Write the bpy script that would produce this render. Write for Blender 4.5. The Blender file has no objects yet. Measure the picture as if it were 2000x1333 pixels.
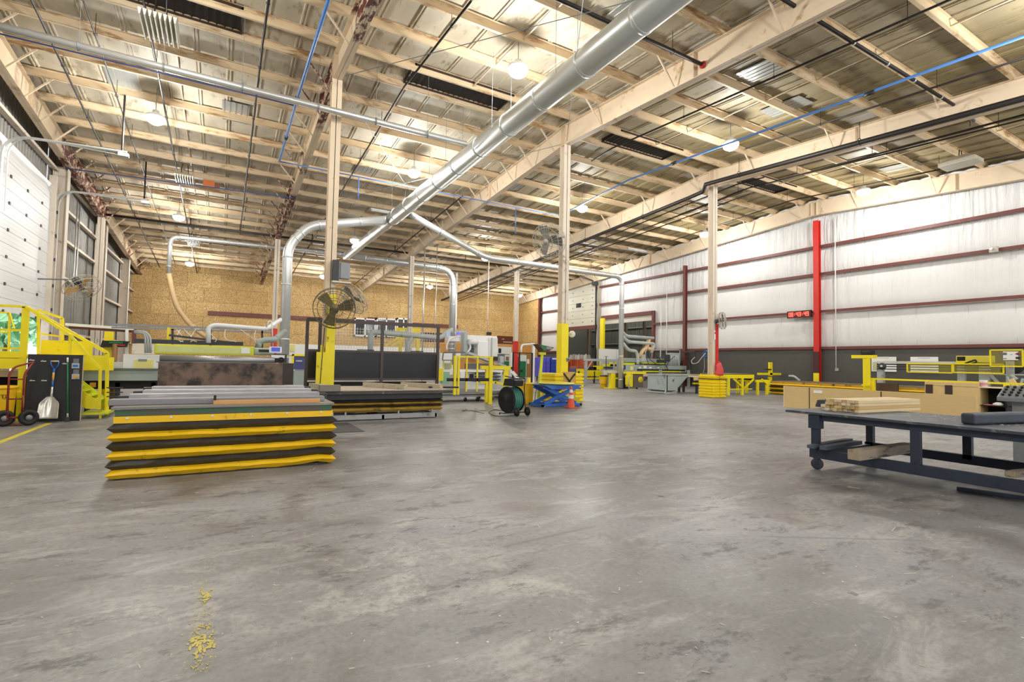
import bpy, bmesh, math, random
from mathutils import Vector as V, Matrix, Quaternion
random.seed(7)
S = bpy.context.scene
PI = math.pi
# ------------------------------------------------------------------ camera
EYE = V((0, 0, 1.5)); FPX = 986.64; YAW = 0.52; PITCH = 0.0412; ROLL = -0.0194
_F = V((math.sin(YAW)*math.cos(PITCH), math.cos(YAW)*math.cos(PITCH), math.sin(PITCH)))
_R0 = V((math.cos(YAW), -math.sin(YAW), 0)); _U0 = _R0.cross(_F)
_R = _R0*math.cos(ROLL) - _U0*math.sin(ROLL); _U = _U0*math.cos(ROLL) + _R0*math.sin(ROLL)
cam = bpy.data.objects.new('camera', bpy.data.cameras.new('camera'))
S.collection.objects.link(cam); S.camera = cam
cam.data.sensor_width = 36; cam.data.lens = FPX/2000*36; cam.data.clip_end = 400; cam.data.clip_start = .05
m = Matrix(((_R.x, _U.x, -_F.x, EYE.x), (_R.y, _U.y, -_F.y, EYE.y), (_R.z, _U.z, -_F.z, EYE.z), (0, 0, 0, 1)))
cam.matrix_world = m
# ------------------------------------------------------------------ world, exposure
S.view_settings.view_transform = 'Standard'; S.view_settings.look = 'None'
S.view_settings.exposure = 0.14; S.view_settings.gamma = 1
w = bpy.data.worlds.new('world'); S.world = w; w.use_nodes = True
bg = w.node_tree.nodes['Background']; bg.inputs[0].default_value = (.93, .96, 1, 1); bg.inputs[1].default_value = 1.5
S.cycles.use_denoising = True
S.cycles.max_bounces = 8; S.cycles.diffuse_bounces = 5; S.cycles.glossy_bounces = 4
LAMP_W = 560.0
LX = (-2.35, 7.1, 16.5, 26.2); LY = (-7.0, 3.0, 12.35, 21.5, 33.0, 44.4)
def roofz(y): return 11.25 - .0645*abs(y - 16.2)
for ix, x in enumerate(LX):
    for iy, y in enumerate(LY):
        ld = bpy.data.lights.new('high_bay_light', 'POINT'); ld.energy = LAMP_W; ld.color = (1, .985, .945)
        ld.shadow_soft_size = .22
        lo = bpy.data.objects.new('high_bay_light', ld); lo.location = (x, y, roofz(y) - 1.50); S.collection.objects.link(lo)
sd = bpy.data.lights.new('sun', 'SUN'); sd.energy = 5.0; sd.angle = .01; sd.color = (1, .97, .9)
so = bpy.data.objects.new('sun', sd); S.collection.objects.link(so); so.rotation_euler = (0, math.radians(38), 0)
# ------------------------------------------------------------------ pixel -> place helpers (2000 x 1333 frame)
def ray(x, y): return _F + _R*((x-1000)/FPX) - _U*((y-666.5)/FPX)
def G(x, y, z=0.0): d = ray(x, y); return EYE + d*((z-1.5)/d.z)
def PX(x, y, X): d = ray(x, y); return EYE + d*(X/d.x)
def PY(x, y, Y): d = ray(x, y); return EYE + d*(Y/d.y)
# ------------------------------------------------------------------ materials
MATS = {}
def lin(c):
    if isinstance(c, str):
        c = [int(c[i:i+2], 16)/255 for i in (0, 2, 4)]
        c = [v/12.92 if v <= .04045 else ((v+.055)/1.055)**2.4 for v in c]
    return (c[0], c[1], c[2], 1)
class NT:
    def __init__(s, name):
        s.m = bpy.data.materials.new(name); s.m.use_nodes = True; s.t = s.m.node_tree; s.n = s.t.nodes
        s.b = s.n['Principled BSDF']; s.pos = s.n.new('ShaderNodeNewGeometry').outputs['Position']
    def link(s, a, b): s.t.links.new(a, b)
    def val(s, sock, v):
        if hasattr(v, 'is_linked') or hasattr(v, 'links'): s.link(v, sock)
        else: sock.default_value = v
    def noise(s, scale=1, vec=(1, 1, 1), detail=6, rough=.6, src=None, off=(0, 0, 0), dist=0):
        mp = s.n.new('ShaderNodeMapping'); mp.inputs['Scale'].default_value = vec; mp.inputs['Location'].default_value = off
        s.link(src or s.pos, mp.inputs[0]); t = s.n.new('ShaderNodeTexNoise')
        t.inputs['Scale'].default_value = scale; t.inputs['Detail'].default_value = detail; t.inputs['Roughness'].default_value = rough
        t.inputs['Distortion'].default_value = dist
        s.link(mp.outputs[0], t.inputs['Vector']); return t.outputs['Fac']
    def voro(s, scale=1, vec=(1, 1, 1), rot=(0, 0, 0), out='Color', feat='F1'):
        mp = s.n.new('ShaderNodeMapping'); mp.inputs['Scale'].default_value = vec; mp.inputs['Rotation'].default_value = rot
        s.link(s.pos, mp.inputs[0]); t = s.n.new('ShaderNodeTexVoronoi'); t.feature = feat; t.inputs['Scale'].default_value = scale
        s.link(mp.outputs[0], t.inputs['Vector']); return t.outputs[out]
    def ramp(s, f, *st):
        r = s.n.new('ShaderNodeValToRGB'); e = r.color_ramp.elements
        while len(e) < len(st): e.new(.5)
        for k, (p, c) in enumerate(st):
            e[k].position = p; e[k].color = lin(c) if not isinstance(c, (int, float)) else (c, c, c, 1)
        s.link(f, r.inputs[0]); return r.outputs[0]
    def mix(s, f, a, b, mode='MIX'):
        x = s.n.new('ShaderNodeMix'); x.data_type = 'RGBA'; x.blend_type = mode
        s.val(x.inputs[0], f); s.val(x.inputs[6], a); s.val(x.inputs[7], b); return x.outputs[2]
    def math(s, op, a, b=0.0):
        x = s.n.new('ShaderNodeMath'); x.operation = op; s.val(x.inputs[0], a); s.val(x.inputs[1], b); return x.outputs[0]
    def sep(s, i): 
        x = s.n.new('ShaderNodeSeparateXYZ'); s.link(s.pos, x.inputs[0]); return x.outputs[i]
    def bump(s, h, strength=.3, dist=.02):
        x = s.n.new('ShaderNodeBump'); x.inputs['Strength'].default_value = strength; x.inputs['Distance'].default_value = dist
        s.link(h, x.inputs['Height']); s.link(x.outputs[0], s.b.inputs['Normal'])
def M(name, col, rough=.5, metal=0., var=.10, scale=2.5, dirt=None, amt=.0, dscale=3., emit=0., bump=0., vec=(1, 1, 1)):
    if name in MATS: return MATS[name]
    n = NT(name); c = lin(col)
    f = n.noise(scale, vec)
    a = tuple(max(0, v*(1-var*1.6)) for v in c[:3]) + (1,); b = tuple(min(1, v*(1+var)) for v in c[:3]) + (1,)
    out = n.mix(f, a, b)
    if dirt:
        g = n.noise(dscale, vec, 8, .7, off=(5, 3, 1)); g = n.ramp(g, (max(0, .62-amt), 0.), (min(1, .70-amt*.6), 1.))
        out = n.mix(g, out, lin(dirt))
    n.link(out, n.b.inputs['Base Color']); n.b.inputs['Roughness'].default_value = rough; n.b.inputs['Metallic'].default_value = metal
    if emit: n.link(out, n.b.inputs['Emission Color']); n.b.inputs['Emission Strength'].default_value = emit
    if bump: n.bump(n.noise(scale*8, vec), bump, .01)
    MATS[name] = n.m; return n.m
# ------------------------------------------------------------------ mesh builder
def fillet(pts, rad, n=5):
    pts = [V(p) for p in pts]; out = [pts[0]]
    for i in range(1, len(pts)-1):
        a, b, c = pts[i-1], pts[i], pts[i+1]; u = (a-b); v = (c-b)
        r = min(rad, u.length*.45, v.length*.45); u.normalize(); v.normalize()
        p, q = b+u*r, b+v*r
        for k in range(n+1):
            t = k/n; out.append(p*(1-t)**2 + b*2*t*(1-t) + q*t*t)
    out.append(pts[-1]); return out
class MB:
    def __init__(s): s.bm = bmesh.new()
    def face(s, vs):
        try: return s.bm.faces.new(vs)
        except ValueError: return None
    def hexa(s, c):  # 8 corners: bottom ring 0-3, top ring 4-7
        v = [s.bm.verts.new(p) for p in c]
        for f in ((3, 2, 1, 0), (4, 5, 6, 7), (0, 1, 5, 4), (1, 2, 6, 5), (2, 3, 7, 6), (3, 0, 4, 7)): s.face([v[i] for i in f])
        return s
    def box(s, a, b):  # two opposite corners
        x0, x1 = sorted((a[0], b[0])); y0, y1 = sorted((a[1], b[1])); z0, z1 = sorted((a[2], b[2]))
        return s.hexa([(x0, y0, z0), (x1, y0, z0), (x1, y1, z0), (x0, y1, z0), (x0, y0, z1), (x1, y0, z1), (x1, y1, z1), (x0, y1, z1)])
    def cb(s, c, d, rot=None):  # centre, size, optional rotation matrix
        h = [x/2 for x in d]; P = [(-1, -1, -1), (1, -1, -1), (1, 1, -1), (-1, 1, -1), (-1, -1, 1), (1, -1, 1), (1, 1, 1), (-1, 1, 1)]
        R = rot or Matrix.Identity(3); c = V(c)
        return s.hexa([c + R @ V((p[0]*h[0], p[1]*h[1], p[2]*h[2])) for p in P])
    def bar(s, p, q, w_, h_, up=(0, 0, 1)):
        p, q = V(p), V(q); d = (q-p).normalized(); up = V(up)
        if abs(d.dot(up)) > .99: up = V((0, 1, 0))
        r = d.cross(up).normalized(); u = r.cross(d)
        o = [(-1, -1), (1, -1), (1, 1), (-1, 1)]
        return s.hexa([p + r*(a*w_/2) + u*(b*h_/2) for a, b in o] + [q + r*(a*w_/2) + u*(b*h_/2) for a, b in o])
    def sweep(s, pts, r, seg=10, cap=True, closed=False):
        pts = [V(p) for p in pts]; n = len(pts); rings = []; nx = None
        for i, p in enumerate(pts):
            if closed: t = (pts[(i+1) % n]-pts[i-1]).normalized(); k = 1
            elif i == 0: t = (pts[1]-p).normalized(); k = 1
            elif i == n-1: t = (p-pts[i-1]).normalized(); k = 1
            else:
                a = (p-pts[i-1]).normalized(); b = (pts[i+1]-p).normalized(); t = a+b
                t = a if t.length < 1e-6 else t.normalized(); k = 1
            if nx is None:
                nx = t.orthogonal().normalized()
            nx = (nx - t*nx.dot(t)); nx = nx.normalized() if nx.length > 1e-6 else t.orthogonal().normalized()
            ny = t.cross(nx); rr = r[i] if isinstance(r, (list, tuple)) else r
            rings.append([s.bm.verts.new(p + nx*(rr*math.cos(2*PI*j/seg)) + ny*(rr*math.sin(2*PI*j/seg))) for j in range(seg)])
        m_ = n if closed else n-1
        for i in range(m_):
            A, B = rings[i], rings[(i+1) % n]
            for j in range(seg):
                f = s.face([A[j], A[(j+1) % seg], B[(j+1) % seg], B[j]])
                if f: f.smooth = seg > 6
        if cap and not closed:
            s.face(list(reversed(rings[0]))); s.face(rings[-1])
        return s
    def cyl(s, p, q, r, seg=16, r2=None): return s.sweep([p, q], [r, r if r2 is None else r2], seg)
    def ring(s, c, ax, r, t, n=28, seg=6):
        ax = V(ax).normalized(); a = ax.orthogonal().normalized(); b = ax.cross(a); c = V(c)
        return s.sweep([c + a*(r*math.cos(2*PI*k/n)) + b*(r*math.sin(2*PI*k/n)) for k in range(n)], t, seg, closed=True)
    def lathe(s, c, prof, seg=24, ax=(0, 0, 1)):
        c = V(c); ax = V(ax).normalized(); a = ax.orthogonal().normalized(); b = ax.cross(a); R = []
        for r, z in prof:
            R.append([s.bm.verts.new(c + ax*z + a*(r*math.cos(2*PI*j/seg)) + b*(r*math.sin(2*PI*j/seg))) for j in range(seg)] if r > 1e-5 else [s.bm.verts.new(c+ax*z)])
        for A, B in zip(R, R[1:]):
            for j in range(seg):
                k = (j+1) % seg
                if len(A) == 1 and len(B) == 1: continue
                if len(A) == 1: f = s.face([A[0], B[k], B[j]])
                elif len(B) == 1: f = s.face([A[j], A[k], B[0]])
                else: f = s.face([A[j], A[k], B[k], B[j]])
                if f: f.smooth = True
        return s
    def prism(s, poly, ext):  # polygon points extruded by a vector
        e = V(ext); a = [s.bm.verts.new(V(p)) for p in poly]; b = [s.bm.verts.new(V(p)+e) for p in poly]; n = len(a)
        s.face(list(reversed(a))); s.face(b)
        for i in range(n): s.face([a[i], a[(i+1) % n], b[(i+1) % n], b[i]])
        return s
    def grid(s, fn, nu, nv, smooth=True):
        g = [[s.bm.verts.new(V(fn(i/nu, j/nv))) for j in range(nv+1)] for i in range(nu+1)]
        for i in range(nu):
            for j in range(nv):
                f = s.face([g[i][j], g[i+1][j], g[i+1][j+1], g[i][j+1]])
                if f: f.smooth = smooth
        return s
    def build(s, name, mat, parent=None, world=True, bevel=0., solid=0., label=None):
        bmesh.ops.recalc_face_normals(s.bm, faces=s.bm.faces)
        if parent is not None and world:
            r = parent
            s.bm.transform(WM[r.get('_root') or r.name].inverted())
        me = bpy.data.meshes.new(name); s.bm.to_mesh(me); s.bm.free()
        o = bpy.data.objects.new(name, me); S.collection.objects.link(o); me.materials.append(mat)
        if parent is not None:
            o.parent = parent; o['_root'] = parent.get('_root') or parent.name
        if bevel:
            b = o.modifiers.new('bevel', 'BEVEL'); b.width = bevel; b.segments = 2; b.limit_method = 'ANGLE'
        if solid:
            b = o.modifiers.new('solid', 'SOLIDIFY'); b.thickness = solid; b.offset = 0
        if label: o['label'] = label
        return o
WM = {}
ORD = ['first', 'second', 'third', 'fourth', 'fifth', 'sixth', 'seventh', 'eighth', 'ninth', 'tenth', 'eleventh', 'twelfth', 'thirteenth', 'fourteenth', 'fifteenth', 'sixteenth', 'seventeenth', 'eighteenth', 'nineteenth', 'twentieth', 'twenty-first', 'twenty-second']
def tag(o, label, cat, group=None, kind=None):
    if kind: o['kind'] = kind
    if label: o['label'] = label
    if cat: o['category'] = cat
    if group: o['group'] = group
    WM[o.name] = Matrix.Identity(4); return o
def thing(name, label, cat, loc=(0, 0, 0), rz=0., group=None, kind=None):
    o = bpy.data.objects.new(name, None); S.collection.objects.link(o); o.location = loc; o.rotation_euler = (0, 0, rz)
    o.empty_display_size = .1
    o['label'] = label; o['category'] = cat
    if group: o['group'] = group
    if kind: o['kind'] = kind
    WM[o.name] = Matrix.Translation(V(loc)) @ Matrix.Rotation(rz, 4, 'Z'); return o
def dup(root, loc, rz=None, label=None, group=None):
    r = root.copy(); S.collection.objects.link(r); r.location = loc
    if rz is not None: r.rotation_euler = (0, 0, rz)
    if label: r['label'] = label
    if group: r['group'] = group
    def rec(a, b):
        for ch in list(a.children):
            c = ch.copy(); S.collection.objects.link(c); c.parent = b; rec(ch, c)
    rec(root, r); return r
def struct(name, mb, mat, label=None, **k):
    o = mb.build(name, mat, None, **k); o['kind'] = 'structure'; WM[o.name] = Matrix.Identity(4)
    if label: o['label'] = label
    return o
def text_part(txt, name, mat, parent, centre, right, up, size, depth=.004, label=None):
    cu = bpy.data.curves.new(name, 'FONT'); cu.body = txt; cu.size = size; cu.align_x = 'CENTER'; cu.align_y = 'CENTER'; cu.extrude = depth; cu.resolution_u = 2
    tmp = bpy.data.objects.new('tmp', cu); S.collection.objects.link(tmp)
    dg = bpy.context.evaluated_depsgraph_get(); me = bpy.data.meshes.new_from_object(tmp.evaluated_get(dg)); bpy.data.objects.remove(tmp)
    r = V(right).normalized(); u = V(up).normalized(); n_ = r.cross(u)
    T = Matrix(((r.x, u.x, n_.x, centre[0]), (r.y, u.y, n_.y, centre[1]), (r.z, u.z, n_.z, centre[2]), (0, 0, 0, 1)))
    me.transform(T)
    if parent is not None: me.transform(WM[parent.get('_root') or parent.name].inverted())
    o = bpy.data.objects.new(name, me); S.collection.objects.link(o); me.materials.clear(); me.materials.append(mat)
    if parent is not None: o.parent = parent; o['_root'] = parent.get('_root') or parent.name
    if label: o['label'] = label
    return o
# ================================================================== materials used widely
yel = M('yellow_paint', 'f8e514', .42, var=.04, dirt='b8a420', amt=.0, dscale=5)
yel2 = M('golden_yellow_vinyl', 'fbc816', .42, var=.06, dirt='a07f22', amt=.02, dscale=6, bump=.2)
lime = M('lime_yellow_paint', 'd8e020', .4)
blk = M('black_rubber', '1c1c1e', .6, var=.2)
blkv = M('black_vinyl', '2a2829', .42, var=.2, bump=.3, scale=4)
dgrey = M('dark_grey_metal', '3a3c40', .5, var=.15)
grey = M('grey_metal', '8c9094', .45, .3, var=.1)
lgrey = M('light_grey_paint', 'b4bcbc', .45, var=.06, dirt='7b8080', amt=.03)
ggrey = M('grey_green_paint', '9fabA8', .45, var=.06, dirt='6d7774', amt=.03)
galv = M('galvanised_steel', 'dcdfde', .36, .6, var=.06, scale=6)
galv2 = M('bright_conduit', 'd6d8d6', .3, .7, var=.04)
white = M('white_enamel', 'eceeee', .4, var=.03)
cream = M('cream_painted_steel', 'e0cdb2', .55, var=.08, scale=1.6, dirt='b59468', amt=.03, dscale=2.2)
purl = M('purlin_paint', 'dcc5a2', .55, var=.12, scale=.8, vec=(1, 1, 5), dirt='a07c50', amt=.10, dscale=.8)
creamw = M('pale_cream_painted_steel', 'dfd3c2', .55, var=.08, scale=1.5, dirt='a39880', amt=.03)
def rust_mat():
    n = NT('cream_paint_with_red_primer'); c = n.mix(n.noise(2), lin('dfceb4'), lin('cbb492'))
    p = n.noise(5, (1.6, .5, .8), 8, .72); r_ = n.noise(.33, (.2, 1, .2), 3, .5, off=(0, 2, 0)); mk = n.math('MULTIPLY', n.ramp(p, (.44, 0.), (.50, 1.)), n.ramp(r_, (.47, 0.), (.54, 1.)))
    c = n.mix(mk, c, lin('5c2620')); n.link(c, n.b.inputs['Base Color']); n.b.inputs['Roughness'].default_value = .6; return n.m
rustc = rust_mat()
brown = M('red_oxide_steel', '6e3a33', .5, var=.12)
red = M('red_paint', 'cf2a22', .4, var=.08)
blue = M('blue_paint', '2c6cc4', .4, var=.08)
bpipe = M('blue_pipe', '4d7fc4', .35)
bkpipe = M('black_iron_pipe', '2c2826', .5, .2, var=.2)
wood = M('pine_lumber', 'e2c697', .6, var=.12, scale=3, vec=(1, 6, 6))
woodg = M('weathered_lumber', 'c6bba4', .7, var=.2, scale=3, vec=(1, 6, 6), dirt='5c564e', amt=.06)
glass = M('dark_glass', '30363a', .1, var=.05)
paper = M('white_paper', 'eeeeec', .6, var=.02)
orange = M('orange_plastic', 'e2562a', .45)
green = M('green_paint', '1e7a46', .5, var=.15)
navy = M('dark_slate_paint', '333d50', .45, var=.12, scale=3, dirt='2a303a', amt=.05)

# ================================================================== setting
def floor_mat():
    n = NT('concrete_floor')
    big = n.noise(.25, (1, 1, 1), 4, .55); mid = n.noise(.8, (1, 1, 1), 9, .68, dist=.5); fine = n.noise(22, (1, 1, 1), 6, .8)
    streak = n.noise(1.5, (.55, 1.5, 1), 9, .75, off=(3, 9, 0), dist=.6)
    c = n.ramp(big, (.36, '757270'), (.50, '8b8988'), (.62, '9d9c9d'))
    xg = n.n.new('ShaderNodeMapRange'); xg.inputs[1].default_value = -1; xg.inputs[2].default_value = 6; n.link(n.math('ADD', n.sep(0), n.math('MULTIPLY', mid, 3.0)), xg.inputs[0])
    c = n.mix(xg.outputs[0], c, n.mix(1., c, (.96, 1.0, 1.055, 1), 'MULTIPLY'))
    c = n.mix(n.ramp(mid, (.34, .8), (.49, 0.)), c, lin('6a6461'))
    c = n.mix(n.ramp(streak, (.51, 0.), (.64, .65)), c, lin('b0afad'))
    pat = n.noise(1.9, (1, 1, 1), 12, .82, off=(11, 4, 2), dist=.3); reg = n.noise(.30, (1, 1, 1), 3, .5, off=(6.2, 1.7, 0))
    c = n.mix(n.math('MULTIPLY', n.ramp(pat, (.51, 0.), (.60, .62)), n.ramp(reg, (.50, 0.), (.62, 1.))), c, lin('bfbdb6'))
    dk = n.noise(3.0, (.7, 1.5, 1), 10, .8, off=(2, 14, 6)); rg2 = n.noise(.6, (1, 1, 1), 3, .5, off=(1, 8, 5))
    c = n.mix(n.math('MULTIPLY', n.ramp(dk, (.40, .75), (.47, 0.)), n.ramp(rg2, (.42, 0.), (.52, 1.))), c, lin('4f4d4e'))
    c = n.mix(n.ramp(fine, (.30, .60), (.50, 0.)), c, lin('5f5c5b')); c = n.mix(n.ramp(fine, (.58, 0.), (.72, .55)), c, lin('bcb9b4'))
    spk = n.voro(7, (1, 1, 1), (0, 0, 0), 'Distance'); msk = n.noise(.7, (1, 1, 1), 4, .6, off=(8, 1, 0))
    c = n.mix(n.math('MULTIPLY', n.ramp(spk, (.035, .9), (.06, 0.)), n.ramp(msk, (.48, 0.), (.60, 1.))), c, lin('dcdcd6'))
    spots = n.noise(3.4, (1.6, .9, 1), 5, .65, off=(1, 7, 2)); c = n.mix(n.ramp(spots, (.69, 0.), (.72, .75)), c, lin('3f3d3d'))
    cr = n.voro(.15, (1, 1, 1), (0, 0, .6), 'Distance', 'DISTANCE_TO_EDGE'); cm = n.noise(.5, off=(2, 2, 2))
    c = n.mix(n.math('MULTIPLY', n.ramp(cr, (.001, .5), (.003, 0.)), n.ramp(cm, (.5, 0.), (.56, 1.))), c, lin('5a5857'))
    n.link(c, n.b.inputs['Base Color'])
    r = n.ramp(mid, (.3, .32), (.7, .60)); n.link(r, n.b.inputs['Roughness'])
    n.bump(n.noise(40, detail=4), .12, .004)
    return n.m
FLR = floor_mat()
struct('floor', MB().box((-20, -14, -.3), (40, 50.6, 0)), FLR)

def osb_mat():
    n = NT('oriented_strand_board')
    a = n.voro(26, (1, 1, .55), (0, .5, 0), 'Color'); b = n.voro(34, (.6, 1, 1), (0, -.7, 0), 'Color')
    x = n.n.new('ShaderNodeRGBToBW'); n.link(a, x.inputs[0]); y = n.n.new('ShaderNodeRGBToBW'); n.link(b, y.inputs[0])
    f = n.math('ADD', n.math('MULTIPLY', x.outputs[0], .5), n.math('MULTIPLY', y.outputs[0], .5))
    c = n.ramp(f, (.20, '8d6a3a'), (.42, 'cba666'), (.60, 'dcba7c'), (.8, 'f0dba8'))
    big = n.noise(.35, detail=3); c = n.mix(n.ramp(big, (.4, .35), (.6, 0.)), c, lin('b89055'))
    br = n.n.new('ShaderNodeTexBrick'); cmb = n.n.new('ShaderNodeCombineXYZ'); u = n.math('ADD', n.sep(0), n.sep(1))
    n.link(u, cmb.inputs[0]); n.link(n.sep(2), cmb.inputs[1]); n.link(cmb.outputs[0], br.inputs[0])
    br.inputs['Scale'].default_value = 1; br.inputs['Brick Width'].default_value = 2.44; br.inputs['Row Height'].default_value = 1.22
    br.inputs['Mortar Size'].default_value = .012; br.inputs['Color1'].default_value = (1, 1, 1, 1); br.inputs['Color2'].default_value = (.82, .80, .76, 1)
    br.inputs['Mortar'].default_value = (.42, .36, .28, 1)
    c = n.mix(1., c, br.outputs[0], 'MULTIPLY')
    n.link(c, n.b.inputs['Base Color']); n.b.inputs['Roughness'].default_value = .65; return n.m
OSB = osb_mat()
struct('wall_back', MB().box((-6.6, 50.35, 0), (29.8, 50.6, 9.3)), OSB)
struct('trim_1', MB().box((5.1, 50.27, 0), (22.5, 50.34, 2.75)), white, 'pale painted band along the foot of the board wall')
struct('trim_2', MB().box((-1.2, 50.2, 5.0), (22.0, 50.34, 5.35)), brown, 'red-brown girt across the board wall')

def vinyl_mat():
    n = NT('white_insulation_vinyl')
    c = n.mix(n.noise(.6), lin('dadad9'), lin('e8e8e7'))
    br = n.n.new('ShaderNodeTexWave'); 
    n.link(c, n.b.inputs['Base Color']); n.b.inputs['Roughness'].default_value = .38
    z = n.sep(2)
    h = n.noise(3.4, (1, 1.4, .10), 5, .6, dist=.5); hi = n.noise(1.0, (1, 1, .2), 2, .5, off=(0, 4, 7))
    up = n.n.new('ShaderNodeMapRange'); up.inputs[1].default_value = 5.5; up.inputs[2].default_value = 10; up.inputs[3].default_value = .18; up.inputs[4].default_value = 1.
    n.link(z, up.inputs[0])
    hh = n.math('MULTIPLY', n.math('ADD', h, hi), up.outputs[0])
    n.bump(hh, 1.0, .22); return n.m
VIN = vinyl_mat()
GIR = (2.63, 4.70, 6.84, 8.42)
XW = 29.48
def rwall(y0, y1, z0, z1):  # quilted sheet between girt lines, bulging inward
    edges = [z for z in (0, 2.63, 4.70, 6.84, 8.42, 10.2, 12) ]
    def fn(u, v):
        y = y0+(y1-y0)*u; z = z0+(z1-z0)*v; b = 0
        for a, c in zip(edges, edges[1:]):
            if a <= z <= c: t = (z-a)/(c-a); b = .13*min(1, (4*t*(1-t))**.5 * (1.15-.3*t)); break
        return (XW + .16 - b, y, z)
    return fn
mbw = MB()
mbw.grid(rwall(-12, 29.0, 2.6, 11.2), 60, 80)
mbw.grid(rwall(29.0, 35.2, 5.75, 10.6), 10, 44)
mbw.grid(rwall(35.2, 36.1, 2.6, 10.4), 2, 60)
mbw.grid(rwall(36.1, 41.4, 9.2, 10.2), 10, 12)
mbw.grid(rwall(41.4, 45.3, 2.6, 10.2), 6, 60)
struct('wall_right', mbw, VIN)
# outer skin, annex side
mbo = MB()
for a in ((-12, 29.0, 0, 12), (29.0, 35.2, 5.75, 12), (35.2, 36.1, 0, 12), (36.1, 41.4, 9.2, 12), (41.4, 50.6, 0, 12)):
    mbo.box((XW+.2, a[0], a[2]), (XW+.3, a[1], a[3]))
struct('wall_right_outer', mbo, M('annex_panel', '6b6f66', .6))
struct('wall_right_board', MB().box((29.3, 45.35, 0), (29.5, 50.35, 10)), OSB)
WAINS = M('dark_olive_wainscot', '4f4f4a', .5, var=.08, scale=1)
mb = MB()
for a, b in ((-12, 29.0), (41.4, 45.3)): mb.box((29.40, a, 0), (29.46, b, 2.55))
struct('wall_right_wainscot', mb, WAINS)
# vinyl seams
mb = MB()
for y in (4.3, 6.1, 8.0, 9.6, 11.6, 13.7, 18.5, 20.6, 22.9, 25.3): mb.sweep([(XW+.06, y, 2.7), (XW+.045, y+.02, 4.6)], .006, 4)
struct('trim_3', mb, M('seam_tape', 'b9b9b8', .4), 'thin vertical seams of the white insulation sheet')
# girts on right wall
first = None
for k, z in enumerate(GIR + (10.15,)):
    for (a, b) in (((-12, 28.9) if z < 5.5 else (-12, 35.9)), (41.5, 45.3)):
        if z > 9.9: continue
        if b - a > 10 and z > 5.5: segs = [(a, 16.1), (16.3, b)]
        elif b-a > 10: segs = [(a, 16.1), (16.3, b)]
        else: segs = [(a, b)]
        for (p, q) in segs:
            g = MB(); g.box((29.30, p, z-.02), (29.50, q, z+.06)); g.box((29.28, p, z-.09), (29.31, q, z+.06))
            o = g.build('wall_girt', brown)
            tag(o, '%s red-brown girt of the white wall, %s' % (['lowest', 'second lowest', 'second highest', 'highest'][k], 'beyond the raised far door' if p > 40 else ('right of the red column' if q < 16.2 else 'left of the red column')), 'girt', 'red-brown girts of the right wall')
def wallpost(y, mat, lbl, name='wall_column', z1=9.5, wx=.22):
    t = thing(name, lbl, 'column', (29.2, y, 0))
    g = MB(); g.box((29.08, y-wx/2, 0), (29.10, y+wx/2, z1)); g.box((29.30, y-wx/2, 0), (29.32, y+wx/2, z1)); g.box((29.1, y-.01, 0), (29.3, y+.01, z1))
    return t, g
t, g = wallpost(16.2, red, 'red steel column on the white wall beside the digital clock', z1=9.9, wx=.3)
g.build('post', red, t)
MB().box((29.05, 16.05, 0), (29.09, 16.35, 1.2)).build('painted_foot', yel, t, label='yellow foot')
MB().box((29.05, 16.03, 1.2), (29.085, 16.37, 2.4)).build('worn_foot', M('dark_brown_paint', '4a2422', .5), t, label='dark red-brown section')
t, g = wallpost(PX(1338, 600, 29.2).y, brown, 'red-brown steel column left of the digital clock wall bay', z1=8.8); g.build('post', brown, t)
t, g = wallpost(45.2, brown, 'red-brown post at the end of the board wall by the far door'); g.build('post', brown, t)

# ceiling deck, ribs every .61 m
def deck_mat():
    n = NT('stained_shaded_roof_deck')
    a = n.noise(.5, (1, .4, 1), 6, .6, dist=.6); b = n.noise(2.4, (1.3, .45, 1), 8, .7, off=(4, 4, 4))
    c = n.ramp(a, (.3, 'a89d88'), (.5, 'c2b8a3'), (.7, 'd8d0be'))
    c = n.mix(n.ramp(b, (.34, .8), (.46, 0.)), c, lin('857555'))
    c = n.mix(n.ramp(b, (.66, 0.), (.76, .35)), c, lin('6a5c48'))
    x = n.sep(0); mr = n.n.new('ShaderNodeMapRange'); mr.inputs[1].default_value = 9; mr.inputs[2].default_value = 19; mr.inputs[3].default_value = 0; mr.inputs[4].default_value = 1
    n.link(x, mr.inputs[0]); c = n.mix(mr.outputs[0], c, n.mix(1., c, lin('b9b090'), 'MULTIPLY'))  # olive darkening to the right is partly shade put into the colour
    n.link(c, n.b.inputs['Base Color']); n.b.inputs['Roughness'].default_value = .6; return n.m
DECK = deck_mat()
prof = [(-6.9, 0)]
x = -6.6
while x < 29.6:
    prof += [(x, 0), (x+.02, -.04), (x+.05, -.04), (x+.06, -.01), (x+.10, -.01), (x+.11, -.04), (x+.14, -.04), (x+.16, 0)]
    x += .91
prof.append((29.9, 0))
mb = MB()
for y0, y1 in ((-12, 16.2), (16.2, 50.6)):
    A = [mb.bm.verts.new((px, y0, roofz(y0)+pz)) for px, pz in prof]; B = [mb.bm.verts.new((px, y1, roofz(y1)+pz)) for px, pz in prof]
    for i in range(len(A)-1): mb.face([A[i], A[i+1], B[i+1], B[i]])
o = struct('ceiling', mb, DECK, solid=.01)
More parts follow.
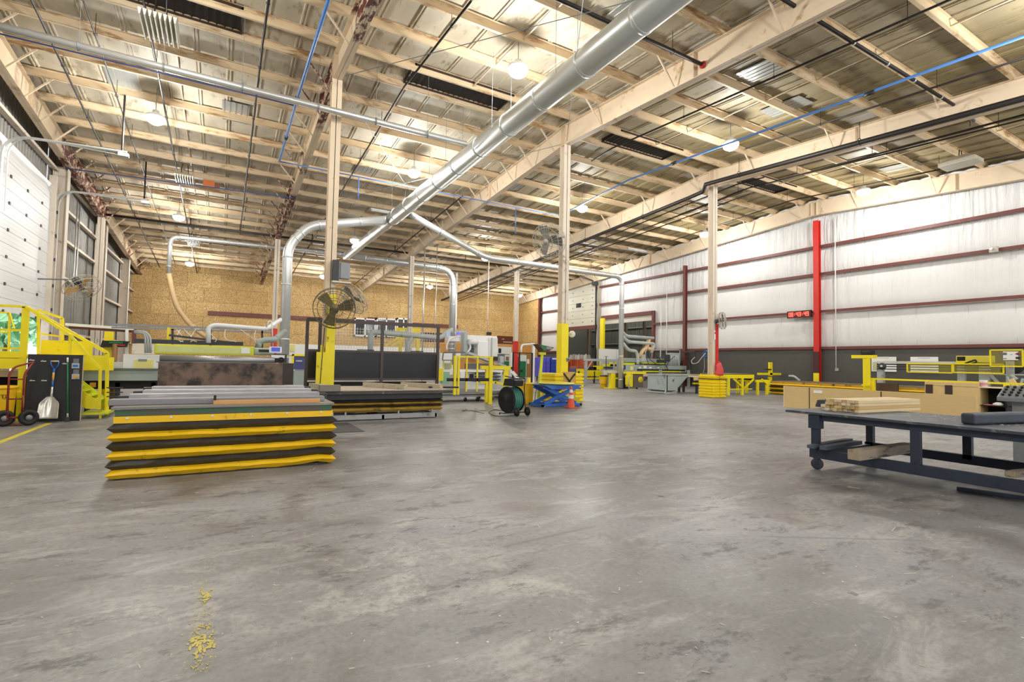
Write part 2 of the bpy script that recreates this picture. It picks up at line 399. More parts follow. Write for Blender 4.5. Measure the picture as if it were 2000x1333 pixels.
# purlins
PUR = [16.2+s*(.62+1.69*k) for s in (1, -1) for k in range(0, 21) if -11 < 16.2+s*(.62+1.69*k) < 50.2]
mb = MB()
mb.box((-6.5, -.008, -.24), (29.5, .008, 0)); mb.box((-6.5, -.008, -.248), (29.5, .07, -.232)); mb.box((-6.5, -.07, -.012), (29.5, .008, 0))
mb.box((-6.5, .058, -.232), (29.5, .07, -.212))
pur0 = mb.build('roof_purlin', purl)
tag(pur0, 'x', 'purlin', 'roof purlins')
def plab(y): i = round((abs(y-16.2)-.62)/1.69); return 'cream roof purlin, %s from the ridge on the %s slope' % (ORD[i], 'far' if y > 16.2 else 'near')
pur0['label'] = plab(PUR[0])
pur0.location = (0, PUR[0], roofz(PUR[0])-.05)
for y in PUR[1:]:
    c = pur0.copy(); S.collection.objects.link(c); c.location = (0, y, roofz(y)-.05); c['label'] = plab(y)
# bridging angles between purlins: short rods
br0 = None
for bx in (-1.6, 7.17, 15.9, 24.7):
    for i, y in enumerate(sorted(PUR)):
        if y < 3 or y > 48 or i+1 >= len(PUR) or abs(y+.6-16.2) < .9: continue
        y2 = sorted(PUR)[i+1]
        g = MB(); g.bar((0, 0, 0), (0, 1.69, 0), .04, .04)
        if br0 is None:
            br0 = g.build('purlin_brace', cream); tag(br0, 'thin cream spacer bar between two roof purlins', 'brace', 'spacer bars between purlins'); br0.location = (bx, y, roofz(y)-.12)
            continue
        g.bm.free()
        c = br0.copy(); S.collection.objects.link(c); c.location = (bx, y, roofz(y)-.12)
# rafters
RX = (-5.99, 2.78, 11.56, 20.33, 29.0)
names = ['rafter along the left wall with flaking paint over red primer', 'rafter over the yellow-wrapped column with the fan pair', 'long cream rafter crossing the middle of the ceiling',
         'cream rafter with the thick black pipe hung beside it', 'cream rafter along the top of the white insulated wall']
for k, X in enumerate(RX):
    t = thing('roof_rafter', names[k][0].upper()*0 + 'steel ' + names[k], 'roof beam', (X, 16.2, 10.15))
    mt = rustc if k < 2 else cream
    for (y0, y1) in ((-12, 16.2), (16.2, 50.3)):
        g = MB()
        for y in (0,):
            za, zb = (10.15-.0645*abs(y0-16.2), 10.15-.0645*abs(y1-16.2)); ta, tb = roofz(y0)-.30, roofz(y1)-.30
            g.hexa([(X-.01, y0, za), (X+.01, y0, za), (X+.01, y1, zb), (X-.01, y1, zb), (X-.01, y0, ta), (X+.01, y0, ta), (X+.01, y1, tb), (X-.01, y1, tb)])
            for z0, z1, q in ((za, zb, 1), (ta, tb, -1)):
                g.hexa([(X-.13, y0, z0), (X+.13, y0, z0), (X+.13, y1, z1), (X-.13, y1, z1), (X-.13, y0, z0+.018*q), (X+.13, y0, z0+.018*q), (X+.13, y1, z1+.018*q), (X-.13, y1, z1+.018*q)])
        g.build('beam_half', mt, t)
    for y in (3.2, 9.8, 16.05, 16.35, 22.6, 29, 34.7, 35.1, 42):
        g = MB(); g.box((X-.12, y-.008, 10.16-.0645*abs(y-16.2)), (X+.12, y+.008, roofz(y)-.31)); g.build('stiffener_plate', mt, t)
    s = 1 if k == 0 else -1
    for i, y in enumerate(sorted(PUR)):
        if y < 5 or (k in (1, 2) and y < 16 and i % 2) or (k > 2 and i % 2 and y < 30): continue
        g = MB(); zb = 10.17-.0645*abs(y-16.2); g.bar((X+s*.12, y, zb+.02), (X+s*.78, y+.02, roofz(y)-.28), .045, .045)
        g.build('flange_brace', mt, t)
# ridge vents: dark openings in the deck
for k, (x0, x1) in enumerate(((-3.6, .15), (5.1, 8.8), (13.9, 17.55), (22.5, 26.2))):
    t = thing('ridge_vent', ['dark ridge vent opening at the upper left of the ceiling', 'dark ridge vent opening left of the big silver duct', 'dark ridge vent opening right of the middle rafter',
              'dark ridge vent opening beyond the black pipe, farthest right'][k], 'roof vent', ((x0+x1)/2, 16.2, 11.0))
    g = MB()
    g.box((x0, 15.55, 11.08), (x1, 15.60, 11.22)); g.box((x0, 16.80, 11.08), (x1, 16.85, 11.22)); g.box((x0, 15.55, 11.08), (x0+.04, 16.85, 11.22)); g.box((x1-.04, 15.55, 11.08), (x1, 16.85, 11.22))
    g.build('vent_frame', M('vent_dark_brown', '33241f', .6), t)
    g = MB()
    n_ = 18
    for i in range(n_):
        xa = x0+.04+(x1-x0-.08)*i/n_; xb = x0+.04+(x1-x0-.08)*(i+1)/n_; xm = (xa+xb)/2
        for (p, q, r_) in ((xa, xm, 1), (xm, xb, 0)):
            za, zb = (11.18, 11.20) if r_ else (11.20, 11.18)
            g.face([g.bm.verts.new(c) for c in ((p, 15.6, za-.03), (q, 15.6, zb-.03), (q, 16.8, zb-.03), (p, 16.8, za-.03))])
    g.build('louver', M('vent_black', '1d1817', .7), t, solid=.01)
    g = MB()
    for i in range(9): g.cb((x0+.3+(x1-x0-.6)*i/8, 15.8, 11.13), (.10, .05, .01))
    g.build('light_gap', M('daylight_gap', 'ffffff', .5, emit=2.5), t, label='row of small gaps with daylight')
# bare galvanised deck panels
BARE = M('bare_ribbed_steel', 'b9bbb6', .35, .5, var=.12, scale=2, vec=(8, .5, 1))
pn0 = None
for i, (cx, cy, nm) in enumerate(((-3.3, 21.2, 0), (0.1, 21.8, 1), (14.3, 9.5, 2), (17.2, 10.6, 3), (22.8, 11.5, 4), (26.9, 11.1, 5), (9.0, 9.8, 6), (13.0, 22.5, 7), (5.6, 24.2, 8), (25.0, 20.2, 9))):
    g = MB(); L = 1.5
    for j in range(5): g.box((-.42+j*.19, -L/2, -.075), (-.37+j*.19, L/2, -.06))
    g.box((-.45, -L/2, -.062), (.45, L/2, -.055))
    if pn0 is None:
        pn0 = g.build('ribbed_roof_panel', BARE); tag(pn0, 'bare silvery ribbed panel set into the stained roof deck', 'roof panel', 'bare ribbed roof panels'); pn0.location = (cx, cy, roofz(cy)); c = pn0
    else:
        g.bm.free(); c = pn0.copy(); S.collection.objects.link(c); c.location = (cx, cy, roofz(cy))
    c.rotation_euler = (math.atan(.0645) * (1 if cy < 16.2 else -1), 0, 0)
# ---------------- left wall
SID = M('grey_corrugated_siding', '8f8c86', .5, .1, var=.15, scale=1.2, dirt='6c6860', amt=.05)
prof = []; y = -12.
while y < 50.6:
    prof += [(y, 0), (y+.18, 0), (y+.21, .035), (y+.27, .035)]; y += .30
mb = MB()
def sid(z0, z1, ya, yb):
    pr = [p for p in prof if ya <= p[0] <= yb]
    A = [mb.bm.verts.new((-6.62+q, p, z0)) for p, q in pr]; B = [mb.bm.verts.new((-6.62+q, p, z1)) for p, q in pr]
    for i in range(len(A)-1): mb.face([A[i], A[i+1], B[i+1], B[i]])
sid(0, 12, -12, 19.9); sid(8.5, 12, 19.9, 27.7); sid(0, 12, 27.7, 50.6)
struct('wall_left', mb, SID)
LG = [PX(150, 430, -6.4).z, PX(150, 487, -6.4).z, PX(150, 556, -6.4).z]
LZ = (2.4, LG[2], LG[1], LG[0], LG[0]+1.3)
for i, z in enumerate(LZ):
    for (a, b) in ((28.4, 36.5), (36.9, 44.9), (45.1, 50.3)) if z < 8.2 else ((20, 36.5), (36.9, 50.3)):
        g = MB(); g.box((-6.58, a, z-.01), (-6.36, b, z+.01)); g.box((-6.37, a, z-.06), (-6.35, b, z+.06))
        o = g.build('wall_girt', creamw); tag(o, '%s cream girt on the corrugated wall, %s' % (['lowest', 'second lowest', 'middle', 'second highest', 'highest'][i], 'nearest the dock door' if a < 30 else ('in the middle bay' if a < 40 and b < 46 else ('in the far bay' if a > 44 else 'from the middle to the board wall'))), 'girt', 'cream girts of the left wall')
def hcol(name, label, X, Y, z1, mat, w_=.30, d_=.30, cat='column', grp=None):
    t = thing(name, label, cat, (X, Y, 0), group=grp)
    g = MB(); g.box((X-w_/2, Y-d_/2, .02), (X+w_/2, Y-d_/2+.02, z1)); g.box((X-w_/2, Y+d_/2-.02, .02), (X+w_/2, Y+d_/2, z1)); g.box((X-.01, Y-d_/2, .02), (X+.01, Y+d_/2, z1))
    g.build('shaft', mat, t)
    g = MB(); g.box((X-w_/2-.06, Y-d_/2-.06, 0), (X+w_/2+.06, Y+d_/2+.06, .025)); g.build('base_plate', mat, t)
    return t
for (Y, lb) in ((28.2, 'cream steel wall column beside the big white dock door'), (36.7, 'cream steel wall column, second beyond the dock door'), (45.0, 'cream steel wall column nearest the board wall on the left')):
    t = thing('wall_column', lb, 'column', (-6.2, Y, 0)); g = MB()
    g.box((-6.5, Y-.2, 0), (-6.48, Y+.2, roofz(Y)-1.0)); g.box((-6.02, Y-.2, 0), (-6.0, Y+.2, roofz(Y)-1.0)); g.box((-6.48, Y-.01, 0), (-6.02, Y+.01, roofz(Y)-1.0)); g.build('shaft', creamw, t)
hcol('steel_column', 'cream steel column under the left rafter with flaking paint', -5.99, 34.93, 10.15-.0645*18.7, creamw)
# interior columns
C1 = hcol('steel_column', 'cream steel column wrapped in yellow at its foot, with two fans', 2.78, 16.2, 10.15, cream)
C2 = hcol('steel_column', 'cream steel column with tall yellow base behind the blue lift', 11.56, 16.2, 10.15, creamw)
MB().box((11.40, 16.03, 0), (11.72, 16.37, PY(1100, 632, 16.05).z)).build('painted_base', yel, C2, label='yellow painted base')
C3 = hcol('steel_column', 'cream steel column with red side above the yellow guard', 20.33, 16.2, 10.15, creamw)
MB().box((20.36, 16.03, 0), (20.56, 16.37, PY(1395, 633, 16.05).z)).build('painted_base', red, C3, label='red painted side')
YB = 34.93; zb = 10.15-.0645*(YB-16.2)
C4 = hcol('steel_column', 'slim cream column with red foot left of the vertical duct', 2.78, YB, zb, creamw)
MB().box((2.62, YB-.17, 0), (2.94, YB+.17, PY(530, 642, YB).z)).build('painted_base', red, C4, label='red painted base')
hcol('steel_column', 'slim cream column behind the two thin vertical conduits', 11.56, YB, zb, creamw)
C6 = hcol('steel_column', 'slim cream column with red foot beside the dark gate frame', 20.33, YB, zb, creamw)
MB().box((20.17, YB-.17, 0), (20.49, YB+.17, PY(1008, 667, YB).z)).build('painted_base', red, C6, label='red painted base')
# ================================================================== overhead: lamps, ducts, pipes, heaters, fans
lampm = M('lamp_lens', 'fffaf0', .3, emit=8.0, var=0)
pos = ['over the upper left corner', 'over the big silver duct', 'over the middle rafter bay', 'over the white wall']
row = ['behind the near edge', 'nearest row', 'first row in sight', 'second row', 'third row', 'row nearest the board wall']
hb = None
for iy, y in enumerate(LY):
    if iy < 2: continue
    for ix, x in enumerate(LX):
        lb = 'glowing high-bay lamp, %s row counted from the board wall, %s' % (['fourth', 'third', 'second', 'first'][iy-2], ['leftmost', 'second from left', 'third from left', 'rightmost'][ix])
        z = roofz(y)
        if hb is None:
            t = thing('high_bay_lamp', lb, 'lamp', (x, y, z-1.0), group='high-bay lamps under the roof'); hb = t
            g = MB(); g.lathe((x, y, z-1.0), [(0, .20), (.10, .20), (.12, .10), (.26, .04), (.30, .0), (.30, -.04), (.26, -.05)], 28); hh_ = g.build('lamp_housing', white, t)
            g = MB(); g.lathe((x, y, z-1.0), [(.285, -.03), (.29, -.10), (.24, -.20), (.13, -.27), (0, -.29)], 28); g.build('lamp_lens', lampm, hh_, label='glowing lens')
            g = MB(); g.cyl((x, y, z-.82), (x, y, z+.0), .012, 6); g.build('hanger_rod', grey, t)
        else: dup(hb, (x, y, z-1.0), None, lb)
def rings(t, pts, r, step, mat, name='duct_joint', wd=.05):
    a, b = V(pts[0]), V(pts[1]); L = (b-a).length; d = (b-a).normalized(); k = step*.5
    while k < L:
        g = MB(); g.cyl(a+d*(k-wd), a+d*(k+wd), r*1.035, 24); g.build(name, mat, t); k += step
# main duct
duct = M('spiral_galvanised_duct', 'd9dedc', .34, .6, var=.06, scale=1.4, vec=(3, .25, 3))
t = thing('main_duct', 'large round silver duct running the length of the roof', 'duct', (7.2, 15, 8.6))
g = MB(); g.sweep([(7.2, -4, 8.6), (7.2, 24.9, 8.6)], .33, 32); g.build('wide_duct', duct, t)
g = MB(); g.sweep([(7.2, 24.9, 8.6), (7.2, 25.3, 8.6), (7.2, 35.9, 8.6)], [.33, .27, .27], 28); g.build('narrow_duct', duct, t)
rings(t, [(7.2, 1, 8.6), (7.2, 24.9, 8.6)], .33, 1.85, duct); rings(t, [(7.2, 25.4, 8.6), (7.2, 35.5, 8.6)], .27, 2.2, duct)
for y in (3, 6.3, 10.1, 13.5, 17.2, 20.7, 24, 28, 32, 35):
    g = MB(); g.cyl((7.2+.33, y, 8.65), (7.2+.33, y, roofz(y)-.1), .006, 5); g.cyl((7.2-.33, y, 8.65), (7.2-.33, y, roofz(y)-.1), .006, 5); g.build('duct_hanger', grey, t)
def ductrun(lbl, pts, r, fil=.6, step=2.5, name='branch_duct', cat='duct', mat=None, seg=20):
    t = thing(name, lbl, cat, pts[0]); P = fillet(pts, fil)
    g = MB(); g.sweep(P, r, seg); g.build('duct_pipe', mat or galv, t)
    for a, b in zip(pts, pts[1:]):
        if (V(b)-V(a)).length > 2*fil+.3:
            a2 = V(a)+(V(b)-V(a)).normalized()*fil; b2 = V(b)-(V(b)-V(a)).normalized()*fil
            rings(t, [a2, b2], r, step, mat or galv, wd=.03)
            for e in (a2, b2):
                d = (V(b)-V(a)).normalized(); g = MB(); g.cyl(e-d*.03, e+d*.03, r*1.06, 20); g.build('duct_joint', mat or galv, t)
    return t
VD = V((3.45, 30.5, 0))
P1 = PY(602, 441, 25.0); P2 = PY(566, 482, 25.0); P3 = PY(551, 700, 25.0); xv = (P2.x+P3.x)/2
ductrun('silver branch duct going left from the big duct, dropping beside the first panel machine', [(7.3, 25.0, 8.6), (P1.x, 25, P1.z), (xv, 25, P2.z), (xv, 25, 1.0)], .21, .5)
P1 = PY(948, 503, 23.3); P2 = PY(1213, 541, 23.3); xv = PY(1213, 690, 23.3).x
ductrun('silver branch duct going right from the big duct and dropping by the grey hopper', [(7.3, 23.3, 8.6), (P1.x, 23.3, P1.z), (xv, 23.3, P2.z), (xv, 23.3, .05)], .15, .5, 2.9)
RISER = (xv, 23.3)
ductrun('silver duct from the far end of the big duct, dropping behind the black panels', [(7.2, 35.6, 8.6), (15.05, 35.5, 8.45), (15.05, 35.5, 1.2)], .24, 1.2, 3)
t = ductrun('thin silver duct on the left that drops into a tan hose', [(7.2, 35.4, 8.6), (-2.95, 36.2, 8.6), (-2.95, 36.2, 6.3)], .12, .5, 3)
hose = M('tan_flex_hose', 'd9b98a', .5, var=.1, scale=9)
q = V((-2.95, 36.2, 6.3)); e1 = PY(345, 600, 36.2); e2 = PY(375, 640, 36.0); e3 = PY(425, 672, 35.5)
t = thing('flexible_hose', 'tan flexible dust hose hanging from the thin silver duct', 'hose', q)
g = MB(); P = fillet([q+V((0, 0, .05)), PY(336, 570, 36.2), e1, e2, e3], 1.2, 8); g.sweep(P, .14, 16); g.build('hose_tube', hose, t)
# second duct pair next to drop behind black machine
ductrun('thin silver riser duct beside the big drop duct behind the panel machine', [(15.5, 35.9, 8.3), (15.5, 35.9, .0)], .1, .2, 3)
# long silver conduit crossing the ceiling
P = [tuple(G(x, y, 8.95)) for x, y in ((0, 50), (915, 284))]
a, b = V(P[0]), V(P[1]); yy = (a.y+b.y)/2
t = thing('long_duct_pipe', 'long thin silver pipe crossing the ceiling into the big duct', 'pipe', (a.x, yy, 8.95))
g = MB(); g.sweep([(-6.4, yy, 8.95), (7.0, yy, 8.95)], .095, 16); g.build('pipe_run', galv2, t)
for x in (-5, -3.3, -1.6, 0.2, 2.2, 3.9, 5.6):
    g = MB(); g.cyl((x-.02, yy, 8.95), (x+.02, yy, 8.95), .115, 16); g.cyl((x, yy, 9.05), (x, yy, roofz(yy)-.3), .006, 5); g.build('hanger_clamp', grey, t)
# blue compressed air pipes
t = thing('blue_air_pipe', 'blue air pipe along the ceiling over the second rafter bay and across', 'pipe', (1.8, 12, 9.8))
g = MB(); g.sweep([(1.85, 4, 9.5), (1.82, 15, 9.9), (1.80, 17.5, 9.9), (1.75, 22.8, 9.63)], .045, 10); g.build('pipe_run', bpipe, t)
g = MB(); g.sweep([(1.75, 22.8, 9.63), (15.9, 22.75, 9.63)], .028, 8); g.build('pipe_run', bpipe, t)
g = MB(); g.sweep([(15.9, 22.75, 9.63), (15.93, 17.2, 9.98), (15.9, 2, 9.2)], .038, 10); g.build('pipe_run', bpipe, t)
for p, ax in (((1.84, 10.6, 9.75), 1), ((1.8, 17.5, 9.9), 1), ((1.78, 20.5, 9.76), 1), ((15.9, 7.3, 9.43), 1), ((15.92, 14.6, 9.85), 1)):
    g = MB(); g.cyl(V(p)-V((0, .12, 0)), V(p)+V((0, .12, 0)), .065, 12); g.build('pipe_coupling', bkpipe, t)
g = MB(); g.sweep([(5.0, 22.8, 9.6), (5.0, 22.8, 8.6)], .022, 8); g.build('drop_leg', bpipe, t)
g = MB(); g.sweep([(13.1, 22.75, 9.6), (13.1, 22.75, 8.2)], .022, 8); g.build('drop_leg', bpipe, t)
t = thing('blue_air_hose', 'thin blue line crossing the upper left ceiling below the long silver pipe', 'pipe', (-2, 18, 9.9))
g = MB(); g.sweep([(-6.4, 18.1, 9.9), (1.8, 18.05, 9.92)], .022, 8); g.build('pipe_run', M('dark_blue_pipe', '31508f', .4), t)
t = thing('blue_air_hose', 'thin pale blue line over the dock door toward the second rafter', 'pipe', (-5.5, 26.6, 9.2))
p, q = PY(128, 329, 27.0), PY(420, 366, 27.0)
g = MB(); g.sweep([p, (2.8, 27.0, q.z+.1)], .024, 8); g.build('pipe_run', M('dark_blue_pipe', '31508f', .4), t)
# sprinkler branch lines
words = ['leftmost', 'second from the left', 'third from the left', 'fourth from the left', 'just left of the big duct', 'just right of the big duct', 'between the middle rafter and the blue pipe',
         'left of the thick black pipe', 'right of the thick black pipe', 'nearest the white wall']
for k, (x, y0, y1) in enumerate(((-4.6, 2, 49), (-3.45, 10, 47), (-2.1, 4, 50), (.68, 6, 35.7), (4.95, 11, 35.7), (4.95, 37, 49), (10.6, 24, 49.8), (14.0, 1, 17.6), (18.3, 2, 13), (22.1, 14.7, 48), (23.05, 2, 47), (26.7, 5, 35.6))):
    g = MB(); dz = .62
    pts = [(x, y, roofz(y)-dz) for y in ([y0, y1] if (y0 > 16.2 or y1 < 16.2) else [y0, 16.2, y1])]
    t = thing('sprinkler_branch', 'thin black sprinkler pipe under the roof, %s' % ORD[k]
              + ' counted from the left wall', 'sprinkler pipe', pts[0], group='sprinkler branch lines')
    g.sweep(pts, .032 if k != 1 else .022, 8); g.build('pipe_run', bkpipe, t)
    y = y0+1.2
    while y < y1:
        g = MB(); g.cyl((x, y, roofz(y)-dz), (x, y, roofz(y)+.0), .008, 5); g.ring((x, y, roofz(y)-dz), (0, 1, 0), .045, .008, 12, 4); g.build('pipe_hanger', bkpipe, t); y += 3.4
t = thing('sprinkler_main', 'black sprinkler main crossing the ceiling in front of the board wall', 'sprinkler pipe', (7, 35.85, 9.35))
g = MB(); g.sweep([(-6.2, 35.85, 9.35), (21.0, 35.85, 9.35)], .07, 10)
g.build('pipe_run', bkpipe, t)
for x in (-1.95, 0.68, 4.95, 10.6, 16.2):
    g = MB(); g.cyl((x, 35.85, 9.35), (x, 35.85, 9.9 if x > 0 else 9.9), .035, 8); g.build('riser', bkpipe, t)
t = thing('sprinkler_main', 'black pipe with printed band and red elbow above the middle rafter', 'sprinkler pipe', (11.7, 9.5, 10.0))
g = MB(); g.sweep([(5.2, 9.52, 10.02), (11.55, 9.52, 10.02)], .055, 10); g.build('pipe_run', bkpipe, t)
g = MB(); g.sweep([(11.75, 9.4, 10.0), (11.75, 2, 9.53)], .055, 10); g.build('pipe_run', bkpipe, t)
g = MB(); g.sweep(fillet([(11.45, 9.52, 10.02), (11.75, 9.52, 10.01), (11.75, 9.2, 9.99)], .1), .075, 12); g.ring((11.5, 9.52, 10.02), (1, 0, 0), .085, .02, 16); g.ring((11.75, 9.25, 9.99), (0, 1, 0), .085, .02, 16)
g.build('elbow_fitting', M('red_fitting', 'b03020', .4), t, label='red elbow fitting')
for x in (6.0, 8.7, 10.3):
    g = MB(); g.ring((x, 9.52, 10.0), (1, 0, 0), .075, .008, 14, 4); g.cyl((x, 9.52, 10.07), (x, 9.52, 10.6), .008, 5); g.build('pipe_hanger', bkpipe, t)
t = thing('sprinkler_main', 'black pipe slanting across the upper right ceiling to the thick black pipe', 'sprinkler pipe', (16, 6.9, 10.1))
g = MB(); g.sweep([(9.0, 6.9, 10.13), (20.6, 6.9, 10.13), (21.9, 6.9, 10.0)], .05, 10); g.build('pipe_run', bkpipe, t)
for x in (12.3, 14.2, 16, 17.6, 19.4, 20.5): MB().cyl((x-.03, 6.9, 10.13), (x+.03, 6.9, 10.13), .062, 10).build('coupling', galv, t)
t = thing('gas_main_pipe', 'thick black pipe hung beside the rafter, stepping at the ridge', 'pipe', (19.9, 16.1, 9.9))
P = [(20.05, -2, 8.95), (19.85, 5.2, 9.42), (19.55, 14.5, 9.98), (19.45, 15.9, 10.03), (19.9, 16.4, 9.92), (19.92, 17.2, 9.86), (20.0, 27.3, 9.33), (20.05, 50.2, 7.9)]
g = MB(); g.sweep(P, .095, 14); g.build('pipe_run', bkpipe, t)
for i, (x, y, z) in enumerate(((19.72, 9.4, 9.68), (19.55, 14.2, 9.97), (19.95, 20.5, 9.68), (20.0, 25.7, 9.42), (20.02, 31, 9.1), (20.03, 37, 8.74), (20.04, 43, 8.36), (19.95, 4.0, 9.35))):
    g = MB(); g.ring((x, y, z+.02), (0, 1, 0), .125, .014, 18, 5); g.cyl((x, y, z+.14), (x, y, min(z+.75, roofz(y)-.3)), .012, 6); g.build('pipe_hanger', bkpipe, t)
t = thing('pipe_rail', 'pair of thin black pipes along the right side of the thick black pipe', 'pipe', (20.9, 25, 9.4))
for dx in (0, .55):
    g = MB(); g.sweep([(20.9+dx, 15, 9.7), (20.9+dx, 49, 7.8)], .03, 8); g.build('pipe_run', bkpipe, t)
t = thing('overhead_pipe', 'thin dark pipe under the ceiling right of the thick black pipe', 'pipe', (21.9, 7, 10))
g = MB(); g.sweep([(21.9, -2, 9.35), (21.9, 14.5, 10.1), ], .04, 8); g.build('pipe_run', bkpipe, t)
for y in (1, 4, 7, 10, 13): MB().cyl((21.9, y, 9.45+(y+2)*.0455), (21.9, y, roofz(y)-.2), .01, 5).build('pipe_hanger', bkpipe, t)
# tie rods (bracing) across bays
for k, (p, q) in enumerate((((2.9, 16.3, 10.2), (11.4, 29.6, 9.4)), ((2.9, 29.6, 9.4), (11.4, 16.3, 10.2)), ((2.9, 3, 9.5), (11.4, 15.9, 10.2)), ((2.9, 15.9, 10.2), (11.4, 3, 9.5)))):
    t = thing('brace_rod', 'thin diagonal steel tie rod under the roof, %s' % ['from the yellow column toward the back', 'from the back toward the middle column', 'from the near ceiling to the middle column', 'from the yellow column toward the near ceiling'][k], 'tie rod', p, group='diagonal roof tie rods')
    MB().cyl(p, q, .012, 6).build('rod', grey, t)
# drop hangers / thin vertical conduits by x,y
cnd = [(826, 34, 500), (850, 34, 520), (952, 34, 400)]
for k, (px, Y, pt) in enumerate(cnd):
    base = PY(px, 655 if k == 2 else 640, Y); base.z = 0
    t = thing('vertical_conduit', ['thin grey vertical conduit left of the lamp behind the black panel machine', 'thin grey vertical conduit dropping below a back lamp', 'thin grey conduit dropping to the white tall machine'][k], 'conduit', base)
    MB().cyl(base, (base.x, base.y, roofz(Y)-.07), [.05, .03, .025][k], 8).build('conduit_pipe', galv2, t)
# pleated hanging heaters
def heater(x, y, z, lbl, w_=.72, L=1.2):
    h_ = L
    t = thing('unit_heater', lbl, 'heater', (x, y, z), group='pleated hanging fixtures'); hm = M('fixture_cream', 'd9d5c6', .4, .2)
    g = MB(); g.hexa([(x-w_*.5, y-h_*.5, z+.1), (x+w_*.5, y-h_*.5, z+.1), (x+w_*.5, y+h_*.5, z+.1), (x-w_*.5, y+h_*.5, z+.1),
                      (x-w_*.36, y-h_*.2, z+.26), (x+w_*.36, y-h_*.2, z+.26), (x+w_*.36, y+h_*.2, z+.26), (x-w_*.36, y+h_*.2, z+.26)]); g.build('top_hood', hm, t)
    for i in range(8):
        xx = x-w_*.5+w_*(i+.5)/8; g = MB(); g.prism([(xx-.042, y-L/2, z+.1), (xx+.042, y-L/2, z+.1), (xx+.015, y-L/2, z-.06), (xx-.015, y-L/2, z-.06)], (0, L, 0)); g.build('reflector_fin', hm, t)
    for s in (-1, 1): MB().cyl((x+s*.15, y, z+.25), (x+s*.1, y, roofz(y)-.25), .018, 6).build('hanger', bkpipe, t)
heater(-1.75, 16.0, 10.1, 'large pleated hanging fixture near the top left of the ceiling', .85, 1.25)
heater(-1.8, 27.4, 9.55, 'pleated hanging fixture above the second rafter bay, with orange tag beside', .75, 1.0)
t = bpy.data.objects['unit_heater.001']; MB().box((-1.1, 27.9, 9.55), (-.62, 27.93, 9.9)).build('orange_tag', M('burnt_orange', 'c2692c', .6), t, label='burnt orange flap'); MB().box((-.62, 27.9, 9.6), (-.4, 27.93, 9.8)).build('orange_tag', M('dark_rust', '7a4226', .6), t)
heater(-1.9, 38.7, 8.85, 'small pleated hanging fixture far back on the left', .7)
heater(25.9, 8.6, 9.95, 'white finned hanging fixture at the upper right by the white wall', .9)
for (x, y, z, lb) in ((7.6, 27.4, 9.6, 'white tube light fixture hung left above the big duct'), (25.6, 26.9, 9.7, 'white tube light fixture hung near the white wall ceiling edge')):
    t = thing('tube_light', lb, 'lamp', (x, y, z)); g = MB(); g.prism([(x-.9, y-.12, z), (x-.9, y+.12, z), (x-.9, y+.06, z+.09), (x-.9, y-.06, z+.09)], (1.8, 0, 0)); g.build('light_housing', white, t)
    for s in (-.07, .07): MB().cyl((x-.85, y+s, z-.03), (x+.85, y+s, z-.03), .02, 8).build('tube', white, t)
    for s in (-.6, .6): MB().cyl((x+s, y, z+.08), (x+s, y, roofz(y)-.2), .006, 5).build('hanger_wire', grey, t)
# ------------------------------------------------ caged fans
def fan(lbl, c, ax, r, mat, guard, blade, mount, back=False, grp=None):
    """c centre, ax facing direction; mount point behind"""
    t = thing('caged_fan', lbl, 'fan', mount); c = V(c); ax = V(ax).normalized(); a = ax.orthogonal().normalized(); b = ax.cross(a)
    dep = r*.28
    g = MB()
    for rr, o in ((r, dep), (r, -dep*.2), (r*.80, dep*1.5), (r*.45, dep*1.7), (r*.8, -dep), (r*.45, -dep*1.2)): g.ring(c+ax*o, ax, rr, .008 if rr < r else .012, 32, 5)
    n_ = 28
    for k in range(n_):
        u = a*math.cos(2*PI*k/n_)+b*math.sin(2*PI*k/n_)
        g.sweep([c+u*r*.16+ax*dep*1.75, c+u*r*.8+ax*dep*1.5, c+u*r+ax*dep, c+u*r-ax*dep*.2, c+u*r*.8-ax*dep, c+u*r*.16-ax*dep*1.3], .005, 4, cap=False)
    g.build('wire_guard', guard, t)
    g = MB(); g.lathe(c+ax*dep*1.7, [(0, .02), (r*.17, .01), (r*.17, -.01), (0, -.02)], 16, ax); g.build('guard_badge', guard, t)
    g = MB(); g.cyl(c+ax*dep*.7, c-ax*dep*.4, r*.13, 14); hub_ = g.build('hub', dgrey, t)
    for k in range(3):
        th = 2*PI*k/3+.5; u = a*math.cos(th)+b*math.sin(th); v = ax.cross(u); g = MB()
        P = [(u*r*.12-v*r*.12-ax*.02), (u*r*.12+v*r*.12+ax*.02), (u*r*.86+v*r*.30+ax*.05), (u*r*.90-v*r*.02), (u*r*.84-v*r*.28-ax*.05)]
        g.prism([c+ax*dep*.3+p for p in P], ax*.006); g.build('fan_blade', blade, hub_)
    g = MB(); g.lathe(c-ax*(dep+r*.2), [(0, -r*.22), (r*.2, -r*.2), (r*.22, -r*.1), (r*.22, r*.15), (r*.15, r*.25), (0, r*.26)], 18, ax); g.build('motor', dgrey, t)
    g = MB(); g.sweep([c-ax*(dep+r*.2), c-ax*(dep+r*.45)-V((0, 0, .05)), mount], .03, 8); g.build('mount_arm', mat, t)
    return t
fgd = M('tarnished_wire', '6d6346', .45, .3); fbl = M('tarnished_blade', '5c5334', .4, .3); dbl = M('dull_steel_blade', '8d8b85', .35, .6)
c1 = PY(653, 603, 15.2); fan('large caged fan facing forward on the yellow-wrapped column', c1, (-c1.x*.9, -c1.y, .6), .58, grey, fgd, fbl, (2.78, 16.03, c1.z+.15))
c2 = PY(678, 592, 16.3); fan('caged fan behind the front one, turned up to the right', (c2.x+.15, 16.2, c2.z+.1), (1.0, .25, .75), .50, grey, M('grey_wire', 'b9b4a6', .45, .2), dbl, (2.95, 16.2, c2.z-.1))
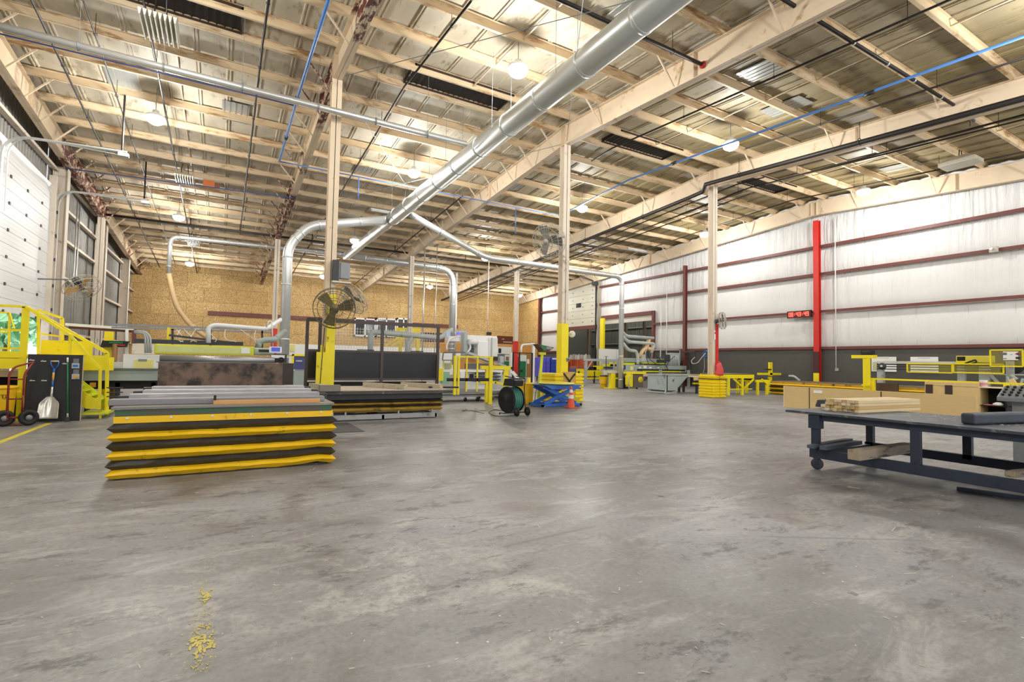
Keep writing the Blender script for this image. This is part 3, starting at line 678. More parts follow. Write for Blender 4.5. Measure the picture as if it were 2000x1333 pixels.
c3 = PX(158, 560, -5.0); fan('caged fan with orange-tan blades on the left wall beyond the dock door', c3, (.55, -.45, -.75), .62, grey, M('grey_wire', 'b9b4a6', .45, .2), M('amber_blade', 'd0a25a', .4), (-6.35, c3.y+.2, c3.z+.2))
c4 = PY(1074, 470, 15.9); fan('caged fan high on the column behind the blue lift', c4, (-.8, -.35, -.35), .66, grey, M('grey_wire', 'b9b4a6', .45, .2), dbl, (11.5, 16.05, c4.z+.3))
c5 = PY(1409, 627, 15.8); fan('caged fan on the red-sided column', c5, (.75, -.8, .1), .40, grey, M('grey_wire', 'b9b4a6', .45, .2), dbl, (20.5, 16.1, c5.z))
# speaker box pair on column
c = PY(655, 530, 16.0); t = thing('wall_speaker', 'grey box light fixture on the front column above the fans', 'box light', (2.95, 16.1, c.z))
MB().box((2.80, 15.85, c.z-.30), (2.98, 16.02, c.z+.32)).build('box', dgrey, t); MB().box((3.02, 15.9, c.z-.22), (3.32, 16.15, c.z+.28)).build('lamp_box', grey, t, bevel=.02); MB().box((2.8, 15.85, c.z-.36), (3.35, 16.1, c.z-.31)).build('shelf', creamw, t)
# dock door on the left wall
DD = M('white_door_panel', 'e9eaeb', .45, var=.02)
t = thing('door_1', 'large white sectional dock door, raised partly open', 'door', (-6.4, 24, 2.9), kind='structure')
zt, zbm = 8.3, 2.85
n_ = 12
for i in range(n_):
    z0 = zbm+(zt-zbm)*i/n_; z1 = zbm+(zt-zbm)*(i+1)/n_
    g = MB(); g.box((-6.46, 19.9, z0+.01), (-6.40, 27.55, z1-.01))
    for q in (.33, .66): g.box((-6.405, 19.9, z0+(z1-z0)*q-.006), (-6.395, 27.55, z0+(z1-z0)*q+.006))
    g.build('door_panel', DD, t)
    if i % 2 == 0:
        for y in (21.2, 23.0, 24.7, 26.4): MB().cb((-6.385, y, z0+.02), (.03, .12, .1)).build('hinge', dgrey, t)
MB().box((-6.41, 26.3, 3.9), (-6.385, 27.0, 4.25)).build('door_window', white, t, bevel=.01, label='small bright door window')
# curved transition panels leaning inward
g = MB()
for i in range(1):
    z0 = 8.3+.19*i; x0 = -6.43+.06*i*i*.9; x1 = -6.43+.06*(i+1)**2*.9
    g.hexa([(x0-.05, 19.9, z0), (x0, 19.9, z0), (x0, 27.55, z0), (x0-.05, 27.55, z0), (x1-.05, 19.9, z0+.19), (x1, 19.9, z0+.19), (x1, 27.55, z0+.19), (x1-.05, 27.55, z0+.19)])
g.build('door_panel', DD, t)
for (Y, za) in ((21.9, 8.46), (27.75, 8.35)):
    tt = thing('door_track', 'curved steel overhead door track, %s' % ('nearer one at the frame edge' if Y < 25 else 'farther one beside the wall column'), 'door track', (-6.3, Y, 0))
    P = fillet([(-6.33, Y, 0.1 if Y > 25 else 6), (-6.33, Y, za), (-3.15, Y, za+.12)], .7, 8)
    MB().sweep(P, .05, 6).build('track', galv, tt); MB().sweep([V(p)+V((.0, 0, -.14)) if V(p).x > -5.6 else V(p)+V((.14, 0, 0)) for p in P], .02, 6).build('track_lip', galv, tt)
    MB().cyl((-3.3, Y, za+.1), (-3.3, Y, roofz(Y)-.3), .035, 6).build('track_hanger', bkpipe, tt)
    MB().cb((-3.25, Y, za), (.3, .2, .12)).build('end_bracket', galv, tt)
    if Y > 25:
        for z in (1.2, 2.3, 3.3, 4.3, 5.4, 6.4, 7.4): MB().cb((-6.28, Y+.02, z), (.14, .16, .12)).build('roller', dgrey, tt)
MB().box((-6.5, 27.55, 0), (-6.25, 27.95, 8.9)).build('x', creamw).name = 'trim_4'
bpy.data.objects['trim_4']['kind'] = 'structure'
# vertical conduits on left wall
for k, px in enumerate((150, 155)):
    p = PX(px, 500, -6.25); t = thing('vertical_conduit', ['thin conduit rising on the corrugated wall, nearer of the pair', 'thin conduit rising on the corrugated wall, farther of the pair'][k], 'conduit', (-6.25, p.y, 0))
    MB().cyl((-6.33, p.y, 1.5), (-6.33, p.y, 8.8), .035, 8).build('conduit_pipe', galv2, t)
# digital clock
t = thing('digital_clock', 'red digital LED wall clock reading 08:43:49 left of the red column', 'clock', (29.05, 17.3, 4.9))
cz = (PX(1540, 615, 29.0).z); y1 = PX(1537, 613, 28.95).y; y0 = 16.42; zc = PX(1565, 614, 29).z
MB().box((28.95, y0, zc-.20), (29.08, y1, zc+.20)).build('clock_case', M('dark_maroon_case', '38090c', .4), t); MB().box((29.05, 16.3, zc-.05), (29.3, 17.2, zc+.03)).build('bracket', brown, t)
DSP = MB().box((28.94, y0+.07, zc-.15), (28.955, y1-.07, zc+.15)).build('display', M('dark_red_display', '5e0a10', .3), t)
led = M('red_led', 'ff4a3a', .4, emit=4, var=0)
SEG = {'0': 'abcdef', '8': 'abcdefg', '4': 'bcfg', '3': 'abcdg', '9': 'abcdfg'}
W = y1-y0-.2; cw = W/8
for i, ch in enumerate('08:43:49'):
    yc = y1-.1-cw*(i+.5); hw, hh = cw*.30, .105; g = MB(); T_ = .014
    def sg(ya, za, yb, zb): g.box((28.925, min(ya, yb)-T_, min(za, zb)-T_), (28.94, max(ya, yb)+T_, max(za, zb)+T_))
    if ch == ':': sg(yc, zc-.04, yc, zc-.04); sg(yc, zc+.04, yc, zc+.04)
    else:
        D = dict(a=(hw, hh, -hw, hh), b=(-hw, hh, -hw, 0), c=(-hw, 0, -hw, -hh), d=(hw, -hh, -hw, -hh), e=(hw, 0, hw, -hh), f=(hw, hh, hw, 0), g=(hw, 0, -hw, 0))
        for s_ in SEG[ch]: q = D[s_]; sg(yc+q[0], zc+q[1], yc+q[2], zc+q[3])
    g.build('digit' if ch != ':' else 'colon', led, DSP)
# conduits on the right wall
t = thing('wall_conduit', 'thin white conduit down the white wall right of the red column', 'conduit', (29.0, 15.1, 0)); py = PX(1627, 600, 29.0).y
MB().cyl((29.26, py, PX(1628, 722, 29.15).z), (29.26, py, 9.8), .025, 8).build('conduit_pipe', white, t); MB().cb((29.34, py, PX(1628, 722, 29.15).z), (.12, .14, .16)).build('outlet_box', M('aged_box', 'bdb9a8', .5), t)
for i, px in enumerate((1290, 1301)):
    py = PX(px, 620, 29.2).y; t = thing('wall_conduit', ['thin white conduit on the white wall, left of the pair', 'thin white conduit on the white wall, right of the pair'][i], 'conduit', (29.2, py, 0))
    MB().cyl((29.26, py, 1.5), (29.26, py, (6.6, 7.7)[i]), .03, 8).build('conduit_pipe', white, t)
p = PX(1941, 488, 29.22); t = thing('junction_box', 'small metal junction box on the second girt at the right edge', 'junction box', p); MB().cb(p, (.12, .3, .24)).build('box', M('aged_box', 'bdb9a8', .5), t, bevel=.02); MB().cyl(p+V((-.06, .05, .03)), p+V((-.16, .05, .03)), .05, 10).build('knob', galv, t)

# crumpled insulation edges above the wall rafter
ins = M('crumpled_white_vinyl', 'e4e4e4', .4, var=.05, bump=.5, scale=6); sp = sorted(PUR); n_i = 0
for i, y in enumerate(sp[:-1]):
    if y < 5.5 or y > 36: continue
    y2 = sp[i+1]; rnd = random.Random(i); g = MB(); z0 = roofz(y)-.27; ph = rnd.random()*6
    g.sweep([(28.96+.03*math.sin(ph+k*2), y+.12+(y2-y-.24)*k/8, roofz(y+(y2-y)*k/8)-.26+.025*math.sin(ph*2+k*1.7)) for k in range(9)], [.02]+[.05+.03*rnd.random() for _ in range(7)]+[.02], 8)
    o = g.build('insulation_edge', ins); tag(o, 'crumpled white insulation edge above the wall rafter, %s counted from the near end' % ORD[n_i], 'insulation', 'insulation edges above the wall rafter'); n_i += 1
# ================================================================== helpers for things read off the frame
def XY(px, py, Y): p = PY(px, py, Y); return p
def qy(mb, x0, y0, x1, y1, Y, dep=.03):
    xm, ym = (x0+x1)/2, (y0+y1)/2
    a = PY(x0, ym, Y).x; b = PY(x1, ym, Y).x; t = PY(xm, y0, Y).z; c = PY(xm, y1, Y).z
    mb.box((a, Y, max(0, c)), (b, Y+dep, t)); return (a, b, max(0, c), t)
def qx(mb, x0, y0, x1, y1, X, dep=.03):
    xm, ym = (x0+x1)/2, (y0+y1)/2
    a = PX(x0, ym, X).y; b = PX(x1, ym, X).y; t = PX(xm, y0, X).z; c = PX(xm, y1, X).z
    mb.box((X, a, max(0, c)), (X+dep, b, t)); return (min(a, b), max(a, b), max(0, c), t)
def partb(t, name, a, b, mat, **k): return MB().box(a, b).build(name, mat, t, **k)
def casters(t, pts, r=.07, w_=.05, d=(1, 0, 0), fork=.06, mat=None, hub=None):
    for p in pts:
        p = V(p)
        g = MB(); dv = V(d).normalized()*(w_*.75)
        g.bar((p.x+dv.x, p.y+dv.y, r), (p.x+dv.x, p.y+dv.y, 2*r+fork), .008, .05); g.bar((p.x-dv.x, p.y-dv.y, r), (p.x-dv.x, p.y-dv.y, 2*r+fork), .008, .05)
        g.cb((p.x, p.y, 2*r+fork), (w_*1.8, w_*1.8, .012)); fk = g.build('caster', hub or grey, t)
        g = MB(); g.lathe((p.x, p.y, r), [(0, -w_/2), (r*.9, -w_/2), (r, -w_*.35), (r, w_*.35), (r*.9, w_/2), (0, w_/2)], 18, d); g.build('wheel', mat or blk, fk)
# ------------------------------------------------ yellow access platform with stairs (left)
t = thing('access_platform', 'yellow steel access platform with railings and stairs beside the dock door', 'platform', (-4.2, 15.4, 0))
partb(t, 'deck', (-6.2, 14.95, 1.36), (-3.08, 17.6, 1.42), yel)
for z0, z1 in ((1.14, 1.36), (1.38, 1.52)): partb(t, 'fascia', (-6.2, 14.9, z0), (-3.76, 14.95, z1), yel)
partb(t, 'toe_board', (-6.2, 14.92, 1.56), (-3.78, 14.95, 1.60), yel)
partb(t, 'toe_board', (-4.10, 17.5, 1.44), (-3.05, 17.53, 1.83), yel)
partb(t, 'toe_board', (-3.76, 14.9, 1.42), (-2.36, 14.93, 1.46), yel)
partb(t, 'beam', (-3.1, 15.6, 1.10), (-2.3, 15.66, 1.42), yel)
g = MB(); g.bar((-3.78, 14.93, 0), (-3.78, 14.93, 2.5), .12, .05); g.build('post', yel, t)
g = MB(); g.bar((-6.2, 14.93, 2.50), (-3.78, 14.93, 2.50), .05, .05); g.build('top_rail', yel, t)
g = MB(); g.bar((-6.2, 14.93, 1.98), (-3.78, 14.93, 1.98), .04, .05); g.build('mid_rail', yel, t)
g = MB()
for P in (((-6.2, 17.55, 2.5), (-4.75, 17.55, 2.5)), ((-4.75, 17.55, 2.5), (-4.72, 17.55, 1.42)), ((-6.2, 17.55, 2.0), (-4.75, 17.55, 2.0))): g.bar(P[0], P[1], .04, .04)
g.bar((-4.75, 17.55, 2.5), (-4.55, 17.2, 2.1), .03, .03); g.build('back_rail', yel, t)
def poly_rail(t, name, pts, w_, mat):
    g = MB()
    for a, b in zip(pts, pts[1:]): g.bar(a, b, w_, w_)
    g.build(name, mat, t)
poly_rail(t, 'handrail', [(-3.78, 14.92, 2.5), PY(137, 655, 14.92), PY(196, 722, 14.92), PY(194, 800, 14.92)], .055, yel)
poly_rail(t, 'handrail', [PY(52, 600, 15.6), PY(210, 690, 15.6), PY(208, 812, 15.6)], .07, yel)
poly_rail(t, 'rail_post', [PY(137, 655, 14.93), PY(137, 692, 14.93)], .05, yel)
poly_rail(t, 'rail_post', [PY(75, 606, 15.6), PY(75, 692, 15.6)], .05, yel)
poly_rail(t, 'back_rail', [PY(74, 606, 17.5), PY(122, 622, 17.5), PY(122, 668, 17.5)], .06, yel)
poly_rail(t, 'back_rail', [PY(77, 652, 17.5), PY(120, 658, 17.5)], .045, yel)
# stringers + treads descending toward +X
g = MB(); g.prism([PY(x, y, 14.98) for x, y in ((112, 728), (157, 760), (190, 783), (191, 799), (168, 799), (112, 760))], (0, .03, 0)); g.build('stringer', yel, t)
g = MB(); g.prism([PY(x, y, 15.62) for x, y in ((112, 711), (160, 743), (205, 776), (205, 790), (160, 764), (112, 733))], (0, .03, 0)); g.build('stringer', lime, t)
pa, pb = PY(118, 742, 14.99), PY(188, 788, 14.99)
for i in range(5):
    q = pa.lerp(pb, (i+.5)/5); partb(t, 'tread', (q.x-.12, 15.0, q.z), (q.x+.12, 15.62, q.z+.03), lime)
partb(t, 'base_plate', (-2.75, 14.9, .10), (-2.25, 15.7, .14), lime)
partb(t, 'leg', (-2.42, 14.95, 0), (-2.38, 15.0, .12), yel); partb(t, 'leg', (-2.42, 15.6, 0), (-2.38, 15.65, .12), yel)
for x in (-6.0, -4.9): partb(t, 'leg', (x, 15.0, 0), (x+.08, 15.08, 1.2), yel); partb(t, 'leg', (x, 17.4, 0), (x+.08, 17.48, 1.36), yel)
t = thing('platform_shadow_recess', 'shadowed recess under the yellow platform, closed by an added black sheet', 'shadow_sheet', (-4.9, 16, 0)); partb(t, 'shadow_sheet', (-6.3, 15.6, 0), (-3.3, 15.66, 1.05), M('shadow_black', '0e0e10', .9), bevel=.01); partb(t, 'header_beam', (-6.3, 15.3, .95), (-3.75, 15.38, 1.08), wood)  # black sheet stands in for the shadow under the platform
partb(t, 'lower_rail', (-6.3, 15.3, .50), (-3.95, 15.36, .60), lime)
# ------------------------------------------------ black tool board
t = thing('tool_board', 'black plywood tool board standing under the yellow platform', 'tool board', (-3.15, 14.62, 0))
partb(t, 'board', (-3.62, 14.60, .0), (-2.70, 14.63, 1.465), M('black_board', '2b2b2c', .6, var=.12)); partb(t, 'pale_edge', (-2.70, 14.60, .0), (-2.685, 14.63, 1.44), M('raw_plywood_edge', 'c9b89a', .6))
for (px, py) in ((62, 704), (85, 706), (63, 744), (86, 744), (127, 711)):
    p = PY(px, py, 14.6); g = MB(); g.sweep([p, p+V((0, -.07, -.005)), p+V((0, -.075, .03))], .006, 6); g.cb(p+V((0, -.003, 0)), (.09, .006, .02)); g.build('hook', galv, t)
t = thing('clipboard_holder', 'grey card holder with blue label on the black board', 'holder', PY(148, 710, 14.58))
for lb, col, ty in (('grey card holder with blue label, upper right of the black board', blue, 701), ('grey card holder with orange label, lower right of the black board', M('amber_label', 'e8a41c', .5), 722)):
    if ty > 710: t = thing('clipboard_holder', lb, 'holder', PY(148, ty+8, 14.58))
    else: t['label'] = lb
    g = MB(); qy(g, 143, ty, 154, ty+13, 14.585, .012); g.build('card', M('grey_card', '77777a', .5), t)
    g = MB(); qy(g, 140, ty+9, 155, ty+19, 14.57, .012); g.build('pocket', lgrey, t); g = MB(); qy(g, 142, ty+12, 152, ty+16, 14.56, .01); g.build('label_plate', col, t)
# shovel
t = thing('scoop_shovel', 'aluminium scoop shovel with blue D-handle leaning on the black board', 'shovel', PY(100, 812, 14.5))
hp = PY(107, 705, 14.52); n1 = PY(106, 722, 14.52); n2 = PY(102, 762, 14.48); b0 = PY(100, 775, 14.46); b1 = PY(93, 818, 14.30)
g = MB(); g.sweep([n1+V((0, 0, .02)), PY(104.5, 733, 14.51)], .019, 12); g.build('upper_shaft', blue, t)
g = MB(); g.sweep([PY(104.8, 728, 14.505), PY(103.3, 744, 14.495)], .0195, 12); g.build('shaft_label', M('label_tan', 'e0b06a', .5), t)
g = MB(); g.sweep([PY(103.3, 743, 14.5), PY(102.3, 757, 14.485)], .0185, 12); g.build('upper_shaft', blue, t)
g = MB(); g.sweep([PY(102.3, 756, 14.485), b0+V((0, 0, -.08))], [.02, .024], 12); g.build('socket', M('bright_aluminium', 'dddcd6', .3, .6), t)
g = MB(); L_ = PY(99, 706, 14.52); R_h = PY(115, 706, 14.52)
g.sweep([L_, PY(100, 713, 14.52), PY(105.5, 722, 14.52)], .013, 8); g.sweep([R_h, PY(114, 713, 14.52), PY(107.5, 722, 14.52)], .013, 8); g.build('handle_fork', blue, t)
g = MB(); g.cyl(L_, R_h, .016, 10); g.build('grip', wood, t)
g = MB()
def sc(u, v):
    w_ = .155*(.55+.9*v)*(1 if v > .12 else .75) if v < .5 else .155
    w_ = .16*min(1, .35+2.2*v)*(1+.12*v); x = (u-.5)*2
    c = b0*(1-v)+b1*v; return c+V((x*w_*.98, -.02-.07*(abs(x)**2.5)*(1-.3*v), 0.0)) + V((0, .012*math.sin(x*9)*(1-v), 0))
g.grid(sc, 20, 12); g.build('scoop_blade', M('bright_aluminium', 'dddcd6', .3, .6), t, solid=.004)
# green handled tool
t = thing('floor_scraper', 'green-handled long floor scraper leaning on the black board', 'scraper', PY(131, 822, 14.5))
g = MB(); g.cyl(PY(132, 706, 14.56), PY(132, 808, 14.42), .014, 10); g.build('handle', green, t); g = MB(); g.cyl(PY(132, 699, 14.57), PY(132, 708, 14.56), .017, 10); g.build('hanging_cap', white, t)
p = PY(132, 808, 14.42); g = MB(); g.sweep([p, p-V((0, 0, .08))], [.016, .02], 8); g.build('ferrule', lgrey, t); g = MB(); g.prism([p+V((-.02, 0, -.07)), p+V((.02, 0, -.07)), p+V((.05, 0, -.19)), p+V((-.05, 0, -.19))], (0, .015, 0)); g.build('scraper_head', dgrey, t)
# ------------------------------------------------ yellow trash can + hand truck
def trashcan(name, lbl, c, r, h, mat, rim=None, txt=None, tdir=(-1, 0, 0), grp=None, tz=.72, tsz=.13, lid=None):
    t = thing(name, lbl, 'trash can', c); c = V(c)
    g = MB(); g.lathe(c, [(0, 0.01), (r*.80, 0.0), (r*.83, .03), (r*.96, h*.9), (r*.98, h*.97), (r*.93, h*.97), (r*.92, h*.9), (r*.8, .06), (0, .06)], 30); g.build('can_body', mat, t)
    g = MB(); g.lathe(c, [(r*.97, h*.93), (r*1.05, h*.93), (r*1.06, h), (r*.94, h), (r*.94, h*.93)], 30); g.build('rim', rim or mat, t)
    d = V((-c.x, -c.y, 0)).normalized(); s = d.cross(V((0, 0, 1)))
    for k in (-1, 1):
        e = c+s*(r*.98*k)+V((0, 0, h*.85)); g = MB(); g.cb(e, (.10, .10, .05), Matrix.Rotation(math.atan2(s.y, s.x), 3, 'Z')); g.build('handle_grip', mat, t)
    if txt:
        p = c+d*(r*.99)+V((0, 0, h*tz)); text_part(txt, 'lettering', M('black_print', '141414', .5), t, p, V((0, 0, 1)).cross(d), (0, 0, 1), tsz)
    return t
trashcan('trash_can', 'round yellow trash can behind the red hand truck', (-3.98, 14.3, 0), .30, .80, yel2, txt='BRUTE', tz=.74, tsz=.11)
t = thing('hand_truck', 'red two-wheeled hand truck standing in front of the yellow trash can', 'hand truck', (-3.55, 13.95, 0)); rd = M('dark_red_tube', '8f2f2a', .4, dirt='5a2420', amt=.04)
A = [G(15, 832), G(50, 826)]; L0 = PY(15, 822, 13.95); R0 = PY(46, 815, 13.95)
ups = []
for p in (V((-3.72, 13.93, 0)), V((-3.50, 13.97, 0))):
    g = MB(); g.sweep(fillet([p+V((0, 0, .08)), p+V((0, 0, 1.05)), p+V((.06, .04, 1.20)), V((-3.42, 14.15, 1.30))], .2), .019, 10); g.build('upright', rd, t)
for z in (.18, .55, .95): MB().cyl((-3.72, 13.93, z), (-3.50, 13.97, z), .014, 8).build('cross_bar', rd, t)
for k, p in enumerate((V((-3.76, 13.82, 0)), V((-3.40, 13.86, 0)))):
    g = MB(); ax = V((.45, -.89, 0)); g.lathe(p+V((0, .12, .165)), [(0, -.035), (.085, -.035), (.09, -.05), (.155, -.045), (.165, 0), (.155, .045), (.09, .05), (.085, .035), (0, .035)], 24, ax); wh = g.build('wheel', blk, t)
    g = MB(); g.lathe(p+V((0, .12, .165)), [(0, -.05), (.055, -.042), (.06, 0), (.055, .042), (0, .05)], 16, ax); g.build('wheel_hub', grey, wh)
    MB().cyl(p+V((.06 if k == 0 else -.07, .1, .165)), (-3.72 if k == 0 else -3.50, 13.95, .62), .013, 8).build('brace', rd, t)
MB().cyl((-3.78, 13.94, .165), (-3.38, 13.98, .165), .014, 8).build('axle', rd, t); partb(t, 'toe_plate', (-3.74, 13.97, .02), (-3.50, 14.10, .03), rd)
# floor lines
t = MB(); t.box((-3.19, 9.5, .0), (-3.09, 14.25, .006)); o = t.build('floor_line', M('worn_yellow_floor_paint', 'dccb3a', .6, var=.1, dirt='8c897c', amt=.07, dscale=6)); tag(o, 'yellow line painted on the floor near the red hand truck', 'floor marking')
c0, c1 = G(398, 1300), G(402, 1140); g = MB(); rnd = random.Random(5)
def fleck(x, y, r):
    k = rnd.randint(5, 9); g.face([g.bm.verts.new((x+r*rnd.uniform(.4, 1)*math.cos(2*PI*i/k)*rnd.uniform(.5, 1), y+r*rnd.uniform(.5, 1.2)*math.sin(2*PI*i/k), .003+rnd.random()*.0005)) for i in range(k)])
for (px, py, sp, n_, r_) in ((400, 1165, 11, 70, .013), (395, 1150, 16, 40, .007), (395, 1258, 22, 150, .013), (398, 1235, 24, 90, .009), (385, 1300, 22, 60, .007), (412, 1090, 16, 40, .007), (425, 1070, 12, 20, .006), (400, 1200, 20, 70, .006)):
    for i in range(n_): q = G(px+rnd.gauss(0, sp*.55), py+rnd.gauss(0, sp*.6)); fleck(q.x, q.y, r_*rnd.uniform(.3, 1.2))
o = g.build('floor_line_flecks', M('faded_yellow_paint', 'c9bc62', .6, var=.15)); tag(o, 'worn flecks of yellow line paint on the near floor', 'floor marking', kind='stuff')
# ------------------------------------------------ lift table (front, yellow/black bellows)
def bellows(t, x0, x1, y0, y1, zs, cols, out, rng=.012, seed=1, amp=1.):
    rnd = random.Random(seed)
    for (za, zb_), m_ in zip(zip(zs, zs[1:]), cols):
        zm = (za+zb_)/2; g = MB()
        def ring_(z, o):
            P = []; kk = lambda u, z: (.045*max(0, (u-.78)/.22)*max(0, 1-z/.5) if amp == 1. and seed == 3 else 0)
            n_ = 14
            for i in range(n_): u = i/n_; P.append((x0-o+(x1-x0+2*o)*u, y0-o+rnd.uniform(-rng, rng)*(o > 0), z+kk(u, z)+rnd.uniform(-rng, rng)*.5*amp))
            for i in range(5): u = i/5; P.append((x1+o+rnd.uniform(-rng, rng), y0-o+(y1-y0+2*o)*u, z))
            for i in range(5): u = i/5; P.append((x1+o-(x1-x0+2*o)*u, y1+o, z))
            for i in range(5): u = i/5; P.append((x0-o-rnd.uniform(-rng, rng)*(o > 0), y1+o-(y1-y0+2*o)*u, z))
            return [g.bm.verts.new(p) for p in P]
        A, B, C_ = ring_(za, 0), ring_(zm, out), ring_(zb_, 0)
        for P, Q in ((A, B), (B, C_)):
            for i in range(len(P)): g.face([P[i], P[(i+1) % len(P)], Q[(i+1) % len(P)], Q[i]])
        g.build('bellows_fold', m_, t, solid=.006)
t = thing('lift_table', 'big scissor lift table with yellow and black bellows, green deck edge', 'lift table', (.15, 7.6, 0))
x0, x1, y0, y1 = -1.08, 1.39, 7.58, 8.9
zs = [.0, .13, .24, .36, .46, .575, .68]
zs = [.02, .125, .235, .345, .46, .565, .675]
bellows(t, x0, x1, y0, y1, zs, [yel2, blkv, yel2, blkv, yel2, blkv], .062, .011, 3)
g = MB(); g.box((x0-.01, y0-.015, .675), (x1+.01, y1, .755)); g.build('yellow_skirt', yel2, t)
g = MB()
for i in range(6): g.cyl((x0+.12+i*.44, y0-.014, .735), (x0+.12+i*.44, y0-.026, .735), .014, 10)
g.build('rivets', galv, t)
grn = M('dirty_green_steel', '1f6b45', .5, var=.2, scale=4, vec=(.5, 1, 3), dirt='57504a', amt=.22, dscale=2.2)
partb(t, 'green_frame', (x0, y0, .755), (x1, y1, .835), grn, bevel=.006)
partb(t, 'deck_plate', (x0-.04, y0-.02, .835), (x1+.03, y1, .868), M('dusty_grey_wood', '8a8580', .75, var=.2, scale=3, vec=(.3, 3, 3), dirt='c9c5bf', amt=.05), bevel=.006)
MB().box((x0+.05, y0+.05, 0), (x1-.05, y1-.05, .02)).build('base_frame', dgrey, t)
slabm = [M('grey_timber', '8d8c90', .6, var=.14, scale=2, vec=(.3, 4, 4), dirt='a9a9ac', amt=.04), M('grey_slab', 'a3a4a9', .5, var=.1, scale=2, vec=(.3, 4, 4), dirt='c9cacc', amt=.07, dscale=7),
         M('pale_grey_slab', 'b9bac0', .5, var=.1, scale=2, vec=(.3, 4, 4), dirt='d6d6d8', amt=.09, dscale=8)]
for k, (ya, yb, xa, xb, mi, lb) in enumerate(((7.78, 7.98, -1.18, 1.32, 0, 'dark grey slab lying across the lift table, nearest its front edge'), (8.72, 8.98, -1.10, 1.40, 1, 'grey slab behind the lift table, second from the front'),
                                             (9.75, 10.0, -1.06, 1.42, 2, 'pale dusty grey slab behind the lift table, third from the front'), (10.8, 11.05, -1.05, 1.44, 2, 'pale dusty grey slab farthest behind the lift table'))):
    t2 = thing('conveyor_beam', lb, 'slab', (0, ya, .87)); zt = .945+.0*k
    MB().box((xa, ya, zt-(.075 if k == 0 else .15)), (xb, yb, zt)).build('slab_top', slabm[mi], t2, bevel=.008)
    if k: MB().box((xa-.12, ya+.02, zt-.12), (xa-.0, yb-.02, zt-.02)).build('end_block', dgrey, t2); MB().box((xb, ya+.02, zt-.12), (xb+.12, yb-.02, zt-.02)).build('end_block', dgrey, t2)
    if k:
        for x in (xa+.1, xb-.1): MB().box((x-.04, ya+.1, 0), (x+.04, ya+.16, zt-.07)).build('leg', dgrey, t2); pass
a, b = PY(417, 783, 7.66), PY(624, 779, 7.70)
t = thing('lumber_stick', 'orange-tinted pine stick on the front edge of the lift table', 'lumber', (.5, 7.67, .87)); MB().box((a.x, 7.64, .869), (b.x, 7.69, .92)).build('stick', M('orange_pine', 'd9a262', .6, var=.1, vec=(1, 8, 8)), t, bevel=.003)
t = thing('stop_block', 'tiny black stop upright beside the orange pine stick', 'stop', (a.x+.01, 7.72, .94)); MB().box((a.x, 7.70, .869), (a.x+.03, 7.73, .985)).build('stop', blk, t)
# ------------------------------------------------ panel machine with roller (behind lift table)
Y = 12.6
t = thing('panel_machine', 'wide panel processing machine with stained brown front board and steel roller', 'machine', (.2, Y+.6, 0))
brd = M('stained_brown_board', '7c6556', .55, var=.35, scale=1.6, dirt='2c2422', amt=.16, dscale=2.2)
g = MB(); qy(g, 308, 709, 556, 765, Y, .04); g.build('front_board', brd, t, bevel=.004)
g = MB(); qy(g, 553, 710, 573, 752, Y-.02, .10); g.build('end_bracket', M('rusty_black', '3a2f2b', .55, var=.3), t)
p = PY(312, 701, Y+.1); q = PY(536, 701, Y+.1); g = MB(); g.cyl(p, (q.x, p.y, p.z), .075, 20); g.build('steel_roller', M('polished_roller', 'a9a9a9', .38, .7, var=.1), t)
g = MB(); qy(g, 305, 708, 540, 710, Y+.02, .08); g.build('roller_ledge', grey, t)
g = MB(); qy(g, 302, 675, 496, 693, Y+.35, .05); g.build('guard_bar', lime, t, bevel=.01)
g = MB(); qy(g, 308, 678, 480, 690, Y+.34, .01); g.build('guard_panel', M('pale_lime_panel', 'd3da8c', .4), t)
g = MB(); qy(g, 471, 680, 488, 691, Y+.325, .01); g.build('warning_label', paper, t)
g = MB(); qy(g, 240, 693, 312, 722, Y+3.8+.2, .8); g.build('cabinet', white, t, bevel=.01)
g = MB(); qy(g, 261, 703, 300, 720, Y+3.8+.18, .02); g.build('cabinet_window', M('cabinet_yellow_glass', 'ece48a', .3), t); g = MB(); qy(g, 270, 702, 287, 706, Y+3.8+.17, .02); g.build('latch', grey, t)
g = MB(); qy(g, 258, 672, 300, 692, Y+3.8+.9, .3); g.build('control_box', M('speckled_box', 'd8d2c4', .5, dirt='7a5e58', amt=.05, dscale=9), t)
g = MB(); qy(g, 212, 708, 250, 720, Y+3.8+.5, .4); g.build('side_tray', white, t)
g = MB(); qy(g, 535, 692, 560, 709, Y+.2, .5); g.build('end_gearbox', dgrey, t)
for px in (549,): g = MB(); g.ring(PY(px, 704, Y-.05), (0, 1, 0), .055, .014, 20, 6); g.lathe(PY(px, 704, Y-.04), [(0, -.02), (.04, -.02), (.04, .02), (0, .02)], 14, (0, 1, 0)); g.build('handwheel', blk, t)
g = MB(); qy(g, 495, 680, 536, 694, Y+.5, .4); g.build('motor_housing', M('pale_green_grey', 'b9c2ae', .5), t, bevel=.03)
g = MB(); g.cb(PY(522, 686, Y+.3), (.35, .1, .06)); g.build('black_arm', blk, t)
g = MB(); g.cb(PY(538, 684, Y+.2), (.26, .06, .14), Matrix.Rotation(-.15, 3, 'X')); g.build('touch_screen', white, t); g = MB(); g.cb(PY(538.5, 683, Y+.15), (.18, .02, .09)); g.build('screen_glass', M('blue_screen', '3a46b4', .2, emit=.5), t)
g = MB(); qy(g, 530, 694, 556, 700, Y+.1, .2); g.build('keypad_shelf', white, t)
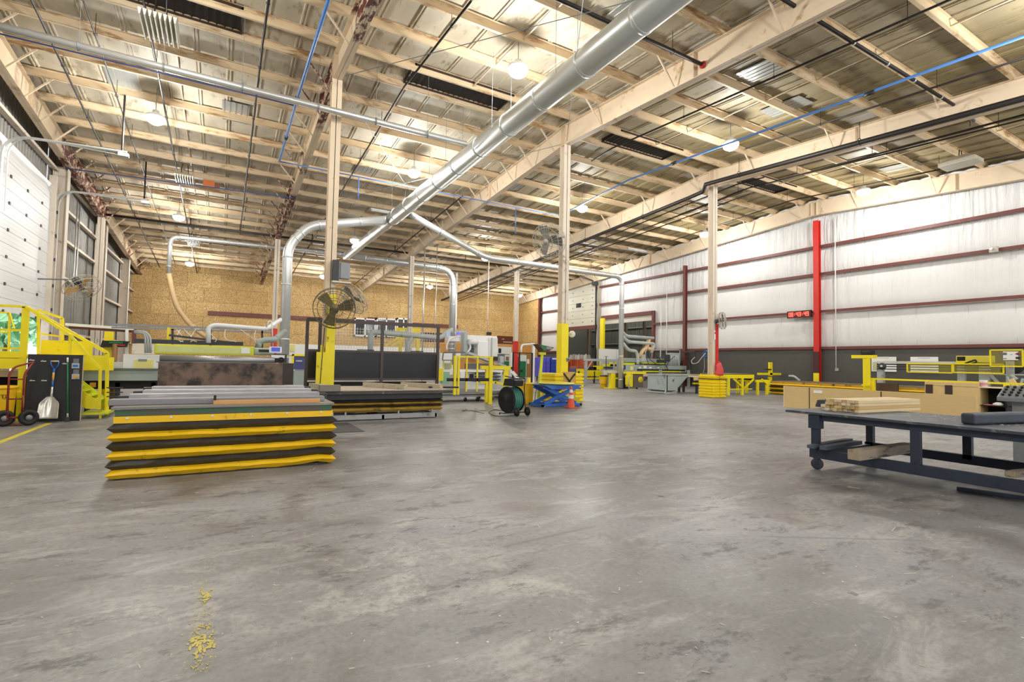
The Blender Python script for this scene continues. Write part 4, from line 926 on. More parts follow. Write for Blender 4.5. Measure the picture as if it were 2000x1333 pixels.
# frame rails over the machine with cables
g = MB(); g.bar(PY(218, 634, 15.5), PY(530, 645, 15.5), .05, .05); g.bar(PY(218, 640, 15.5), PY(530, 650, 15.5), .05, .04); g.build('overhead_rail', grey, t)
g = MB()
for px in (337, 411, 512): g.bar(PY(px, 643, 15.5), PY(px, 690, 15.5), .05, .05)
g.build('rail_post', M('brown_black_post', '4a3a34', .5), t)
g = MB(); g.bar(PY(262, 666, 15.3), PY(475, 672, 15.3), .08, .10); g.bar(PY(330, 655, 15.3), PY(470, 672, 15.3), .05, .05); g.build('carriage_beam', dgrey, t)
g = MB(); qy(g, 326, 640, 332, 664, 15.45, .04); g.build('yellow_strap', yel, t)
g = MB()
for i, (xa, xb) in enumerate(((345, 352), (352, 358), (360, 372), (382, 384), (402, 420), (440, 462), (470, 500), (500, 515))):
    A = PY(xa, 644, 15.45); B = PY(xb, 668, 15.2); g.sweep(fillet([A, (A+B)/2+V((.15*(-1)**i, 0, -.1)), B], .2), .009, 5)
g.build('cables', white, t)
g = MB(); g.sweep(fillet([PY(407, 670, 14.6), PY(407, 640, 14.6), PY(420, 635, 14.6), PY(520, 643, 14.6), PY(548, 625, 15.2)], .12), .055, 12); g.build('suction_pipe', white, t)
g = MB(); g.sweep(fillet([PY(504, 680, 14), PY(506, 668, 14), PY(520, 664, 14), PY(536, 664, 14), PY(556, 648, 15.2)], .15), .075, 12); g.build('suction_hose', ggrey, t)
g = MB(); g.sweep(fillet([PY(533, 678, 14.2), PY(531, 630, 14.2), PY(526, 626, 14.2), PY(520, 640, 14.2)], .1), .014, 8); g.build('cable_loop', white, t)
# white arch frame left + pipes
g = MB()
for dx in (0, 5, 10): g.sweep(fillet([PY(262, 647+dx*.3, 14.5), PY(285-dx*.4, 648+dx*.3, 14.5), PY(294-dx, 660, 14.5), PY(294-dx, 690, 14.5)], .15), .022, 8)
g.build('air_lines', lgrey, t)
g = MB(); g.bar(PY(128, 634, 17.6), PY(262, 643, 17.6), .10, .07); g.build('white_beam', white, t)
g = MB(); g.bar(PY(135, 640, 17.7), PY(262, 648, 17.7), .05, .06); g.bar(PY(262, 643, 17.6), PY(262, 676, 17.6), .10, .06); g.build('red_brown_beam', brown, t)
g = MB(); g.bar(PY(248, 645, 17.5), PY(248, 720, 17.5), .07, .05); g.build('white_leg', white, t)
# grey-green infeed beam
g = MB(); qy(g, 158, 720, 308, 723, Y+3.8-.1, .4); g.build('infeed_cap', M('dark_green_grey', '5e6a66', .5), t); g = MB(); qy(g, 158, 723, 308, 744, Y+3.8-.05, .3); g.build('infeed_beam', ggrey, t)
g = MB(); qy(g, 165, 744, 310, 760, Y+3.8+.3, .3); g.build('under_frame', blk, t)
for px in (172, 230, 300, 330, 430, 540):
    yy_ = Y+4.1 if px < 310 else Y+.35; a = PY(px, 745, yy_); partb(t, 'leg', (a.x-.05, yy_, 0), (a.x+.05, yy_+.12, .75), dgrey)
g = MB()
for py in (757, 766, 774): qy(g, 208, py, 240, py+2, Y+2.2, .05)
g.build('side_rails', dgrey, t)
g = MB(); qy(g, 175, 748, 186, 757, Y+3.5, .1); g.build('orange_block', M('amber_block', 'e0a030', .5), t)
# yellow post with small tray
t = thing('sign_post', 'yellow steel post with a small literature tray in front of the wall', 'post', (-2.95, 17.5, 0)); a = PY(213, 648, 17.5); partb(t, 'post', (a.x-.10, 17.5, 0), (a.x+.10, 17.62, a.z), yel)
t = thing('parts_tray', 'small black tray of red and green papers on a wooden stem', 'tray', PY(225, 710, 17.3)); c = PY(225, 672, 17.3)
g = MB(); g.prism([c+V((-.28, 0, .08)), c+V((.28, 0, .08)), c+V((.24, 0, -.08)), c+V((-.32, 0, -.10))], (0, .3, 0)); g.build('tray', blk, t); MB().cb(c+V((.02, -.02, .03)), (.3, .02, .04)).build('papers', green, t); MB().cb(c+V((.1, -.03, -.03)), (.22, .02, .03)).build('papers', red, t)
MB().cyl(c, (c.x, c.y, .0), .06, 8).build('stem', M('brown_card', '9a7048', .6), t)
# ------------------------------------------------ second lift table with lumber
Y0_ = 12.55
t = thing('lift_table', 'low scissor lift table with dirty yellow and black bellows and lumber on top', 'lift table', (3.6, 12.6, 0))
m1 = M('dirty_gold_vinyl', 'b8933a', .55, var=.2, dirt='5a4a28', amt=.08)
bellows(t, 2.15, 5.05, Y0_+.03, 14.4, [.20, .30, .36, .42, .50], [m1, blkv, m1, blkv], .06, .012, 5)
partb(t, 'black_skirt', (2.05, Y0_, .50), (5.10, 14.4, .64), blkv, bevel=.01)
partb(t, 'top_plate', (1.95, Y0_-.1, .64), (5.35, 14.6, .72), M('dark_steel_edge', '4a4644', .5, var=.2, dirt='8f8983', amt=.05), bevel=.006)
partb(t, 'worn_deck', (1.95, Y0_-.08, .72), (5.30, 14.55, .735), M('worn_plywood', 'b9ab98', .7, var=.15, dirt='776f66', amt=.05))
lf = M('pale_steel_frame', 'a7a9a8', .45, .2, dirt='5e5e5e', amt=.05)
partb(t, 'base_rail', (2.1, Y0_, .02), (4.95, Y0_+.06, .14), lf); partb(t, 'base_rail', (2.1, 14.2, .02), (4.95, 14.26, .14), lf)
for x in (2.12, 3.5, 4.9): partb(t, 'cross_rail', (x, Y0_, .02), (x+.06, 14.2, .12), lf)
for s in (-1, 1):
    for y in (12.7, 14.1): g = MB(); g.bar((3.5-s*1.2, y, .12), (3.5+s*1.2, y, .52), .05, .07); g.build('scissor_arm', dgrey, t)
for x in (2.3, 2.6, 3.9, 4.8): partb(t, 'lug', (x, Y0_-.01, .12), (x+.04, Y0_+.05, .22), lf)
def timber(lbl, a, b, w_, h_, mat=woodg, name='timber', grp=None):
    t = thing(name, lbl, 'lumber', a, group=grp); a = V(a); b = V(b); g = MB(); g.bar(a, b, w_, h_); g.build('beam', mat, t, bevel=.004)
timber('weathered timber at the left end of the low lift table', (2.05, 14.1, .785), (2.28, 12.5, .795), .13, .12)
timber('weathered timber in the middle of the low lift table', (3.45, 14.2, .795), (4.15, 12.75, .795), .13, .12)
timber('weathered timber toward the right end of the low lift table', (4.55, 14.3, .795), (5.2, 12.9, .795), .13, .12)
timber('thick grey timber lying at the left front of the low lift table', (1.98, 12.42, .80), (2.45, 12.46, .80), .16, .15, M('splintered_grey', '8f8780', .7, var=.2))
timber('black strip lying on the right end of the low lift table', (4.95, 13.2, .76), (5.75, 13.0, .76), .12, .04, blk, 'strip')
# ------------------------------------------------ black guarded machine
Y = 16.8
t = thing('guard_enclosure', 'long dark steel frame with black panels behind the yellow column', 'machine guard', (4.3, Y, 0)); dk = M('dark_brown_steel', '4d4543', .45, .2, var=.15)
def fb(pts, w_=.09, nm='frame_bar', m_=dk, tt=None): g = MB(); g.bar(pts[0], pts[1], w_, w_); g.build(nm, m_, tt or t)
a = PY(599, 624, Y); b = PY(857, 640, Y); zb_ = PY(597, 755, Y).z; zt = (a.z+b.z)/2
fb([(a.x, Y, 2.70), (b.x, Y, 2.70)], .11)
for px in (599, 624, 746, 855): x = PY(px, 680, Y).x; fb([(x, Y, .0), (x, Y, 2.7)], .09)
z1, z2 = PY(700, 687, Y).z, PY(700, 741, Y).z
fb([(a.x, Y, z1), (b.x, Y, z1)], .07); fb([(a.x, Y, z2), (b.x, Y, z2)], .07)
partb(t, 'black_panel', (a.x, Y-.01, z2), (b.x, Y+.02, z1), M('glossy_black_panel', '0f0f13', .32, var=.3)); partb(t, 'panel_latch', (3.8, Y-.06, z1+.04), (4.35, Y-.02, z1+.07), blk); partb(t, 'panel_latch', (5.6, Y-.06, z1+.04), (6.05, Y-.02, z1+.07), blk)
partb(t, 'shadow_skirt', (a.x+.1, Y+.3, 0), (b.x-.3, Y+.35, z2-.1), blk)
t = thing('column_guard', 'bent yellow steel guard sheet wrapped round the fan column', 'column guard', (2.75, 15.95, 0)); ysh = M('scuffed_yellow_sheet', 'f2e01c', .45, var=.05, dirt='3d3a22', amt=.02, dscale=2.5)
g = MB(); a = PY(632, 700, 15.9).x; c = PY(652, 700, 15.9).x; zt = PY(642, 575, 15.9).z
g.hexa([(a-.02, 15.86, 0), (c, 15.86, 0), (c, 15.99, 0), (a-.02, 15.99, 0), (a+.10, 15.86, zt), (c+.01, 15.86, zt), (c+.01, 15.99, zt), (a+.10, 15.99, zt)]); g.build('tall_sheet', ysh, t)
g = MB(); qy(g, 617, 688, 634, 770, 15.8, .03); g.build('low_sheet', ysh, t)
for s in (-1, 1): g = MB(); x = (a+c)/2; g.box((a-.03 if s < 0 else c-.0, 15.88, 0), (a-.01 if s < 0 else c+.02, 16.36, 1.9)); g.build('side_plate', ysh, t)
g = MB(); g.cyl(PY(625, 750, 15.7), PY(634, 640, 15.7), .012, 6); g.build('cable', blk, t)
# ================================================================== middle of the hall
# yellow safety gate and bench
Y = 15.8; ypl = yel
t = thing('safety_gate', 'yellow steel safety gate frame left of the hose reel', 'gate', (7.5, Y, 0))
def vx(px, Y): return PY(px, 740, Y).x
zt = PY(920, 696, Y).z
for px, w_ in ((888, .09), (895, .07), (958, .13)):
    x = vx(px, Y); g = MB(); g.box((x-w_/2, Y-.04, 0 if px > 950 else .35), (x+w_/2, Y+.04, zt)); g.build('gate_post', ypl, t)
g = MB(); g.box((vx(886, Y), Y-.03, zt-.05), (vx(962, Y), Y+.03, zt)); g.build('top_bar', ypl, t)
for px in (911, 932): x = vx(px, Y); g = MB(); g.box((x-.025, Y-.02, .45), (x+.025, Y+.02, zt)); g.build('gate_bar', ypl, t)
g = MB(); g.box((vx(873, Y), Y-.02, PY(910, 743, Y).z-.04), (vx(955, Y), Y+.02, PY(910, 739, Y).z)); g.build('black_bar', blk, t)
t = thing('steel_bench', 'yellow steel bench frame behind the hose reel', 'bench', (8.7, 16.6, 0)); Y = 16.6
z1 = PY(968, 715, Y).z; z0 = PY(968, 722, Y).z
g = MB(); g.box((vx(938, Y), Y-.06, z0), (vx(996, Y), Y+.06, z1)); g.build('top_beam', ypl, t); g = MB(); g.box((vx(996, Y), Y-.05, z0), (vx(998, Y)+.03, Y+.05, z1-.03)); g.build('end_cap', blk, t)
g = MB(); x = vx(951, Y); g.box((x-.06, Y-.05, 0), (x+.06, Y+.05, z0)); g.build('leg', ypl, t)
g = MB(); x = vx(988, Y); g.prism([(x-.10, Y-.05, 0), (x+.07, Y-.05, 0), (x+.09, Y-.05, z0), (x-.09, Y-.05, z0)], (0, .1, 0)); g.build('leg', ypl, t)
g = MB(); g.bar(PY(938, 747, Y), PY(968, 748, Y), .08, .08); g.bar(PY(966, 747, Y), PY(994, 753, Y), .08, .08); g.build('lower_beam', ypl, t)
# roller cart under gate
t = thing('flat_cart', 'low grey flat cart on casters beyond the second lift table', 'cart', (7.4, 17.4, 0)); g = MB(); g.box((6.4, 17.0, .24), (9.2, 18.2, .28)); g.build('cart_deck', dgrey, t)
g = MB(); g.box((6.4, 17.0, .18), (9.2, 17.05, .24)); g.box((6.4, 18.15, .18), (9.2, 18.2, .24)); g.bar((6.7, 17, .36), (9.1, 17, .30), .03, .03); g.build('cart_frame', grey, t)
casters(t, [(7.85, 17.1, 0), (8.35, 17.1, 0), (8.95, 17.1, 0), (6.7, 17.1, 0), (8.9, 18.1, 0)], .075, .05, (1, .3, 0), .0)
t = thing('storage_crate', 'grey plastic crate on the floor under the yellow bench', 'crate', (8.95, 17.9, 0)); a = vx(963, 17.8); b = vx(982, 17.8)
g = MB(); g.prism([(a, 17.8, 0), (b, 17.8, 0), (b+.04, 17.8, .33), (a-.04, 17.8, .33)], (0, .4, 0)); g.build('crate_body', grey, t); partb(t, 'crate_rim', (a-.06, 17.76, .31), (b+.06, 18.24, .36), lgrey); partb(t, 'crate_panel', (a+.08, 17.78, .06), (b-.08, 17.8, .25), dgrey)
# hose reel cart
t = thing('hose_reel_cart', 'black hose reel cart with green hose in the middle of the floor', 'hose reel', (7.55, 12.6, 0))
c = PY(1000, 778, 12.5); ax = V((.80, -.42, 0)).normalized(); c = V((c.x-.02, 12.5, .43)); R = .365
ax = V((-1.0, -.20, 0)).normalized()
for k, o in enumerate((.17, -.17)):
    g = MB(); g.lathe(c+ax*o, [(0, -.012), (R-.02, -.012), (R, -.02), (R+.01, 0), (R, .02), (R-.02, .012), (R*.6, .014), (.1, .02), (.06, .05), (0, .05)], 36, ax); g.build('reel_disc', M('black_plastic', '222327', .4, var=.15), t)
g = MB()
for j, rr in enumerate((.31, .33)):
    for i in range(9): g.ring(c+ax*(-.15+.037*i+(.01 if j else 0)), ax, rr-.02*((i+j) % 2), .018, 30, 6)
g.build('hose', M('green_hose', '3f8a78', .4, var=.15), t)
MB().cyl(c+ax*.17, c+ax*.22, .04, 14).build('axle_cap', grey, t)
s = V((ax.y, -ax.x, 0))
if s.x < 0: s = -s
bx = c+s*.10-ax*.0; b0 = V((bx.x, bx.y, .82))
g = MB(); g.prism([b0-s*.26-ax*.15, b0+s*.22-ax*.15, b0+s*.26-ax*.15+V((0, 0, .16)), b0+s*.08-ax*.15+V((0, 0, .22)), b0-s*.2-ax*.15+V((0, 0, .20))], ax*.34); g.build('tool_tray', M('black_plastic', '222327', .4), t, bevel=.015)
g = MB()
for o in (.21, -.21):
    g.sweep(fillet([c+ax*o-s*.25+V((0, 0, -.39)), c+ax*o-s*.05+V((0, 0, -.385)), c+ax*o+s*.38+V((0, 0, -.33)), c+ax*o+s*.30+V((0, 0, .34)), c+ax*o+s*.34+V((0, 0, .62)), c+ax*o-s*.05+V((0, 0, .66))], .08), .014, 8)
    g.sweep([c+ax*o-s*.25+V((0, 0, -.38)), c+ax*o-s*.25+V((0, 0, -.43))], .018, 8)
g.cyl(c+ax*.21+s*.34+V((0, 0, .60)), c-ax*.21+s*.34+V((0, 0, .60)), .014, 8); g.build('tube_frame', blk, t)
for o in (.2, -.2):
    w0 = c+s*.46+ax*o; w0.z = .125; g = MB(); g.lathe(w0, [(0, -.02), (.11, -.02), (.125, 0), (.11, .02), (0, .02)], 24, ax); wh = g.build('wheel', blk, t); g = MB(); g.lathe(w0, [(0, -.03), (.05, -.025), (.05, .025), (0, .03)], 14, ax); g.build('wheel_hub', dgrey, wh)
t = thing('loose_hose', 'loop of thin green hose lying on the floor beside the reel cart', 'hose', (6.9, 12.4, 0)); g = MB()
P = [G(1000, 806, .01), G(965, 800, .01), G(953, 806, .01), G(965, 813, .01), G(990, 814, .01), G(1010, 811, .01)]; g.sweep(fillet(P, .25, 6), .011, 6)
g.build('hose_loop', M('dark_green_hose', '2e4a40', .5), t); g = MB(); g.sweep(fillet([G(945, 808, .01), G(920, 802, .01), G(900, 804, .01), G(912, 800, .01)], .3, 6), .009, 6); g.build('hose_tail', M('dark_green_hose', '2e4a40', .5), t)
# trash can, stand, blue lift, cone
p = G(1036, 790); trashcan('trash_can', 'yellow trash can between the hose reel and the blue lift', (p.x-.08, p.y+.2, 0), .30, .76, yel2)
t = thing('post_stub', 'short yellow post behind the yellow trash can', 'post', (9.6, 16.4, 0)); a = PY(1033, 740, 16.5); g = MB(); g.cyl((a.x, 16.5, 0), (a.x, 16.5, PY(1032, 738, 16.5).z), .06, 12); g.build('post', yel, t)
t = thing('tray_stand', 'tall yellow-green stand with a wedge-shaped tray on top', 'stand', (9.98, 15.26, 0)); Y = 15.45; b = V((G(1056, 790).x, Y, 0)); tp = PY(1059, 690, Y)
g = MB(); g.bar(b, V((tp.x, Y, tp.z)), .09, .06); g.build('pole', lime, t); partb(t, 'foot', (b.x-.2, Y-.2, 0), (b.x+.2, Y+.3, .03), lime); g = MB(); g.bar((b.x-.10, Y+.1, 0), (tp.x, Y+.05, tp.z-.25), .03, .03); g.build('cord', lgrey, t)
q = PY(1062, 684, Y); g = MB(); g.prism([q+V((-.36, -.15, .20)), q+V((.36, -.15, .10)), q+V((.14, -.15, -.04)), q+V((-.12, -.15, -.04))], (0, .34, 0)); g.build('tray', M('dark_brown_tray', '5c3a30', .5), t)
g = MB(); g.prism([q+V((-.28, -.17, .17)), q+V((.02, -.17, .12)), q+V((-.02, -.17, -.02)), q+V((-.12, -.17, -.02))], (0, .02, 0)); g.build('tray_label', green, t); MB().cb(q+V((.12, -.17, .07)), (.25, .02, .10)).build('tray_panel', grey, t)
MB().cb(tp+V((0, 0, -.02)), (.26, .1, .09)).build('bracket', lime, t)
t = thing('scissor_lift', 'blue scissor lift with round yellow turntable top', 'scissor lift', (10.2, 14.5, 0)); cx, cy = 10.15, 14.55
for y in (cy-.42, cy+.36): partb(t, 'base_rail', (cx-.85, y, .02), (cx+.80, y+.07, .11), blue)
for x in (cx-.85, cx+.72): partb(t, 'base_cross', (x, cy-.42, .02), (x+.08, cy+.42, .09), blue)
for y in (cy-.36, cy+.30):
    g = MB(); g.bar((cx-.72, y, .10), (cx+.62, y, .68), .05, .13); g.build('scissor_arm', blue, t)
    g = MB(); g.bar((cx+.62, y+.06, .10), (cx-.70, y+.06, .68), .05, .13); g.build('scissor_arm', blue, t)
g = MB(); g.prism([(cx-.80, cy-.45, .74), (cx+.80, cy-.45, .74), (cx+.45, cy-.45, .60), (cx-.50, cy-.45, .60)], (0, .9, 0)); g.build('top_frame', blue, t)
g = MB(); g.lathe((cx, cy, .76), [(0, 0), (.62, 0), (.64, .02), (.62, .05), (0, .05)], 40); g.build('turntable', M('pale_yellow_top', 'e6dc62', .4), t); g = MB(); g.lathe((cx, cy, .68), [(0, 0), (.3, 0), (.3, .08), (0, .08)], 20); g.build('bearing', dgrey, t)
g = MB(); g.cyl((cx-.2, cy, .15), (cx+.3, cy, .45), .05, 10); g.build('cylinder', blk, t); g = MB(); g.prism([(cx+.75, cy-.1, .68), (cx+1.0, cy-.1, .62), (cx+1.0, cy-.1, .56), (cx+.7, cy-.1, .60)], (0, .4, 0)); g.build('side_lip', blue, t)
partb(t, 'hydraulic_pack', (cx+.95, cy+.3, 0), (cx+1.25, cy+.55, .25), M('yellow_pack', 'dcc422', .5))
t = thing('traffic_cone', 'orange traffic cone with white bands in front of the blue lift', 'traffic cone', (10.19, 13.74, 0)); q = G(1115, 797)
MB().cb((q.x, q.y, .018), (.36, .36, .035)).build('cone_base', orange, t, bevel=.01)
g = MB(); g.lathe((q.x, q.y, .03), [(.14, 0), (.13, .02), (.035, .66), (.025, .68), (0, .68)], 24); cb_ = g.build('cone_body', orange, t)
for z0, z1 in ((.28, .40), (.48, .58)):
    r0, r1 = .13-.095*(z0-.02)/.64, .13-.095*(z1-.02)/.64; g = MB(); g.lathe((q.x, q.y, .03), [(r0+.003, z0), (r1+.003, z1)], 24); g.build('white_band', white, cb_)
gy = M('guard_yellow', 'f4d81a', .4, var=.05)
def guard(lbl, cx, cy, w_, d_, h_, strap=True, front=None):
    t = thing('column_protector', lbl, 'column protector', (cx, cy, 0))
    for k in (-1, 1):
        g = MB(); n_ = 8; xa, xb = (cx-w_/2, cx-.02) if k < 0 else (cx+.02, cx+w_/2)
        if front is not None and k > 0: xa, xb = cx+w_*.22, cx+w_/2
        if front is not None and k < 0: xa, xb = cx-w_/2, cx-w_*.22
        for i in range(n_):
            z0 = h_*i/n_; z1 = h_*(i+1)/n_; m_ = (z0+z1)/2; e = .05
            for (p, q, ea, eb) in ((z0, z0+.03, e, 0), (z0+.03, z1-.03, 0, 0), (z1-.03, z1, 0, e)):
                def rg(z, e_): return [(xa+e_*(k < 0), cy-d_/2+e_, z), (xb-e_*(k > 0), cy-d_/2+e_, z), (xb-e_*(k > 0), cy+d_/2-e_, z), (xa+e_*(k < 0), cy+d_/2-e_, z)]
                g.hexa(rg(p, ea)+rg(q, eb))
        g.build('protector_half', gy, t)
    if strap and front is None: partb(t, 'strap', (cx-w_/2-.01, cy-d_/2-.012, h_*.80), (cx+w_/2+.01, cy+d_/2+.012, h_*.84), blk)
    if front is not None:
        partb(t, 'middle_panel', (cx-w_*.22, cy-d_/2+.04, 0), (cx+w_*.22, cy-d_/2+.07, h_*1.05), M('tan_board', 'd9b25e', .6))
        g = MB(); y = cy-d_/2+.0; g.bar((cx-w_*.2, y, h_), (cx+w_*.2, y, h_*.45), .03, .05); g.bar((cx+w_*.2, y, h_), (cx-w_*.2, y, h_*.45), .03, .05); g.build('crossed_strap', blk, t)
    return t
guard('yellow ribbed column protector with crossed black straps behind the blue lift', 11.56, 16.2, 1.35, 1.0, 1.10, front=1)
guard('yellow ribbed column protector around the red-sided column', 20.28, 16.15, .90, .84, 1.07)
t = thing('round_dial', 'round white dial on the column behind the blue lift', 'dial', (11.8, 16.1, PY(1117, 653, 16.1).z)); q = PY(1117, 653, 16.1)
g = MB(); g.lathe(q, [(0, -.02), (.13, -.02), (.14, 0), (.13, .02), (0, .02)], 28, (-.57, -.82, 0)); g.build('dial_face', M('dial_white', 'e9e6d6', .4, dirt='a8a070', amt=.05, dscale=14), t); g = MB(); g.ring(q, (-.57, -.82, 0), .14, .012, 28, 6); g.build('dial_rim', dgrey, t); MB().bar(q, (11.6, 16.15, q.z), .03, .03).build('bracket', grey, t)
q = PY(1108, 703, 16.06); t = thing('outlet_box', 'grey outlet box on the yellow column base', 'outlet', q); MB().cb(q+V((0, -.03, 0)), (.14, .08, .14)).build('box', grey, t, bevel=.01); MB().cb(q+V((0, -.08, 0)), (.05, .01, .05)).build('socket', blk, t)
# ------------------------------------------------ things toward the board wall
Y = 30
t = thing('mesh_fence', 'white wire mesh fence in front of the board wall', 'fence', (8, Y, 0)); a = PY(652, 660, Y); b = PY(858, 660, Y); z0 = PY(740, 690, Y).z; z1 = PY(700, 640, Y).z
n_ = int((b.x-a.x)/.16); gr = M('white_wire', 'e6e4dc', .5); g = MB()
for i in range(n_+1): x = a.x+(b.x-a.x)*i/n_; g.bar((x, Y, .2), (x, Y, z1), .018, .018)
z = .2
while z < z1: g.bar((a.x, Y, z), (b.x, Y, z), .018, .018, (0, 1, 0)); z += .16
g.build('wire_grid', gr, t)
for f in (0, .33, .66, 1): x = a.x+(b.x-a.x)*f; g = MB(); g.bar((x, Y+.05, 0), (x, Y+.05, z1+.05), .06, .06); g.build('fence_post', lgrey, t)
# window in the back wall
for k, (x0, x1) in enumerate(((692, 733), (735, 773), (775, 800))):
    a = PY(x0, 628, 50.2); b = PY(x1, 652, 50.2); t = thing('window_%d' % (k+1), ['white framed office window high in the board wall, leftmost', 'white framed office window in the board wall, middle one', 'white framed office window in the board wall, rightmost'][k], 'window', (a.x, 50.2, b.z), kind='structure')
    z0, z1 = b.z-.35, a.z+.35; g = MB()
    g.box((a.x, 50.1, z0), (b.x, 50.3, z0+.14)); g.box((a.x, 50.1, z1-.14), (b.x, 50.3, z1)); xm = (a.x+b.x)/2
    for x in (a.x, xm-.06, b.x-.12): g.box((x, 50.1, z0), (x+.12, 50.3, z1))
    wf_ = g.build('window_frame', white, t); partb(wf_, 'pane', (a.x, 50.22, z0), (b.x, 50.26, z1), glass)
t = thing('sliding_rail', 'brown pipe rail above the office windows', 'rail', (13, 50, 5.6)); p = PY(718, 621, 50.28); q = PY(802, 630, 50.28); g = MB(); g.cyl(p, (q.x, p.y, p.z), .06, 8); g.build('rail', brown, t)
# yellow stair tower far
Y = 40
t = thing('stair_tower', 'yellow stair landing behind the black panel machine', 'stairs', (14, Y, 0)); a, b = PY(780, 640, Y), PY(820, 676, Y)
partb(t, 'landing_box', (a.x, Y, a.z-.9), (b.x, Y+1, a.z), yel); 
for px in (783, 800, 817): x = PY(px, 660, Y).x; partb(t, 'post', (x-.12, Y, 0), (x+.12, Y+.2, a.z-.9), yel)
g = MB(); g.bar(PY(752, 676, Y), PY(778, 660, Y), .12, .12); g.bar(PY(764, 676, Y), PY(780, 668, Y), .12, .12); g.build('stair_rail', yel, t)
# horizontal suction pipes behind
Y = 28; zc = PY(800, 656, Y).z
t = thing('suction_pipe', 'pale elbowed suction pipe above the black panels', 'pipe', PY(722, 680, Y)); g = MB(); a = PY(723, 690, Y); b = PY(880, 662, Y)
g.sweep(fillet([(a.x, Y, a.z-.5), (a.x, Y, zc+.1), (PY(740, 655, Y).x, Y, zc+.1), (PY(862, 660, Y).x, Y, zc-.05), (PY(872, 650, Y).x, Y, zc+.3), PY(884, 645, Y)], .3), .15, 14)
g.sweep(fillet([(PY(797, 688, Y).x, Y, .8), (PY(797, 670, Y).x, Y, zc-.5), PY(805, 660, Y)], .3), .13, 12); g.build('pipe_run', lgrey, t)
t = thing('pedestal', 'round white pedestal leg under the suction pipe', 'machine', (11, 27.9, 0)); q = PY(723, 690, 28); partb(t, 'pedestal', (q.x-.25, 27.7, 0), (q.x+.25, 28.3, 1.6), white, bevel=.03)
# low white machine bed with blue tarp and yellow frame between panel machine and black enclosure
Y = 24
t = thing('blue_cabinet', 'blue-purple cabinet door in a yellow frame beyond the roller machine', 'cabinet', (4.4, Y, 0)); g = MB(); qy(g, 574, 695, 600, 722, Y, .05); g.build('door', M('purple_blue', '4a4f86', .5), t)
g = MB(); qy(g, 570, 692, 600, 696, Y-.03, .08); g.build('frame_top', yel, t); g = MB(); qy(g, 570, 692, 574, 722, Y-.03, .08); g.build('frame_side', yel, t); g = MB(); qy(g, 576, 722, 600, 725, Y-.03, .08); g.build('sill', grey, t)
g = MB(); qy(g, 556, 694, 571, 696, Y, .05); g.build('yellow_strip', M('dull_yellow', 'c8c83a', .5), t); g = MB(); qy(g, 578, 704, 590, 707, Y-.04, .02); g.build('scratch_mark', lgrey, t)
g = MB(); qy(g, 574, 725, 600, 765, Y-.2, .6); g.build('lower_box', ggrey, t)
t = thing('wall_notice', 'pale yellow notice on the white band of the back wall', 'notice', PY(571, 680, 50)); g = MB(); qy(g, 566, 674, 576, 687, 50.2, .04); g.build('sheet', M('pale_yellow_sheet', 'e3de8e', .5), t)
# white CNC machine cluster 860-985
Y = 25
t = thing('cnc_machine', 'tall white woodworking machine with cabinet behind the yellow gate', 'machine', (11, Y, 0))
g = MB(); qy(g, 933, 667, 955, 697, Y-.05, .8); g.build('cabinet_door', white, t, bevel=.02); g = MB(); qy(g, 910, 656, 971, 668, Y, 1.2); g.build('top_housing', white, t, bevel=.02)
g = MB(); qy(g, 955, 660, 972, 697, Y-.1, 1.1); g.build('right_tower', M('off_white', 'dfe0dc', .4), t, bevel=.02); g = MB(); qy(g, 960, 660, 962, 697, Y-.15, .05); g.build('tower_seam', lgrey, t)
g = MB(); qy(g, 906, 650, 913, 700, Y-.2, .4); g.build('column', lgrey, t); g = MB(); qy(g, 887, 688, 930, 688.5, Y, .3); g.build('thin_shelf', grey, t)
g = MB(); qy(g, 913, 672, 932, 690, Y+.5, .1); g.build('emblem_panel', M('panel_grey', 'a9aca8', .5), t)
cc = PY(923, 682, Y+.45); g = MB(); g.ring(cc, (0, 1, 0), .16, .018, 26, 6); g.build('emblem_ring', M('dark_green_print', '2f6b4e', .5), t)
text_part('W', 'emblem_letter', M('dark_green_print', '2f6b4e', .5), t, cc, (1, 0, 0), (0, 0, 1), .22, .01)
g = MB(); g.bar(PY(912, 690, Y-.4), PY(985, 716, Y-.4), .5, .12, (0, 0, 1)); g.build('gantry_beam', lgrey, t, bevel=.02); g = MB(); g.bar(PY(914, 697, Y-.5), PY(930, 703, Y-.5), .06, .06); g.build('gantry_strip', grey, t)
g = MB(); g.sweep(fillet([PY(915, 668, Y-.3), PY(933, 668, Y-.3)], .1), .14, 12); g.sweep(fillet([PY(916, 668, Y-.3), PY(920, 680, Y-.3), PY(912, 690, Y-.3)], .2), .05, 8); g.build('hose', white, t)
g = MB(); qy(g, 953, 649, 960, 655, Y, .2); g.build('beacon', blk, t)
g = MB(); qy(g, 915, 711, 956, 721, Y-.3, .5); g.build('dark_bed', M('dark_bed_grey', '5b5f64', .4), t); g = MB(); qy(g, 913, 701, 930, 709, Y-.2, .2); g.build('orange_panel', M('orange_board', 'd98a44', .5), t)
g = MB(); qy(g, 858, 723, 982, 727, Y-.8, 1.6); g.build('table_rim', white, t); g = MB(); qy(g, 910, 727, 980, 770, Y-.5, 1.2); g.build('machine_base', white, t)
for py in (729, 735, 741): g = MB(); qy(g, 932, py, 978, py+2.2, Y-.9, .3); g.build('roller', M('dark_roller', '3c3d40', .4), t)
g = MB(); qy(g, 918, 731, 925, 741, Y-.6, .05); g.build('vent_panel', blk, t); g = MB(); qy(g, 962, 733, 983, 762, Y-.7, .4); g.build('side_box', lgrey, t)
